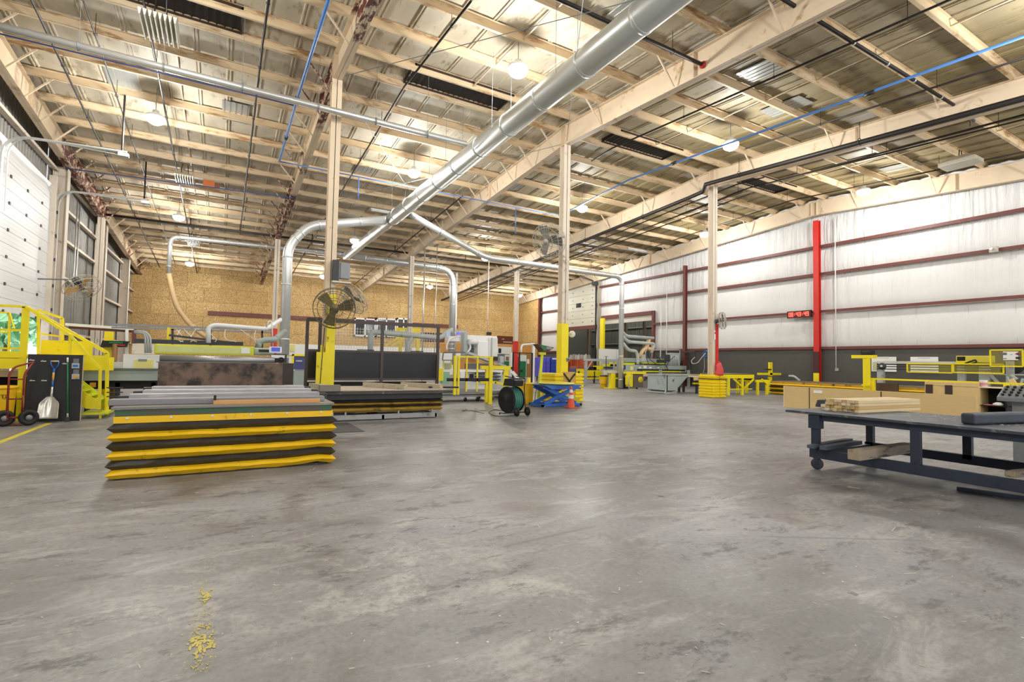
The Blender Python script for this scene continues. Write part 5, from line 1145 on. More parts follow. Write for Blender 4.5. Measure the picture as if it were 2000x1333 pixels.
g = MB(); qy(g, 966, 697, 972, 705, Y-.9, .3); g.build('servo_motor', blk, t); g = MB(); g.cb(PY(979, 703, Y-.9), (.24, .2, .36)); g.build('spindle_head', lgrey, t, bevel=.03); g = MB(); g.cb(PY(967, 711, Y-1), (.18, .1, .1)); g.build('orange_knob', M('amber_block', 'e0a030', .5), t)
t = thing('cnc_machine', 'white dust hood and green cabinet left of the tall white machine', 'machine', (9.5, 24, 0)); Y = 24.5
g = MB(); qy(g, 876, 657, 897, 667, Y, .5); g.build('hood', white, t, bevel=.02); g = MB(); g.bar(PY(886, 649, Y), PY(910, 647, Y), .3, .10); g.build('arm', lgrey, t)
g = MB(); g.cb(PY(896, 652, Y-.1), (.2, .1, .12)); g.build('blue_light', M('violet_screen', '6f6cf0', .4, emit=.6), t); g = MB(); qy(g, 872, 649, 880, 660, Y+.3, .1); g.build('blue_panel', M('pale_blue_panel', 'c5d2ee', .4), t)
g = MB(); g.sweep(fillet([PY(897, 657, Y), PY(878, 662, Y), PY(872, 676, Y), PY(873, 684, Y)], .3), .05, 8); g.build('cable_hose', white, t)
g = MB(); qy(g, 860, 690, 883, 723, Y+.2, .3); g.build('cabinet', white, t, bevel=.01); g = MB(); qy(g, 869, 710, 879, 722, Y+.15, .05); g.build('control_panel', M('panel_olive_grey', '9a9a7e', .5), t)
for px in (866, 881): g = MB(); qy(g, px, 705, px+1.6, 720, Y+.14, .05); g.build('yellow_strip', M('dull_yellow', 'c8c83a', .5), t)
g = MB(); qy(g, 864, 727, 878, 750, Y-.4, .3); g.build('green_cabinet', M('pale_green_cabinet', '8fbf9f', .5), t); g = MB(); qy(g, 855, 720, 866, 744, Y-1.5, .1); g.build('yellow_leg', yel, t)
g = MB(); g.bar(PY(868, 689, Y-.6), PY(908, 689, Y-.6), .10, .07); g.bar(PY(866, 689, Y-.6), PY(864, 704, Y-.6), .05, .05); g.bar(PY(864, 704, Y-.6), PY(886, 704, Y-.6), .04, .05); g.build('grey_track', M('track_grey', '6a6c70', .5), t)
g = MB(); qy(g, 899, 727, 908, 746, Y-.6, .3); g.build('white_leg', white, t); g = MB(); g.bar(PY(873, 742, 20), PY(955, 746, 20), .06, .05); g.build('dark_rail', blk, t)
# office block at far wall
t = thing('office_booth', 'white office booth with orange wood bands along the far wall', 'booth', (22, 47, 0)); Y = 44
g = MB(); qy(g, 888, 672, 906, 690, Y, .1); g.build('wood_panel', M('orange_wood', 'd89c50', .5), t); g = MB(); qy(g, 860, 672, 880, 690, Y, .1); g.build('wood_panel', M('orange_wood', 'd89c50', .5), t)
g = MB(); qy(g, 898, 700, 912, 722, Y, .1); g.build('wood_panel', M('orange_wood', 'd89c50', .5), t); g = MB(); qy(g, 972, 675, 1044, 690, Y+.3, .1); g.build('orange_band', M('orange_wood', 'd89c50', .5), t)
g = MB(); qy(g, 973, 678, 999, 692, Y-.2, .3); g.build('white_cabinet', white, t); g = MB(); qy(g, 974, 681, 979, 690, Y-.25, .05); g.build('black_display', blk, t)
g = MB(); qy(g, 973, 692, 986, 745, Y, .2); g.build('grey_wall', M('slate_grey', '7d8090', .5), t)
g = MB(); qy(g, 986, 694, 998, 706, Y-.05, .1); g.build('white_window', white, t); g = MB(); qy(g, 988, 697, 994, 705, Y-.08, .05); g.build('window_glass', M('brown_pane', '9a7a55', .4), t); g = MB(); qy(g, 986, 706, 998, 718, Y-.05, .1); g.build('green_panel', green, t)
g = MB(); qy(g, 1008, 694, 1028, 745, Y-.1, .1); g.build('white_window', white, t); g = MB(); qy(g, 1009, 706, 1027, 750, Y-.2, .1); g.build('green_panel', green, t); g = MB(); qy(g, 1010, 697, 1014, 706, Y-.22, .05); g.build('red_tag', red, t)
g = MB(); qy(g, 1027, 690, 1041, 752, Y-.05, .1); g.build('brown_door', M('kraft_brown', 'a87c4a', .5), t); g = MB(); qy(g, 1029, 702, 1034, 711, Y-.08, .02); g.build('notice', paper, t); g = MB(); qy(g, 980, 735, 1000, 755, Y-1, .3); g.build('low_cabinet', lgrey, t)
t = thing('brown_sign', 'dark brown sign board with small white lettering on the board wall', 'sign', PY(988, 665, 50.2)); g = MB(); a = qy(g, 971, 657, 1005, 672, 50.28, .07); g.build('board', M('dark_brown_sign', '5a2a18', .5), t)
for (x0, x1, y) in ((981, 985, 662), (983, 1000, 668)): g = MB(); qy(g, x0, y, x1, y+1.3, 50.24, .04); g.build('lettering_line', M('pale_print', 'd6c8b8', .5), t)
t = thing('brown_sign', 'brown louvered sign board far left of the big drop duct', 'sign', PY(840, 655, 49)); g = MB(); qy(g, 823, 650, 868, 668, 50.28, .07); g.build('board', M('dark_brown_sign', '5a2a18', .5), t)
# black door frame pair near column
Y = 27
t = thing('door_frame', 'tall black steel gate frame with rods by the slim red-footed column', 'gate frame', (15.6, Y, 0)); g = MB()
for px in (1003, 1015, 1040): x = PY(px, 700, Y).x; g.box((x-.04, Y, 0), (x+.04, Y+.08, PY(1020, 689, Y).z))
g.box((PY(1003, 700, Y).x, Y, PY(1020, 690.5, Y).z), (PY(1040, 700, Y).x, Y+.08, PY(1020, 689, Y).z)); g.build('frame', blk, t); g = MB(); g.cb(PY(1019, 725, Y-.05), (.14, .1, .16)); g.build('lock_box', blk, t)
t = thing('pipe_arch', 'white tubular arch with rounded corner right of the black gate frame', 'frame', (16.5, 27.5, 0)); g = MB(); g.sweep(fillet([PY(1018, 690, 27.6), PY(1018, 674, 27.6), PY(1042, 672, 27.6)], .3), .06, 10); g.build('tube', white, t)
x = PY(1042, 700, 27.6).x; partb(t, 'post', (x-.07, 27.55, 0), (x+.07, 27.7, PY(1042, 671, 27.6).z), white); x = PY(1000, 700, 27.6).x; partb(t, 'post', (x-.14, 27.55, 0), (x+.12, 27.7, PY(1000, 689, 27.6).z), white)
g = MB(); g.bar(PY(1000, 727, 27), PY(1012, 742, 27), .2, .2); g.build('white_foot', white, t)
# blue containers
for k, (x0, x1, lb) in enumerate(((1051, 1066, 'violet-blue rolling bin in the far corner, leftmost'), (1067, 1074, 'violet-blue rolling bin in the far corner, middle'), (1076, 1091, 'deep blue rolling bin with white lettering in the far corner'))):
    Y = 31+.01*k; t = thing('rolling_bin', lb, 'bin', (PY((x0+x1)/2, 740, Y).x, Y, 0)); mm = M('bin_violet', '5a55c8', .4) if k < 2 else M('bin_blue', '2740a8', .4); g = MB(); a = qy(g, x0, 698, x1, 736, Y, .9); g.build('bin_body', mm, t, bevel=.04)
    for i in range(3): g = MB(); z = a[2]+(a[3]-a[2])*(.3+.2*i); g.box((a[0], Y-.04, z), (a[1], Y, z+.06)); g.build('rib', mm, t)
    if k == 2: g = MB(); qy(g, 1079, 700, 1089, 702.5, Y-.05, .03); g.build('lettering_line', white, t)
    for x in (a[0]+.1, a[1]-.1): MB().cyl((x-.03, Y+.1, .08), (x+.03, Y+.1, .08), .08, 12).build('wheel', blk, t); MB().box((x-.04, Y+.05, .08), (x+.04, Y+.3, a[2]+.02)).build('foot', blk, t)
# ------------------------------------------------ annex beyond the openings
AN = M('annex_siding', '6f7068', .7, var=.12, scale=.8)
mb = MB(); mb.box((37.0, 23.5, 0), (37.2, 46.5, 12))
for i in range(37): mb.box((36.97, 24+.6*i, 0), (37.0, 24.06+.6*i, 12))
struct('wall_annex', mb, AN)
struct('wall_annex_side', MB().box((29.8, 24, 0), (37, 24.1, 12)).box((29.8, 46, 0), (37, 46.1, 12)), AN)
struct('ceiling_annex', MB().box((29.7, 24, 8.6), (37.1, 46.1, 8.7)), AN)
for y in (27.5, 33, 39, 44):  # added fill lights with unseen tube fixtures, to brighten the annex
    ld = bpy.data.lights.new('annex_fill_light', 'POINT'); ld.energy = 170; ld.color = (1, .97, .9); ld.shadow_soft_size = .3
    lo = bpy.data.objects.new('annex_fill_light', ld); lo.location = (34.2, y, 7.7); S.collection.objects.link(lo)
    t = thing('tube_light', 'added fill light fixture, unseen, on the ceiling beyond the far openings', 'lamp', (34.2, y, 8.0), group='added fill lights beyond the openings'); partb(t, 'light_housing', (34.0, y-.6, 8.5), (34.4, y+.6, 8.6), white)
for z in (2.0, 3.6, 5.2, 7.0):
    o = MB().box((36.8, 24.2, z), (36.98, 45.9, z+.12)).build('wall_girt', M('pale_annex_girt', '9c9a90', .5)); tag(o, '%s pale girt on the dim siding seen through the openings' % {2.0: 'lowest', 3.6: 'second lowest', 5.2: 'second highest', 7.0: 'highest'}[z], 'girt', 'girts beyond the openings')
for y in (30.5, 33.6, 36.0, 41.6):
    t = thing('annex_column', 'dim steel post seen through the openings near y%s' % '' if False else 'dim steel post seen through the door openings', 'column', (33, y, 0), group='posts beyond the openings'); partb(t, 'post', (32.9, y-.12, 0), (33.1, y+.12, 8.5), M('annex_post', '8a7a6a', .6))
# door panels
t = thing('door_2', 'white sectional overhead door, raised, at the far right opening', 'door', (29.5, 38.7, 5), kind='structure')
zb2 = PX(1140, 637, 29.4).z; n_ = 6
for i in range(n_): z0 = zb2+(9.35-zb2)*i/n_; z1 = zb2+(9.35-zb2)*(i+1)/n_; MB().box((29.42, 36.15, z0+.01), (29.5, 41.3, z1-.01)).build('door_panel', M('cream_white_door', 'dfdccb', .5), t)
for i in range(n_):
    for y in (36.6, 38.0, 39.6, 40.9): z0 = zb2+(9.35-zb2)*(i+.5)/n_; MB().cb((29.41, y, z0), (.03, .08, .08)).build('hinge', dgrey, t)
q = PX(1130, 597, 29.4); MB().cb((29.40, q.y, q.z), (.03, .75, .42)).build('door_window', glass, t, bevel=.04, label='dark oval window')
struct('trim_5', MB().box((29.34, 36.0, zb2-.35), (29.5, 41.4, zb2)), brown, 'red-brown header under the raised door')
for y, nm in ((35.55, 'trim_6'), (41.45, 'trim_7')): struct(nm, MB().box((29.2, y-.08, 0), (29.5, y+.08, 9.4)), M('jamb_grey', 'a59c8c', .5), 'vertical jamb beside the raised door')
struct('trim_8', MB().box((29.3, 29.0, 5.45), (29.5, 35.2, 5.75)), brown, 'red-brown header over the wide opening')
struct('trim_9', MB().box((29.3, 28.85, 0), (29.5, 29.05, 5.75)), brown, 'red-brown jamb at the right of the wide opening')
t = thing('door_3', 'rolled-up pale shutter edge at the top of the wide opening', 'door', (29.6, 32, 5.1), kind='structure'); MB().box((29.45, 29.1, 5.0), (29.55, 35.1, 5.5)).build('shutter_edge', M('pale_shutter', 'cfcbc0', .5), t)
t = thing('door_track', 'dark curved track and bracket beside the raised far door', 'door track', (29.2, 36, 0)); g = MB(); g.sweep(fillet([(29.25, 35.9, .1), (29.25, 35.9, 8.9), (27.4, 35.9, 9.3)], .6), .07, 8); g.build('track', dgrey, t); g = MB(); g.sweep([(29.1, 35.75, 4.4), (29.1, 35.75, 8.6)], .05, 6); g.build('spring_tube', dgrey, t); MB().cb((29.0, 35.7, 8.7), (.5, .4, .3)).build('bracket', dgrey, t)
t = thing('bollard_post', 'tall yellow post at the edge of the wide opening', 'post', (29.0, 35.1, 0)); q0, q1 = PX(1176, 700, 28.9), PX(1179, 622, 28.9); partb(t, 'post', (28.8, q0.y-.22, 0), (29.0, q0.y+.22, q1.z), yel)
# orange netted pallets
og = M('orange_net', 'e0683c', .6, var=.2, scale=5); cl = M('clear_wrap', 'd8d4cc', .3, var=.1, scale=8)
for k, (px, w_) in enumerate(((1117, 1.2), (1131, 1.2), (1144, 1.1))):
    q = PX(px, 720, 31.5+.0*k); t = thing('netted_pallet', 'orange netted pallet with clear wrapped top, %s of the three beyond the opening' % ['leftmost', 'middle', 'rightmost'][k], 'pallet load', (31.5, q.y, 0))
    zz = PX(px, 703, 31.5).z; MB().box((31.0, q.y-.48, .15), (32.1, q.y+.48, zz)).build('netted_load', og, t, bevel=.05); rnd = random.Random(k); g = MB()
    for i in range(7): a = rnd.uniform(-.3, .3); g.lathe((31.2+rnd.random()*.7, q.y+a, zz-.1), [(0, 0), (.22, .05), (.2, .3), (.12, rnd.uniform(.45, .6)), (0, rnd.uniform(.6, .7))], 8)
    g.build('wrapped_top', cl, t); MB().box((30.95, q.y-.48, 0), (32.15, q.y+.48, .14)).build('pallet', woodg, t)
t = thing('tote_boxes', 'red and blue tote lids at the foot of the netted pallets', 'tote', (26, 33, 0)); q = PX(1132, 728, 29.0); g = MB(); g.cb((28.6, q.y, .8), (.7, 1.3, .35)); g.build('blue_tote', M('slate_blue', '56608c', .5), t, bevel=.03); MB().cb((28.6, q.y, 1.08), (.65, 1.1, .25)).build('red_tote', M('dull_red', 'a0625c', .5), t, bevel=.05)
MB().box((28.3, q.y-.6, 0), (28.9, q.y+.6, .62)).build('tote_base', dgrey, t)
# ================================================================== right middle
rx, ry = RISER
t = thing('dust_branch', 'three pale suction branches and tan hoses beside the vertical duct', 'pipe', (rx, ry, 3)); Y = 23.3
g = MB()
for (pts) in (((1213, 644), (1222, 657), (1276, 661)), ((1213, 654), (1226, 668), (1279, 672), (1272, 690)), ((1213, 667), (1228, 685), (1243, 686), (1246, 700), (1246, 712))):
    g.sweep(fillet([PY(a, b, Y+.05) for a, b in pts], .25), .10, 12)
g.build('branch_pipe', lgrey, t)
g = MB()
for pts in (((1268, 661), (1263, 680), (1256, 684), (1249, 698)), ((1264, 680), (1274, 684), (1276, 672))): g.sweep(fillet([PY(a, b, Y+.1) for a, b in pts], .2), .12, 12)
g.build('tan_hose', hose, t)
# guard rail
t = thing('guard_rail', 'pale grey guard rail on posts left of the vertical duct', 'guard rail', (22.1, 28.1, 0)); a = V((21.9, 28.0, 1.62)); b = V((rx-.1, ry+.6, 1.66))
Yr = 28.0; A = PY(1140, 703, Yr); B = PY(1216, 706, Yr); g = MB(); g.bar((A.x, Yr, A.z), (B.x, Yr, A.z), .08, .16); g.bar((A.x, Yr, A.z-.25), (A.x+.01, Yr, A.z-.2), .05, .05); g.build('top_rail', lgrey, t)
x = PY(1145, 730, Yr).x; partb(t, 'post', (x-.09, Yr, 0), (x+.09, Yr+.12, A.z), lgrey); g = MB(); g.bar((x, Yr, A.z-.75), (x+.5, Yr, A.z-.1), .06, .06); g.build('brace', lgrey, t)
x = PY(1200, 730, Yr).x; partb(t, 'post', (x-.05, Yr, 0), (x+.05, Yr+.1, A.z), lgrey)
# yellow conveyor behind the rail
Y = 30
t = thing('yellow_conveyor', 'low yellow conveyor behind the grey guard rail', 'conveyor', (25, Y, 0)); g = MB(); qy(g, 1140, 724, 1176, 735, Y, .5); g.build('side_panel', yel, t); g = MB(); qy(g, 1127, 738, 1172, 741, Y, .3); g.build('lower_rail', yel, t)
g = MB(); qy(g, 1132, 721, 1140, 734, Y+.1, .4); g.build('end_panel', yel, t); g = MB(); qy(g, 1127, 733, 1172, 735, Y+.5, .3); g.build('bed', grey, t)
g = MB(); qy(g, 1150, 717, 1165, 723, Y+.2, .4); g.build('motor', blk, t); g = MB(); qy(g, 1160, 715, 1180, 722, Y+.2, .1); g.build('bracket', yel, t); g = MB(); qy(g, 1184, 712, 1204, 716, Y+.2, .4); qy(g, 1192, 708, 1204, 718, Y+.2, .1); g.build('bracket', yel, t)
for px in (1130, 1160): x = PY(px, 745, Y).x; partb(t, 'leg', (x, Y, 0), (x+.1, Y+.1, .9), dgrey)
g = MB(); qy(g, 1184, 717, 1200, 721, Y-.2, .3); g.build('blue_motors', M('petrol_blue', '2a4a66', .5), t)
t = thing('electrical_cabinet', 'big white cabinet in the wide opening behind the vertical duct', 'cabinet', (27, 32, 0)); g = MB(); qy(g, 1182, 682, 1204, 703, 31, .8); g.build('cabinet', white, t); g = MB(); qy(g, 1205, 683, 1218, 702, 31, .8); g.build('cabinet_side', white, t); x0, x1 = PY(1184, 700, 31).x, PY(1216, 700, 31).x; partb(t, 'base', (x0, 31.1, 0), (x1, 31.7, 2.2), lgrey)
t = thing('hand_valve', 'thin T-handled post behind the grey guard rail', 'post', (22.3, 27.5, 0)); q = PY(1184, 697, 27.5); MB().cyl((q.x, 27.5, 0), q, .03, 6).build('stem', dgrey, t); MB().bar((q.x-.15, 27.5, q.z), (q.x+.15, 27.5, q.z), .03, .03).build('handle', dgrey, t)
# yellow pail, stand, dark console
q = G(1184, 758); t = trashcan('trash_can', 'yellow trash can with black marks by the vertical duct', (q.x, q.y+.25, 0), .25, .76, yel2, rim=blk)
g = MB(); d = V((-q.x, -q.y, 0)).normalized(); 
text_part('TRASH', 'lettering', M('black_print', '141414', .5), t, V((q.x, q.y+.25, .2))+d*.235, V((0, 0, 1)).cross(d), (0, 0, 1), .11)
MB().box((q.x-.2, q.y+.02, .80), (q.x+.1, q.y+.04, .98)).build('label_card', paper, t)
Y = 23.6
t = thing('machine_stand', 'yellow stand with brackets between trash can and duct', 'stand', (20.8, Y, 0)); g = MB(); qy(g, 1194, 730, 1202, 760, Y, .25); g.build('column', yel, t); g = MB(); qy(g, 1190, 758, 1206, 761, Y-.1, .5); g.build('foot', yel, t)
g = MB(); qy(g, 1186, 724, 1212, 729, Y, .4); g.build('shelf', M('pale_shelf', 'd9d2bc', .5), t); g = MB(); qy(g, 1202, 738, 1211, 741, Y, .3); g.build('arm', yel, t); g = MB(); qy(g, 1204, 728, 1209, 758, Y+.1, .1); g.build('chain_guard', M('speckled_grey', '8d8c84', .5, dirt='3c3c38', amt=.1, dscale=12), t)
t = thing('control_console', 'dark control console with small blue screen right of the vertical duct', 'console', (21.5, 23.7, 0)); g = MB(); qy(g, 1214, 727, 1228, 760, 23.7, .6); g.build('body', M('charcoal_cabinet', '3b3e42', .4), t, bevel=.02); g = MB(); qy(g, 1213, 714, 1222, 722, 23.6, .1); g.build('screen_case', navy, t); g = MB(); qy(g, 1216, 716, 1220, 720, 23.58, .02); g.build('screen_glass', M('blue_screen', '3a46b4', .2, emit=.5), t)
g = MB(); qy(g, 1216, 722, 1219, 728, 23.75, .05); g.build('neck', dgrey, t); g = MB(); qy(g, 1217, 731, 1222, 738, 23.68, .02); g.build('buttons', lgrey, t)
t = thing('saw_cabinet', 'brown-sided cabinet with yellow frame and smiling yellow disc by the hopper', 'cabinet', (21.8, 22.6, 0)); Y = 22.6
g = MB(); qy(g, 1237, 731, 1256, 757, Y, .7); g.build('body', M('brown_grey_cabinet', '6e625a', .5), t); g = MB(); qy(g, 1232, 730, 1236, 756, Y-.05, .4); qy(g, 1228, 734, 1232, 752, Y, .3); g.build('yellow_frame', yel, t)
g = MB(); qy(g, 1233, 727, 1262, 731, Y-.1, .9); g.build('top', yel, t); c = PY(1251, 742, Y-.03); g = MB(); g.lathe(c, [(0, -.015), (.18, -.015), (.18, .015), (0, .015)], 28, (0, 1, 0)); g.build('yellow_disc', yel, t)
g = MB(); 
for dx in (-.06, .06): g.cb(c+V((dx, -.025, .05)), (.03, .01, .04))
g.sweep([c+V((.09*math.cos(a), -.022, .02+.11*math.sin(a))) for a in [math.radians(d) for d in (200, 225, 250, 270, 290, 315, 340)]], .008, 5); g.build('face_mark', blk, t)
g = MB(); g.sweep(fillet([PY(1228, 762, Y-.1), PY(1228, 738, Y-.1), PY(1234, 733, Y-.1)], .1), .03, 8); g.sweep([PY(1228, 761, Y-.1), PY(1256, 762, Y-.1)], .03, 8); g.build('pipe_frame', lgrey, t)
casters(t, [(PY(1246, 757, Y).x, Y+.1, 0)], .06, .04, (1, 0, 0), .0)
# long grey machine
Y = 25.5
t = thing('panel_line', 'long grey panel processing line behind the hopper', 'machine', (26, Y, 0))
g = MB(); qy(g, 1217, 701, 1330, 709, Y+.6, .5); g.build('upper_beam', ggrey, t, bevel=.02); g = MB(); qy(g, 1222, 714, 1341, 728, Y, .8); g.build('lower_beam', ggrey, t, bevel=.02)
g = MB(); qy(g, 1217, 709, 1240, 713, Y+.5, .2); qy(g, 1255, 709, 1300, 711, Y+.5, .2); g.build('lime_strip', lime, t); g = MB(); qy(g, 1245, 722, 1338, 725, Y-.04, .05); g.build('slot', blk, t); g = MB(); qy(g, 1255, 725, 1330, 727, Y-.06, .05); g.build('lime_strip', lime, t)
g = MB(); qy(g, 1231, 716, 1237, 724, Y-.04, .03); g.build('yellow_label', M('pale_yellow_sheet', 'e3de8e', .5), t)
for (x0, x1) in ((1257, 1263), (1248, 1252), (1268, 1273), (1284, 1288)): g = MB(); qy(g, x0, 714.5 if x0 == 1257 else 717, x1, 720, Y-.04, .03); g.build('sign_plate', paper, t)
g = MB(); qy(g, 1310, 690, 1328, 714, Y+.2, .4); g.build('electrical_box', lgrey, t); g = MB()
for px in (1312, 1316, 1320, 1324): g.cyl(PY(px, 714, Y), PY(px, 694, Y), .045, 8)
g.build('cylinders', lgrey, t); g = MB(); g.sweep(fillet([PY(1260, 700, Y+.3), PY(1261, 684, Y+.3), PY(1328, 684, Y+.3), PY(1328, 705, Y+.3)], .15), .035, 8); g.sweep(fillet([PY(1273, 700, Y+.3), PY(1274, 684, Y+.3)], .1), .03, 8); g.sweep(fillet([PY(1289, 700, Y+.3), PY(1290, 684, Y+.3)], .1), .03, 8); g.build('pipe_frame', lgrey, t)
g = MB()
for pts in (((1265, 688), (1268, 702), (1282, 712)), ((1275, 688), (1286, 700), (1296, 708)), ((1300, 686), (1290, 700), (1280, 700)), ((1296, 704), (1300, 715), (1306, 724)), ((1263, 700), (1266, 712), (1292, 713)), ((1318, 696), (1306, 706), (1302, 718))): g.sweep(fillet([PY(a, b, Y-.2) for a, b in pts], .5), .02, 6)
g.build('cables', blk, t)
g = MB(); g.cb(PY(1292, 706, Y-.2), (.7, .3, .22)); g.cb(PY(1303, 700, Y-.2), (.3, .3, .5)); g.build('spindle_block', dgrey, t, bevel=.03); g = MB(); g.cb(PY(1255, 700, Y), (.35, .3, .5)); g.build('filter_unit', lgrey, t, bevel=.04)
g = MB(); qy(g, 1225, 731, 1420, 736, Y-1.0, 1.6); g.build('bed_top', M('chipboard_pale', 'cfc0a4', .6), t)
for px in (1240, 1290, 1345, 1400): x = PY(px, 750, Y-.8).x; partb(t, 'leg', (x, Y-.8, 0), (x+.14, Y-.65, 1.15), ggrey)
# boom and hose on the wainscot
t = thing('swing_boom', 'dark swing boom with hanging air hose on the right wall', 'boom', PX(1360, 690, 29.0)); g = MB(); g.bar(PX(1332, 688, 28.6), PX(1358, 687, 28.6), .12, .10); g.bar(PX(1358, 687, 28.6), PX(1358, 697, 28.6), .08, .08); g.build('arm', dgrey, t); g = MB(); g.sweep(fillet([PX(1357, 698, 28.5), PX(1350, 705, 28.5), PX(1352, 711, 28.5), PX(1362, 710, 28.5), PX(1372, 697, 28.5), PX(1378, 690, 28.5)], .5), .022, 6); g.build('air_hose', white, t)
g = MB(); g.sweep(fillet([PX(1336, 690, 28.9), PX(1346, 703, 28.9), PX(1350, 722, 28.9)], .5), .03, 6); g.build('cable', blk, t)
t = thing('hose_hanger', 'blue air hose coil hung on the wall beside the red-sided column', 'hose', PX(1381, 690, 28.9)); q = PX(1381, 692, 28.9); g = MB()
for i in range(4): g.ring(q+V((-.04*i, 0, 0)), (1, .1, 0), .24-.015*i, .03, 20, 6)
g.build('coil', blue, t); g = MB(); g.sweep([q+V((0, .25, 0)), q+V((0, .22, -1.0)), q+V((0, .3, -1.3))], .015, 5); g.build('tail', lgrey, t); MB().bar(q, (29.42, q.y, q.z), .04, .04).build('wall_hook', grey, t)
# hopper
hg = M('hopper_grey_green', 'aab5b6', .45, var=.06, dirt='4e5654', amt=.035, dscale=2.5)
Cn = V((19.95, 18.66, 0)); Lh = 1.35; zt = PY(1301, 733, 18.66).z; xr = PY(1345, 733, 18.66).x; xb = PY(1318, 766, 18.66).x
t = thing('tipping_hopper', 'grey-green steel tipping hopper on a skid base', 'hopper', Cn)
g = MB(); P = [(Cn.x, Cn.y, .14), (xb, Cn.y, .14), (xr, Cn.y, zt), (Cn.x, Cn.y, zt)]; T_ = .03
for y in (Cn.y, Cn.y+Lh): g.prism([(a, y, c) for a, b, c in P], (0, T_, 0))
g.box((Cn.x, Cn.y, .14), (Cn.x+T_, Cn.y+Lh, zt)); g.box((Cn.x, Cn.y, .14), (xb, Cn.y+Lh, .17)); g.prism([(xb, Cn.y, .14), (xb+.04, Cn.y, .14), (xr+.02, Cn.y, zt), (xr-.02, Cn.y, zt)], (0, Lh, 0)); g.build('hopper_bin', hg, t)
g = MB()
for a, b in (((Cn.x, Cn.y), (xr, Cn.y)), ((Cn.x, Cn.y+Lh), (xr, Cn.y+Lh)), ((Cn.x, Cn.y), (Cn.x, Cn.y+Lh)), ((xr, Cn.y), (xr, Cn.y+Lh))): g.bar((a[0], a[1], zt), (b[0], b[1], zt), .07, .05)
g.build('rim', hg, t)
g = MB(); g.bar((Cn.x-.12, Cn.y+.05, .06), (Cn.x-.12, Cn.y+Lh-.05, .06), .05, .06); g.bar((Cn.x-.15, Cn.y, .04), (xb+.1, Cn.y, .04), .06, .06); g.bar((Cn.x-.15, Cn.y+Lh, .04), (xb+.1, Cn.y+Lh, .04), .06, .06); g.bar((Cn.x-.12, Cn.y+.05, .06), (Cn.x, Cn.y+.05, .2), .05, .05); g.bar((xb+.0, Cn.y, .04), (xb+.0, Cn.y+Lh, .04), .06, .06); g.box((Cn.x+.1, Cn.y+.1, .03), (xb-.1, Cn.y+Lh-.1, .14)); g.build('skid_base', lgrey, t)
# red bag
q = PY(1401, 720, 15.9); t = thing('red_bag', 'red cloth bag hung on the red-sided column above its protector', 'bag', q); g = MB()
g.lathe((q.x, q.y-.12, q.z-.35), [(0, 0), (.22, .03), (.26, .12), (.19, .34), (.17, .5), (.12, .60), (0, .62)], 16); bmesh.ops.scale(g.bm, vec=(1, .5, 1), verts=g.bm.verts, space=Matrix.Translation((-q.x, -(q.y-.12), 0)))
for v_ in g.bm.verts: v_.co.x += .03*math.sin(v_.co.z*17+v_.co.y*9); v_.co.y += .02*math.sin(v_.co.z*23+v_.co.x*14)
g.build('bag_body', M('coral_red_cloth', 'e0504e', .6), t); MB().ring((q.x, q.y-.12, q.z+.27), (0, 1, 0), .06, .012, 16, 5).build('bag_loop', M('coral_red_cloth', 'e0504e', .6), t)
p = PY(1399, 655, 15.95); t = thing('column_tag', 'small white and red tag on the red side of the column', 'tag', p); MB().cb(p+V((-.05, .04, 0)), (.08, .02, .42)).build('tag_plate', paper, t); MB().cb(p+V((-.05, .025, .1)), (.05, .01, .1)).build('tag_mark', red, t)
# yellow tables with rollers
t = thing('feed_table', 'yellow steel feed table with angled braces right of the red column', 'table', (23.7, 17, 0)); Y = 17.0
x0, x1 = PY(1411, 735, Y).x, PY(1473, 735, Y).x; z1, z0 = PY(1440, 731, Y).z, PY(1440, 739.5, Y).z
for y in (Y, Y+1.3): partb(t, 'side_beam', (x0, y, z0), (x1, y+.08, z1), yel); partb(t, 'lower_beam', (PY(1424, 752, Y).x, y+.02, .28), (PY(1470, 752, Y).x, y+.07, .33), yel)
partb(t, 'table_top', (x0, Y, z1-.03), (x1, Y+1.38, z1+.01), M('worn_steel_top', '8b8a80', .4, .3), bevel=.003)
for px in (1424, 1451): x = PY(px, 750, Y).x; [partb(t, 'leg', (x-.07, y, 0), (x+.07, y+.09, z0), yel) for y in (Y, Y+1.3)]
g = MB(); g.bar(PY(1433, 741, Y), PY(1449, 756, Y), .07, .07); g.bar(PY(1472, 741, Y), PY(1454, 758, Y), .07, .07); g.build('brace', yel, t)
x = 21.75; t = thing('feed_table', 'worn wooden-topped yellow feed table behind the yellow column protector', 'table', (22, 18, 0)); partb(t, 'table_top', (x, 18.5, .86), (23.2, 19.9, .90), M('chipboard_pale', 'cfc0a4', .6)); partb(t, 'side_beam', (x, 18.45, .70), (23.2, 18.52, .86), wood); partb(t, 'lower_rail', (x, 18.5, .50), (22.8, 18.6, .58), yel)
for xx in (x+.3, 22.4): [partb(t, 'leg', (xx, y, 0), (xx+.1, y+.1, .72), dgrey) for y in (18.55, 19.75)]
t = thing('roller_table', 'short yellow roller table beside the long low lift table', 'table', (25, 16.8, 0)); Y = 16.9; x0, x1 = PY(1477, 740, Y).x, PY(1505, 740, Y).x
partb(t, 'side_beam', (x0, Y, .66), (x1, Y+.08, .80), yel); partb(t, 'side_beam', (x0, Y+1.2, .66), (x1, Y+1.28, .80), yel)
for px in (1481, 1499): x = PY(px, 750, Y).x; [partb(t, 'leg', (x-.07, y, 0), (x+.07, y+.09, .66), yel) for y in (Y, Y+1.2)]
g = MB()
for i in range(5): x = x0+.15+i*.25; g.cyl((x, Y+.05, .80), (x, Y+1.2, .80), .05, 10)
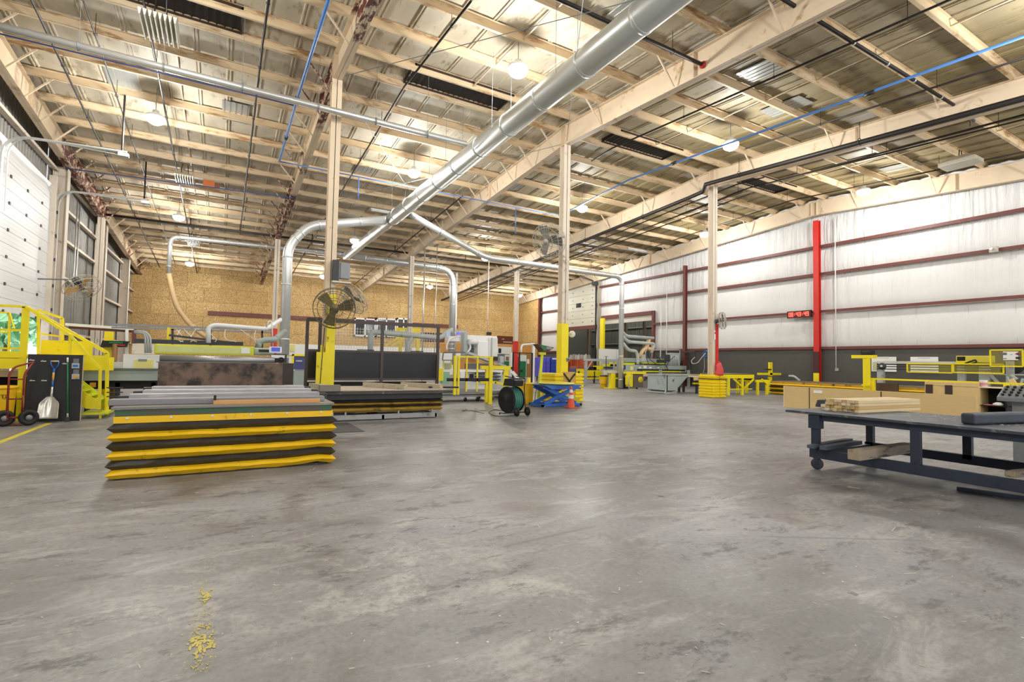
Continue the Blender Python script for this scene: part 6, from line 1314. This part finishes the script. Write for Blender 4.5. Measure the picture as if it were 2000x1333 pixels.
g.build('rollers', blk, t); g = MB(); g.bar(PY(1488, 741, Y), PY(1497, 750, Y), .06, .06); g.build('brace', yel, t)
t = thing('backstop_post', 'short yellow upright with a bracket behind the roller table', 'post', (26.4, 19, 0)); Y = 18.3; g = MB(); qy(g, 1504, 708, 1509, 735, Y, .12); g.build('upright', yel, t); g = MB(); qy(g, 1498, 721, 1507, 723, Y-.05, .2); g.build('black_bracket', blk, t); g = MB(); qy(g, 1488, 729, 1526, 733, Y, .3); g.build('beam', yel, t); x = PY(1506, 740, Y).x; partb(t, 'foot', (x-.1, Y, 0), (x+.1, Y+.15, .9), yel)
# long low lift table
t = thing('lift_table', 'long low lift table with yellow and black bellows along the dark wall base', 'lift table', (27.2, 14.5, 0)); X0 = 26.3
ya, yb = 8.0, 17.1
zz = [.0+.045*0, .11, .22, .33, .44, .55]
def long_bellows():
    for i in range(5):
        za, zb_ = .03+.115*i, .03+.115*(i+1); g = MB(); zm = (za+zb_)/2; o = .09
        for (p, q) in ((za, zm), (zm, zb_)):
            oa, ob = (0, o) if p == za else (o, 0)
            A = [g.bm.verts.new(c) for c in ((X0-oa, ya-oa, p), (28.6, ya-oa, p), (28.6, yb+oa, p), (X0-oa, yb+oa, p))]; B = [g.bm.verts.new(c) for c in ((X0-ob, ya-ob, q), (28.6, ya-ob, q), (28.6, yb+ob, q), (X0-ob, yb+ob, q))]
            for k in range(4): g.face([A[k], A[(k+1) % 4], B[(k+1) % 4], B[k]])
        g.build('bellows_fold', yel2 if i % 2 == 0 else blkv, t, solid=.006)
long_bellows(); partb(t, 'deck', (X0-.02, ya, .61), (28.65, yb+.05, .72), M('gold_edge', 'c9a032', .5, dirt='4a4030', amt=.1)); partb(t, 'deck_top', (X0, ya, .72), (28.6, yb, .74), M('worn_dark_top', '6a6258', .6, dirt='a89a84', amt=.08))
t = thing('white_hook', 'curved pale metal arm lying on the long low lift table', 'arm', (26.8, 14.5, .75)); g = MB(); g.sweep(fillet([PX(1541, 735, 26.7), PX(1551, 735, 26.7), V((26.7, PX(1562, 741, 26.7).y, .79))], .4), .06, 8); g.build('arm', lgrey, t)
# tan panel stacks
pan = M('tan_wood_panel', 'd8bc84', .5, var=.06, scale=2, vec=(6, 1, 6))
t = thing('panel_stack', 'long upright stack of tan wood panels standing on the floor', 'panel stack', (18.6, 9, 0)); zt = .79
for k, (a, b) in enumerate(((5.9, 8.25), (8.27, 10.55), (10.57, 11.5))):
    for i in range(3): MB().box((18.5+.045*i, a+.004*i, 0), (18.54+.045*i, b-.004*i, zt-.004*i)).build('panel', pan, t)
for y in (8.26, 10.56): partb(t, 'joint_gap', (18.495, y-.015, 0), (18.51, y+.015, zt-.02), blk)
partb(t, 'end_cap', (18.49, 11.5, 0), (18.68, 11.53, zt), M('pale_edge_band', 'e6d7b4', .5)); partb(t, 'paper_label', (18.485, 10.1, zt-.20), (18.495, 10.40, zt-.10), paper)
t = thing('panel_stack', 'second stack of tan panels with two dark straps behind the long one', 'panel stack', (21, 6.8, 0)); Xs = 21.5; q0, q1 = PX(1806, 750, Xs), PX(1912, 756, Xs)
z0, z1 = PX(1850, 767, Xs).z, PX(1850, 747, Xs).z; partb(t, 'panel', (Xs, q1.y, 0), (Xs+.3, q0.y, z1-.14), pan); partb(t, 'panel', (Xs, q1.y, z1-.13), (Xs+.3, q0.y, z1), pan)
for px in (1815, 1853): y = PX(px, 760, Xs).y; partb(t, 'strap', (Xs-.02, y-.10, z0-.3), (Xs, y+.10, z1-.1), M('dark_brown_strap', '3a2a22', .5))
t = thing('open_cabinet', 'open black cabinet with pink and white items on its shelf', 'cabinet', (19.6, 5.2, 0)); Xs = 19.2; y1 = PX(1912, 780, Xs).y; y0 = PX(1966, 780, Xs).y; zt = PX(1940, 757, Xs).z; bi = M('black_interior', '111113', .7)
partb(t, 'back', (Xs+.6, y0, 0), (Xs+.62, y1, zt), bi); partb(t, 'side', (Xs, y1-.03, 0), (Xs+.62, y1, zt), pan); partb(t, 'side', (Xs, y0, 0), (Xs+.62, y0+.03, zt), bi); partb(t, 'top', (Xs-.01, y0, zt-.03), (Xs+.63, y1, zt), M('pale_edge_band', 'e6d7b4', .5))
zs_ = PX(1940, 793, Xs).z; partb(t, 'shelf', (Xs, y0, zs_-.02), (Xs+.6, y1, zs_), bi); partb(t, 'floor_panel', (Xs, y0, 0), (Xs+.6, y1, .03), bi)
t = thing('rag_pile', 'pink and white rags on the shelf of the open black cabinet', 'rags', (Xs+.2, (y0+y1)/2, zs_)); g = MB(); g.box((Xs+.02, y0+.25, zs_), (Xs+.2, y1-.1, zs_+.03)); g.build('pink_cloth', M('pink_cloth', 'c86a70', .7), t, bevel=.008); g = MB(); g.lathe((Xs+.15, y0+.22, zs_), [(0, 0), (.13, .01), (.12, .06), (.05, .10), (0, .10)], 9); g.build('white_cloth', paper, t)
t = thing('paint_can', 'small pink and white can on the yellow rail side of the panel stacks', 'can', (Xs+.2, y1-.3, zt)); q = PX(1921, 757, Xs+.2); g = MB(); g.lathe((Xs+.2, q.y, zt), [(0, 0), (.09, 0), (.09, .17), (.095, .19), (0, .19)], 20); g.build('can_body', paper, t); g = MB(); g.lathe((Xs+.2, q.y, zt), [(.092, .04), (.092, .12)], 20); g.build('pink_label', M('pink_label', 'd98a8a', .5), t)
# ------------------------------------------------ saw line on the right
X = 24.5
t = thing('tee_stand', 'yellow T-shaped stand with a black box on top at the right', 'stand', (X, 11.4, 0)); py = PX(1692, 730, X).y; zt = PX(1690, 699, X).z
partb(t, 'column', (X-.06, py-.11, 0), (X+.12, py+.11, zt), yel); partb(t, 'column_flange', (X-.09, py-.2, 0), (X-.07, py-.05, zt), yel); ya_, yb_ = PX(1665, 700, X).y, PX(1711, 700, X).y; partb(t, 'cross_beam', (X-.1, yb_, zt-.03), (X+.1, ya_, zt+.11), yel); a, b = PX(1683, 690, X).y, PX(1706, 690, X).y; partb(t, 'black_box', (X-.1, b, zt+.12), (X+.15, a, zt+.34), blk, bevel=.02); partb(t, 'box_face', (X-.11, b+.08, zt+.24), (X-.1, a-.08, zt+.30), M('dark_amber', '5c3a2a', .5))
t = thing('pipe_rail', 'long yellow pipe rail running from the T-shaped stand to the right edge', 'rail', (X, 8, 0)); zr = PX(1750, 742, X).z; ye = PX(2060, 752, X).y
MB().bar((X, py, zr), (X, ye, zr), .09, .07).build('rail', yel, t)
for px in (1705, 1967): y = PX(px, 760, X).y; partb(t, 'post', (X-.05, y-.09, 0), (X+.05, y+.09, zr), yel)
g = MB(); y = PX(1703, 760, X).y; g.bar((X-.2, y+.3, zr-.28), (X-.2, y-.02, zr-.28), .06, .06); g.build('short_rail', yel, t)
for k, (x0, x1) in enumerate(((1701, 1750), (1777, 1832))):
    a, b = PX(x0, 700, 29.3), PX(x1, 727, 29.3); t = thing('whiteboard', ['white board on the dark wall base nearer the T-shaped stand', 'white board on the dark wall base behind the yellow guard frames'][k], 'whiteboard', (29.3, a.y, 1.7)); partb(t, 'board', (29.33, b.y, 1.36), (29.39, a.y, 2.12), paper, bevel=.02); MB().box((29.32, (a.y+b.y)/2-.25, 2.06), (29.34, (a.y+b.y)/2+.25, 2.08)).build('printed_line', M('grey_print', '9a9a9a', .5), t)
X = 26.0
t = thing('saw_line', 'long grey cut-off saw line with yellow guard frames along the right wall', 'machine', (X, 8, 0))
zb = PX(1800, 709, X).z; y0 = PX(1712, 708, X).y; y1 = PX(1935, 708, X).y
partb(t, 'rail_beam', (X, y1, zb-.05), (X+.12, y0, zb+.06), galv); partb(t, 'chain_strip', (X-.03, y1, zb-.11), (X, y0, zb-.06), blk)
for py_ in (717, 722): z = PX(1760, py_, X).z; MB().cyl((X, y0, z), (X, PX(1940, py_, X).y, z), .02, 6).build('tie_bar', dgrey, t)
q = PX(1723, 716, X-.1); g = MB(); g.lathe(q, [(0, -.05), (.15, -.05), (.16, 0), (.15, .05), (0, .05)], 22, (1, 0, 0)); g.build('pulley', dgrey, t); g = MB(); g.lathe(q-V((.06, 0, 0)), [(0, -.02), (.05, -.02), (.05, .02), (0, .02)], 14, (1, 0, 0)); g.build('pulley_hub', galv, t)
y = PX(1711, 712, X).y; partb(t, 'pulley_bracket', (X-.05, y-.05, q.z-.2), (X+.1, y+.12, q.z+.2), M('pale_yellow_grey', 'cfcfa8', .5))
for (px, w_) in ((1719, .13), (1877, .12), (1922, .16)): y = PX(px, 740, X).y; partb(t, 'leg', (X, y-w_, 0), (X+.15, y+w_, zb-.1), lgrey)
g = MB(); g.bar(PX(1929, 728, X), PX(1950, 748, X), .08, .10); g.build('diagonal_leg', lgrey, t)
ygl = bpy.data.materials.new('yellow_tinted_guard'); ygl.use_nodes = True; b_ = ygl.node_tree.nodes['Principled BSDF']; b_.inputs['Base Color'].default_value = lin('b8b030'); b_.inputs['Roughness'].default_value = .15; b_.inputs['Alpha'].default_value = .20
for (x0, y0_, x1, y1_, Xg) in ((1772, 711, 1860, 728, X-.5), (1862, 711.5, 1960, 729, X-.5), (1934, 684, 1998, 716, X-.7)):
    a, b = PX(x0, y0_, Xg), PX(x1, y1_, Xg); zm0 = PX((x0+x1)/2, y1_, Xg).z; zm1 = PX((x0+x1)/2, y0_, Xg).z; g = MB(); T_ = .045
    g.bar((Xg, a.y, zm1), (Xg, b.y, zm1), T_, T_); g.bar((Xg, a.y, zm0), (Xg, b.y, zm0), T_, T_); g.bar((Xg, a.y, zm0), (Xg, a.y, zm1), T_, T_); g.bar((Xg, b.y, zm0), (Xg, b.y, zm1), T_, T_); g.build('guard_frame', yel, t); partb(t, 'guard_sheet', (Xg-.004, b.y, zm0), (Xg+.004, a.y, zm1), ygl)
a, b = PX(1959, 687, X-.75), PX(1989, 704, X-.75); partb(t, 'warning_sign', (X-.76, b.y, b.z), (X-.75, a.y, a.z), paper)
g = MB(); cy_ = (a.y+b.y)/2; cz_ = (a.z+b.z)/2
g.box((X-.77, cy_+.10, cz_+.03), (X-.765, cy_+.26, cz_+.12)); g.box((X-.77, cy_+.10, cz_-.12), (X-.765, cy_+.26, cz_-.09)); g.box((X-.77, cy_-.05, cz_+.03), (X-.765, cy_+.0, cz_+.05)); g.build('sign_print', M('grey_print2', '6f6f70', .5), t)
g = MB(); g.prism([(X-.77, cy_-.12, cz_+.07), (X-.77, cy_-.20, cz_+.12), (X-.77, cy_-.28, cz_+.07), (X-.77, cy_-.20, cz_+.02)], (.005, 0, 0)); g.build('sign_mark', M('dark_red_print', '8c2430', .5), t); g = MB(); g.box((X-.77, cy_-.26, cz_-.12), (X-.765, cy_-.14, cz_-.04)); g.build('sign_print', M('black_print', '141414', .5), t)
q0, q1 = PX(1869, 702, X-.1), PX(1942, 703, X-.1); MB().bar((X-.1, q0.y, q0.z), (X-.1, q1.y, q0.z), .2, .27).build('square_tube', M('pale_yellow_tube', 'ddd04a', .4), t, bevel=.02); partb(t, 'tube_opening', (X-.205, q0.y-.30, q0.z-.1), (X-.2, q0.y-.04, q0.z+.1), bi)
g = MB(); g.cb(PX(1888, 709, X-.15), (.2, .6, .14)); g.build('clamp_plate', yel, t); g = MB(); g.sweep(fillet([PX(1885, 710, X-.3), PX(1905, 703, X-.3), PX(1908, 708, X-.3), PX(1888, 714, X-.3)], .2), .03, 6); g.build('black_hose', blk, t)
g = MB(); g.lathe(PX(1980, 716, X+.2), [(0, -.1), (.28, -.1), (.3, 0), (.28, .1), (0, .1)], 24, (1, 0, 0)); g.lathe(PX(1966, 724, X+.1), [(0, -.08), (.16, -.08), (.16, .08), (0, .08)], 20, (1, 0, 0)); g.build('blade_housing', blk, t); partb(t, 'upright', (X-.1, PX(1973, 730, X).y-.1, .9), (X+.1, PX(1973, 730, X).y+.1, 1.9), lgrey)
g = MB(); z = PX(1970, 732, X-.3).z; g.bar((X-.3, PX(1945, 733, X).y, z), (X-.3, PX(2010, 733, X).y, z), .04, .05); g.bar(PX(1975, 733, X-.4), PX(1987, 741, X-.4), .1, .06); g.bar(PX(1968, 736, X-.4), PX(1975, 748, X-.4), .12, .06); g.bar(PX(1998, 740, X-.4), PX(1990, 765, X-.4), .12, .06); g.build('support_arms', lgrey, t)
g = MB(); g.bar(PX(1975, 741, X-1), PX(1985, 757, X-1), .16, .14); g.build('wood_block', wood, t)
t = thing('brown_crate', 'dark brown open-topped box behind the tan panels', 'box', (25, 12, 0)); a, b = PX(1703, 750, 25.2), PX(1742, 764, 25.2); z = PX(1720, 749, 25.2).z; partb(t, 'front', (25.2, b.y, 0), (25.24, a.y, z), M('dark_brown_board', '5c483c', .5)); partb(t, 'side', (25.24, b.y, 0), (25.8, b.y+.04, z), M('dark_brown_board', '5c483c', .5)); partb(t, 'side', (25.24, a.y-.04, 0), (25.8, a.y, z), M('dark_brown_board', '5c483c', .5)); partb(t, 'back', (25.76, b.y, 0), (25.8, a.y, z), M('dark_brown_board', '5c483c', .5))
# control desk at right edge
t = thing('control_desk', 'grey sloping control desk with rows of buttons on a grey post at the right edge', 'control panel', (10.6, 2.6, 0)); q = G(1985, 815); Xd = 11.0
c = PX(1978, 768, Xd); yd = V((0, -1, 0)); a, b = PX(1952, 775, Xd), PX(2010, 772, Xd)
g = MB(); g.prism([(Xd-.12, a.y, a.z), (Xd-.12, a.y, a.z-.07), (Xd+.22, a.y, a.z+.0), (Xd+.22, a.y, a.z+.18)], (0, b.y-a.y, 0)); g.build('panel_body', M('desk_grey', '8f9497', .4, .2), t, bevel=.01)
g = MB()
for i in range(4):
    for j in range(6):
        x = Xd-.07+i*.075; g.cyl((x, a.y-.06-j*.085, a.z+.03+i*.04), (x-.01, a.y-.06-j*.085, a.z+.055+i*.04), .02, 8)
g.build('button', blk, t); y = PX(1990, 790, Xd).y; partb(t, 'post', (Xd, y-.08, 0), (Xd+.16, y+.08, a.z), M('desk_grey', '8f9497', .4, .2)); g = MB(); g.bar((Xd, a.y-.05, a.z-.05), (Xd+.05, y, a.z-.45), .02, .02); g.build('strut', dgrey, t); partb(t, 'foot', (Xd-.2, y-.3, 0), (Xd+.4, y+.3, .03), dgrey)
# ------------------------------------------------ slate work cart
x0, x1, y0, y1, zt = 7.62, 9.35, -1.2, 4.72, .84
t = thing('work_cart', 'long dark slate-painted steel work cart on casters at the right', 'cart', (8.4, 2, 0))
partb(t, 'table_top', (x0, y0, zt-.035), (x1, y1, zt), M('dusty_slate_top', '474e5a', .5, var=.15, scale=3, dirt='7d818a', amt=.08, dscale=8), bevel=.004)
for x in (x0+.06, x1-.12): partb(t, 'long_rail', (x, y0, zt-.12), (x+.06, y1-.35, zt-.035), navy)
partb(t, 'end_rail', (x0+.06, y1-.42, zt-.12), (x1-.06, y1-.34, zt-.035), navy)
lz = .135
for y in (4.30, 3.05, 1.2, -.6):
    for x in (x0+.04, x1-.12):
        lg = partb(t, 'leg', (x, y-.05, .24), (x+.08, y+.05, zt-.12), navy)
        if y > 4: partb(lg, 'leg_sleeve', (x-.02, y-.08, zt-.24), (x+.10, y+.08, zt-.04), navy)
for x in (x0+.03, x1-.12): partb(t, 'lower_rail', (x, y0, .17), (x+.09, 4.37, .30), navy)
for y in (4.32, -.6): partb(t, 'lower_cross', (x0+.1, y-.05, .18), (x1-.1, y+.03, .27), navy)
casters(t, [(x0+.07, 4.28, 0), (x1-.07, 4.28, 0), (x0+.07, .9, 0), (x1-.07, .9, 0)], .082, .045, (1, .15, 0), .0, mat=M('slate_wheel', '3f4652', .5), hub=navy)
# lumber bundle on the cart
pine = [M('pale_pine_%s' % n_, c_, .6, var=.07, scale=3, vec=(1, 9, 9)) for n_, c_ in (('light', 'e9d3a4'), ('mid', 'd8b67a'), ('white', 'efe3c8'))]
ls = None; rnd = random.Random(4); s0 = .060
A = V((8.25, 4.0, zt)); dirv = V((.985, -.05, 0)).normalized(); side = V((-.05, .98, 0)).normalized(); ang = math.atan2(dirv.y, dirv.x)
for i in range(9):
    for j in range(4):
        if i == 8 and j > 1: continue
        g = None
        if ls is None:
            L = 1.95-.9; L = 3.15; g = MB(); g.box((0, -s0/2+.003, 0), (L*.55, s0/2-.003, .0425)); ls = [g.build('lumber_stick', pine[0])]
            tag(ls[0], 'square pine stick in the bundle on the slate work cart', 'lumber', 'pine sticks bundled on the work cart'); o = ls[0]; 
            for m_ in pine[1:]:
                me = o.data.copy(); me.materials.clear(); me.materials.append(m_); o2 = o.copy(); o2.data = me; ls.append(o2)
        else:
            k = rnd.randrange(3); o = ls[k].copy(); S.collection.objects.link(o)
        o['label'] = 'pine stick in the bundle on the slate cart, %s layer, %s from the nearest side' % (['bottom', 'second', 'third', 'top'][j], ORD[i])
        p = A+side*(s0*i)+dirv*(rnd.uniform(-.03, .03)); o.location = (p.x, p.y, zt+.0+j*.046); o.rotation_euler = (0, 0, ang+rnd.uniform(-.004, .004))
for o in ls[1:]:
    bpy.data.objects.remove(o)
nv = M('navy_wrapped', '3a414e', .55, var=.15, scale=5, bump=.4)
t = thing('wrapped_block', 'dark slate-painted block at the left end of the pine bundle', 'block', (8.3, 4.62, zt)); q = G(1606, 796, zt); g = MB(); g.hexa([(q.x-.02, q.y-.12, zt), (q.x+.30, q.y-.14, zt), (q.x+.28, q.y+.12, zt), (q.x+.0, q.y+.13, zt), (q.x-.0, q.y-.09, zt+.13), (q.x+.27, q.y-.12, zt+.12), (q.x+.26, q.y+.09, zt+.13), (q.x+.02, q.y+.10, zt+.12)]); g.build('block_body', nv, t, bevel=.02)
t = thing('painted_timber', 'long rough slate-painted timber across the right part of the work cart top', 'timber', (8.2, 2.4, zt)); g = MB()
P = [V((7.95, 2.62, zt+.055)), V((8.3, 2.50, zt+.06)), V((8.9, 2.38, zt+.062)), V((9.5, 2.28, zt+.062))]
for a, b in zip(P, P[1:]): pass
g.bar(P[0]+V((0, 0, .015)), P[3]+V((0, 0, .02)), .15, .135); g.build('timber_body', nv, t, bevel=.025)
sh = M('sawdust_flakes', 'cfcac0', .7); t = thing('wood_shavings', 'pale wood shavings scattered on the work cart top', 'shavings', (8.9, 3.2, zt), kind='stuff'); g = MB(); rnd = random.Random(9)
for i in range(90): x = rnd.uniform(8.3, 9.3); y = rnd.gauss(3.0, .45); y = max(-.5, min(3.6, y)); g.cb((x, y, zt+.003), (rnd.uniform(.01, .06), rnd.uniform(.004, .015), .004), Matrix.Rotation(rnd.uniform(0, 3), 3, 'Z'))
g.build('flakes', sh, t)
def tim(lbl, a, b, w_, h_, m_):
    t = thing('timber', lbl, 'timber', a); g = MB(); g.bar(a, b, w_, h_); g.build('timber_body', m_, t, bevel=.006)
grn_w = M('slate_wood', '5a6470', .6, var=.2, scale=3, vec=(1, 7, 7)); rw = M('blotched_timber', 'b3a590', .6, var=.15, scale=3, vec=(1, 5, 5), dirt='4a4f58', amt=.10, dscale=2.5)
a, b = G(1583, 883, .32), G(1668, 868, .32); tim('slate-painted plank on the cart lower shelf, front of the left pair', (7.55, 4.12, .345), (8.7, 4.2, .345), .10, .06, grn_w); tim('slate-painted plank on the cart lower shelf, behind in the left pair', (7.50, 4.27, .345), (8.75, 4.36, .36), .10, .05, grn_w)
tim('thick blotched timber lying across the cart lower shelf', (7.22, 3.55, .365), (8.75, 3.55, .365), .15, .13, rw)
tim('pale timber offcut on the cart lower shelf at the right edge', (7.8, 2.20, .335), (9.0, 2.0, .335), .10, .07, rw)
tim('bent slate strip lying on the floor under the work cart', (8.0, 2.75, .03), (8.6, .8, .03), .05, .05, navy)
# floor litter
t = thing('wood_splinters', 'pale splinters and sawdust specks scattered over the concrete floor', 'litter', (3, 5, 0), kind='stuff'); g = MB(); rnd = random.Random(21)
for i in range(900):
    x = rnd.uniform(-3, 12); y = rnd.uniform(1.2, 12); L = rnd.uniform(.008, .045) if rnd.random() < .93 else rnd.uniform(.08, .2)
    if 6.9 < x < 9.9 and y < 5.2 and rnd.random() < .4: continue
    g.cb((x, y, .002), (L, rnd.uniform(.003, .007), .003), Matrix.Rotation(rnd.uniform(0, 3.1), 3, 'Z'))
g.build('splinters', M('pale_splinter', 'cfc8ba', .7), t)
t = thing('floor_mat', 'dark rubber mat on the floor between the two lift tables', 'mat', (1.9, 11.9, 0)); MB().box((1.2, 10.6, .0), (2.6, 12.2, .012)).build('mat', M('worn_mat', '4a4a4b', .6), t)
# outdoors through the dock door
struct('ground', MB().box((-60, -20, -.35), (-20, 70, -.05)), M('outdoor_concrete', 'cfcdc6', .8))
lf_ = M('leaf_green', 'a6d8ac', .8, var=.3, scale=2); bk = M('bark', '6b5a48', .8)
for k, (x, y, h_) in enumerate(((-17.2, 66, 8), (-21.5, 78, 9), (-15.2, 56, 6.5))):
    t = thing('tree', ['green tree outside the dock door, leftmost', 'green tree outside the dock door, middle', 'green tree outside the dock door, nearest the wall'][k], 'tree', (x, y, 0)); MB().cyl((x, y, -.3), (x, y, h_*.5), .25, 10, .15).build('trunk', bk, t); g = MB(); rnd = random.Random(k)
    for i in range(300):
        v_ = V((rnd.gauss(0, 1), rnd.gauss(0, 1), rnd.gauss(0, 1))).normalized()*rnd.uniform(.5, 1); p = V((x, y, h_*.62))+V((v_.x*h_*.42, v_.y*h_*.42, v_.z*h_*.38)); s = rnd.uniform(.25, .6); R = Quaternion((rnd.random(), rnd.random(), rnd.random(), rnd.random())).normalized().to_matrix()
        g.face([g.bm.verts.new(p+R @ V(c)*s) for c in ((-1, -.6, 0), (1, -.6, .2), (.6, .8, 0), (-.7, .7, .3))])
    g.build('foliage', lf_, t)

for o in bpy.data.objects:
    if '_root' in o: del o['_root']
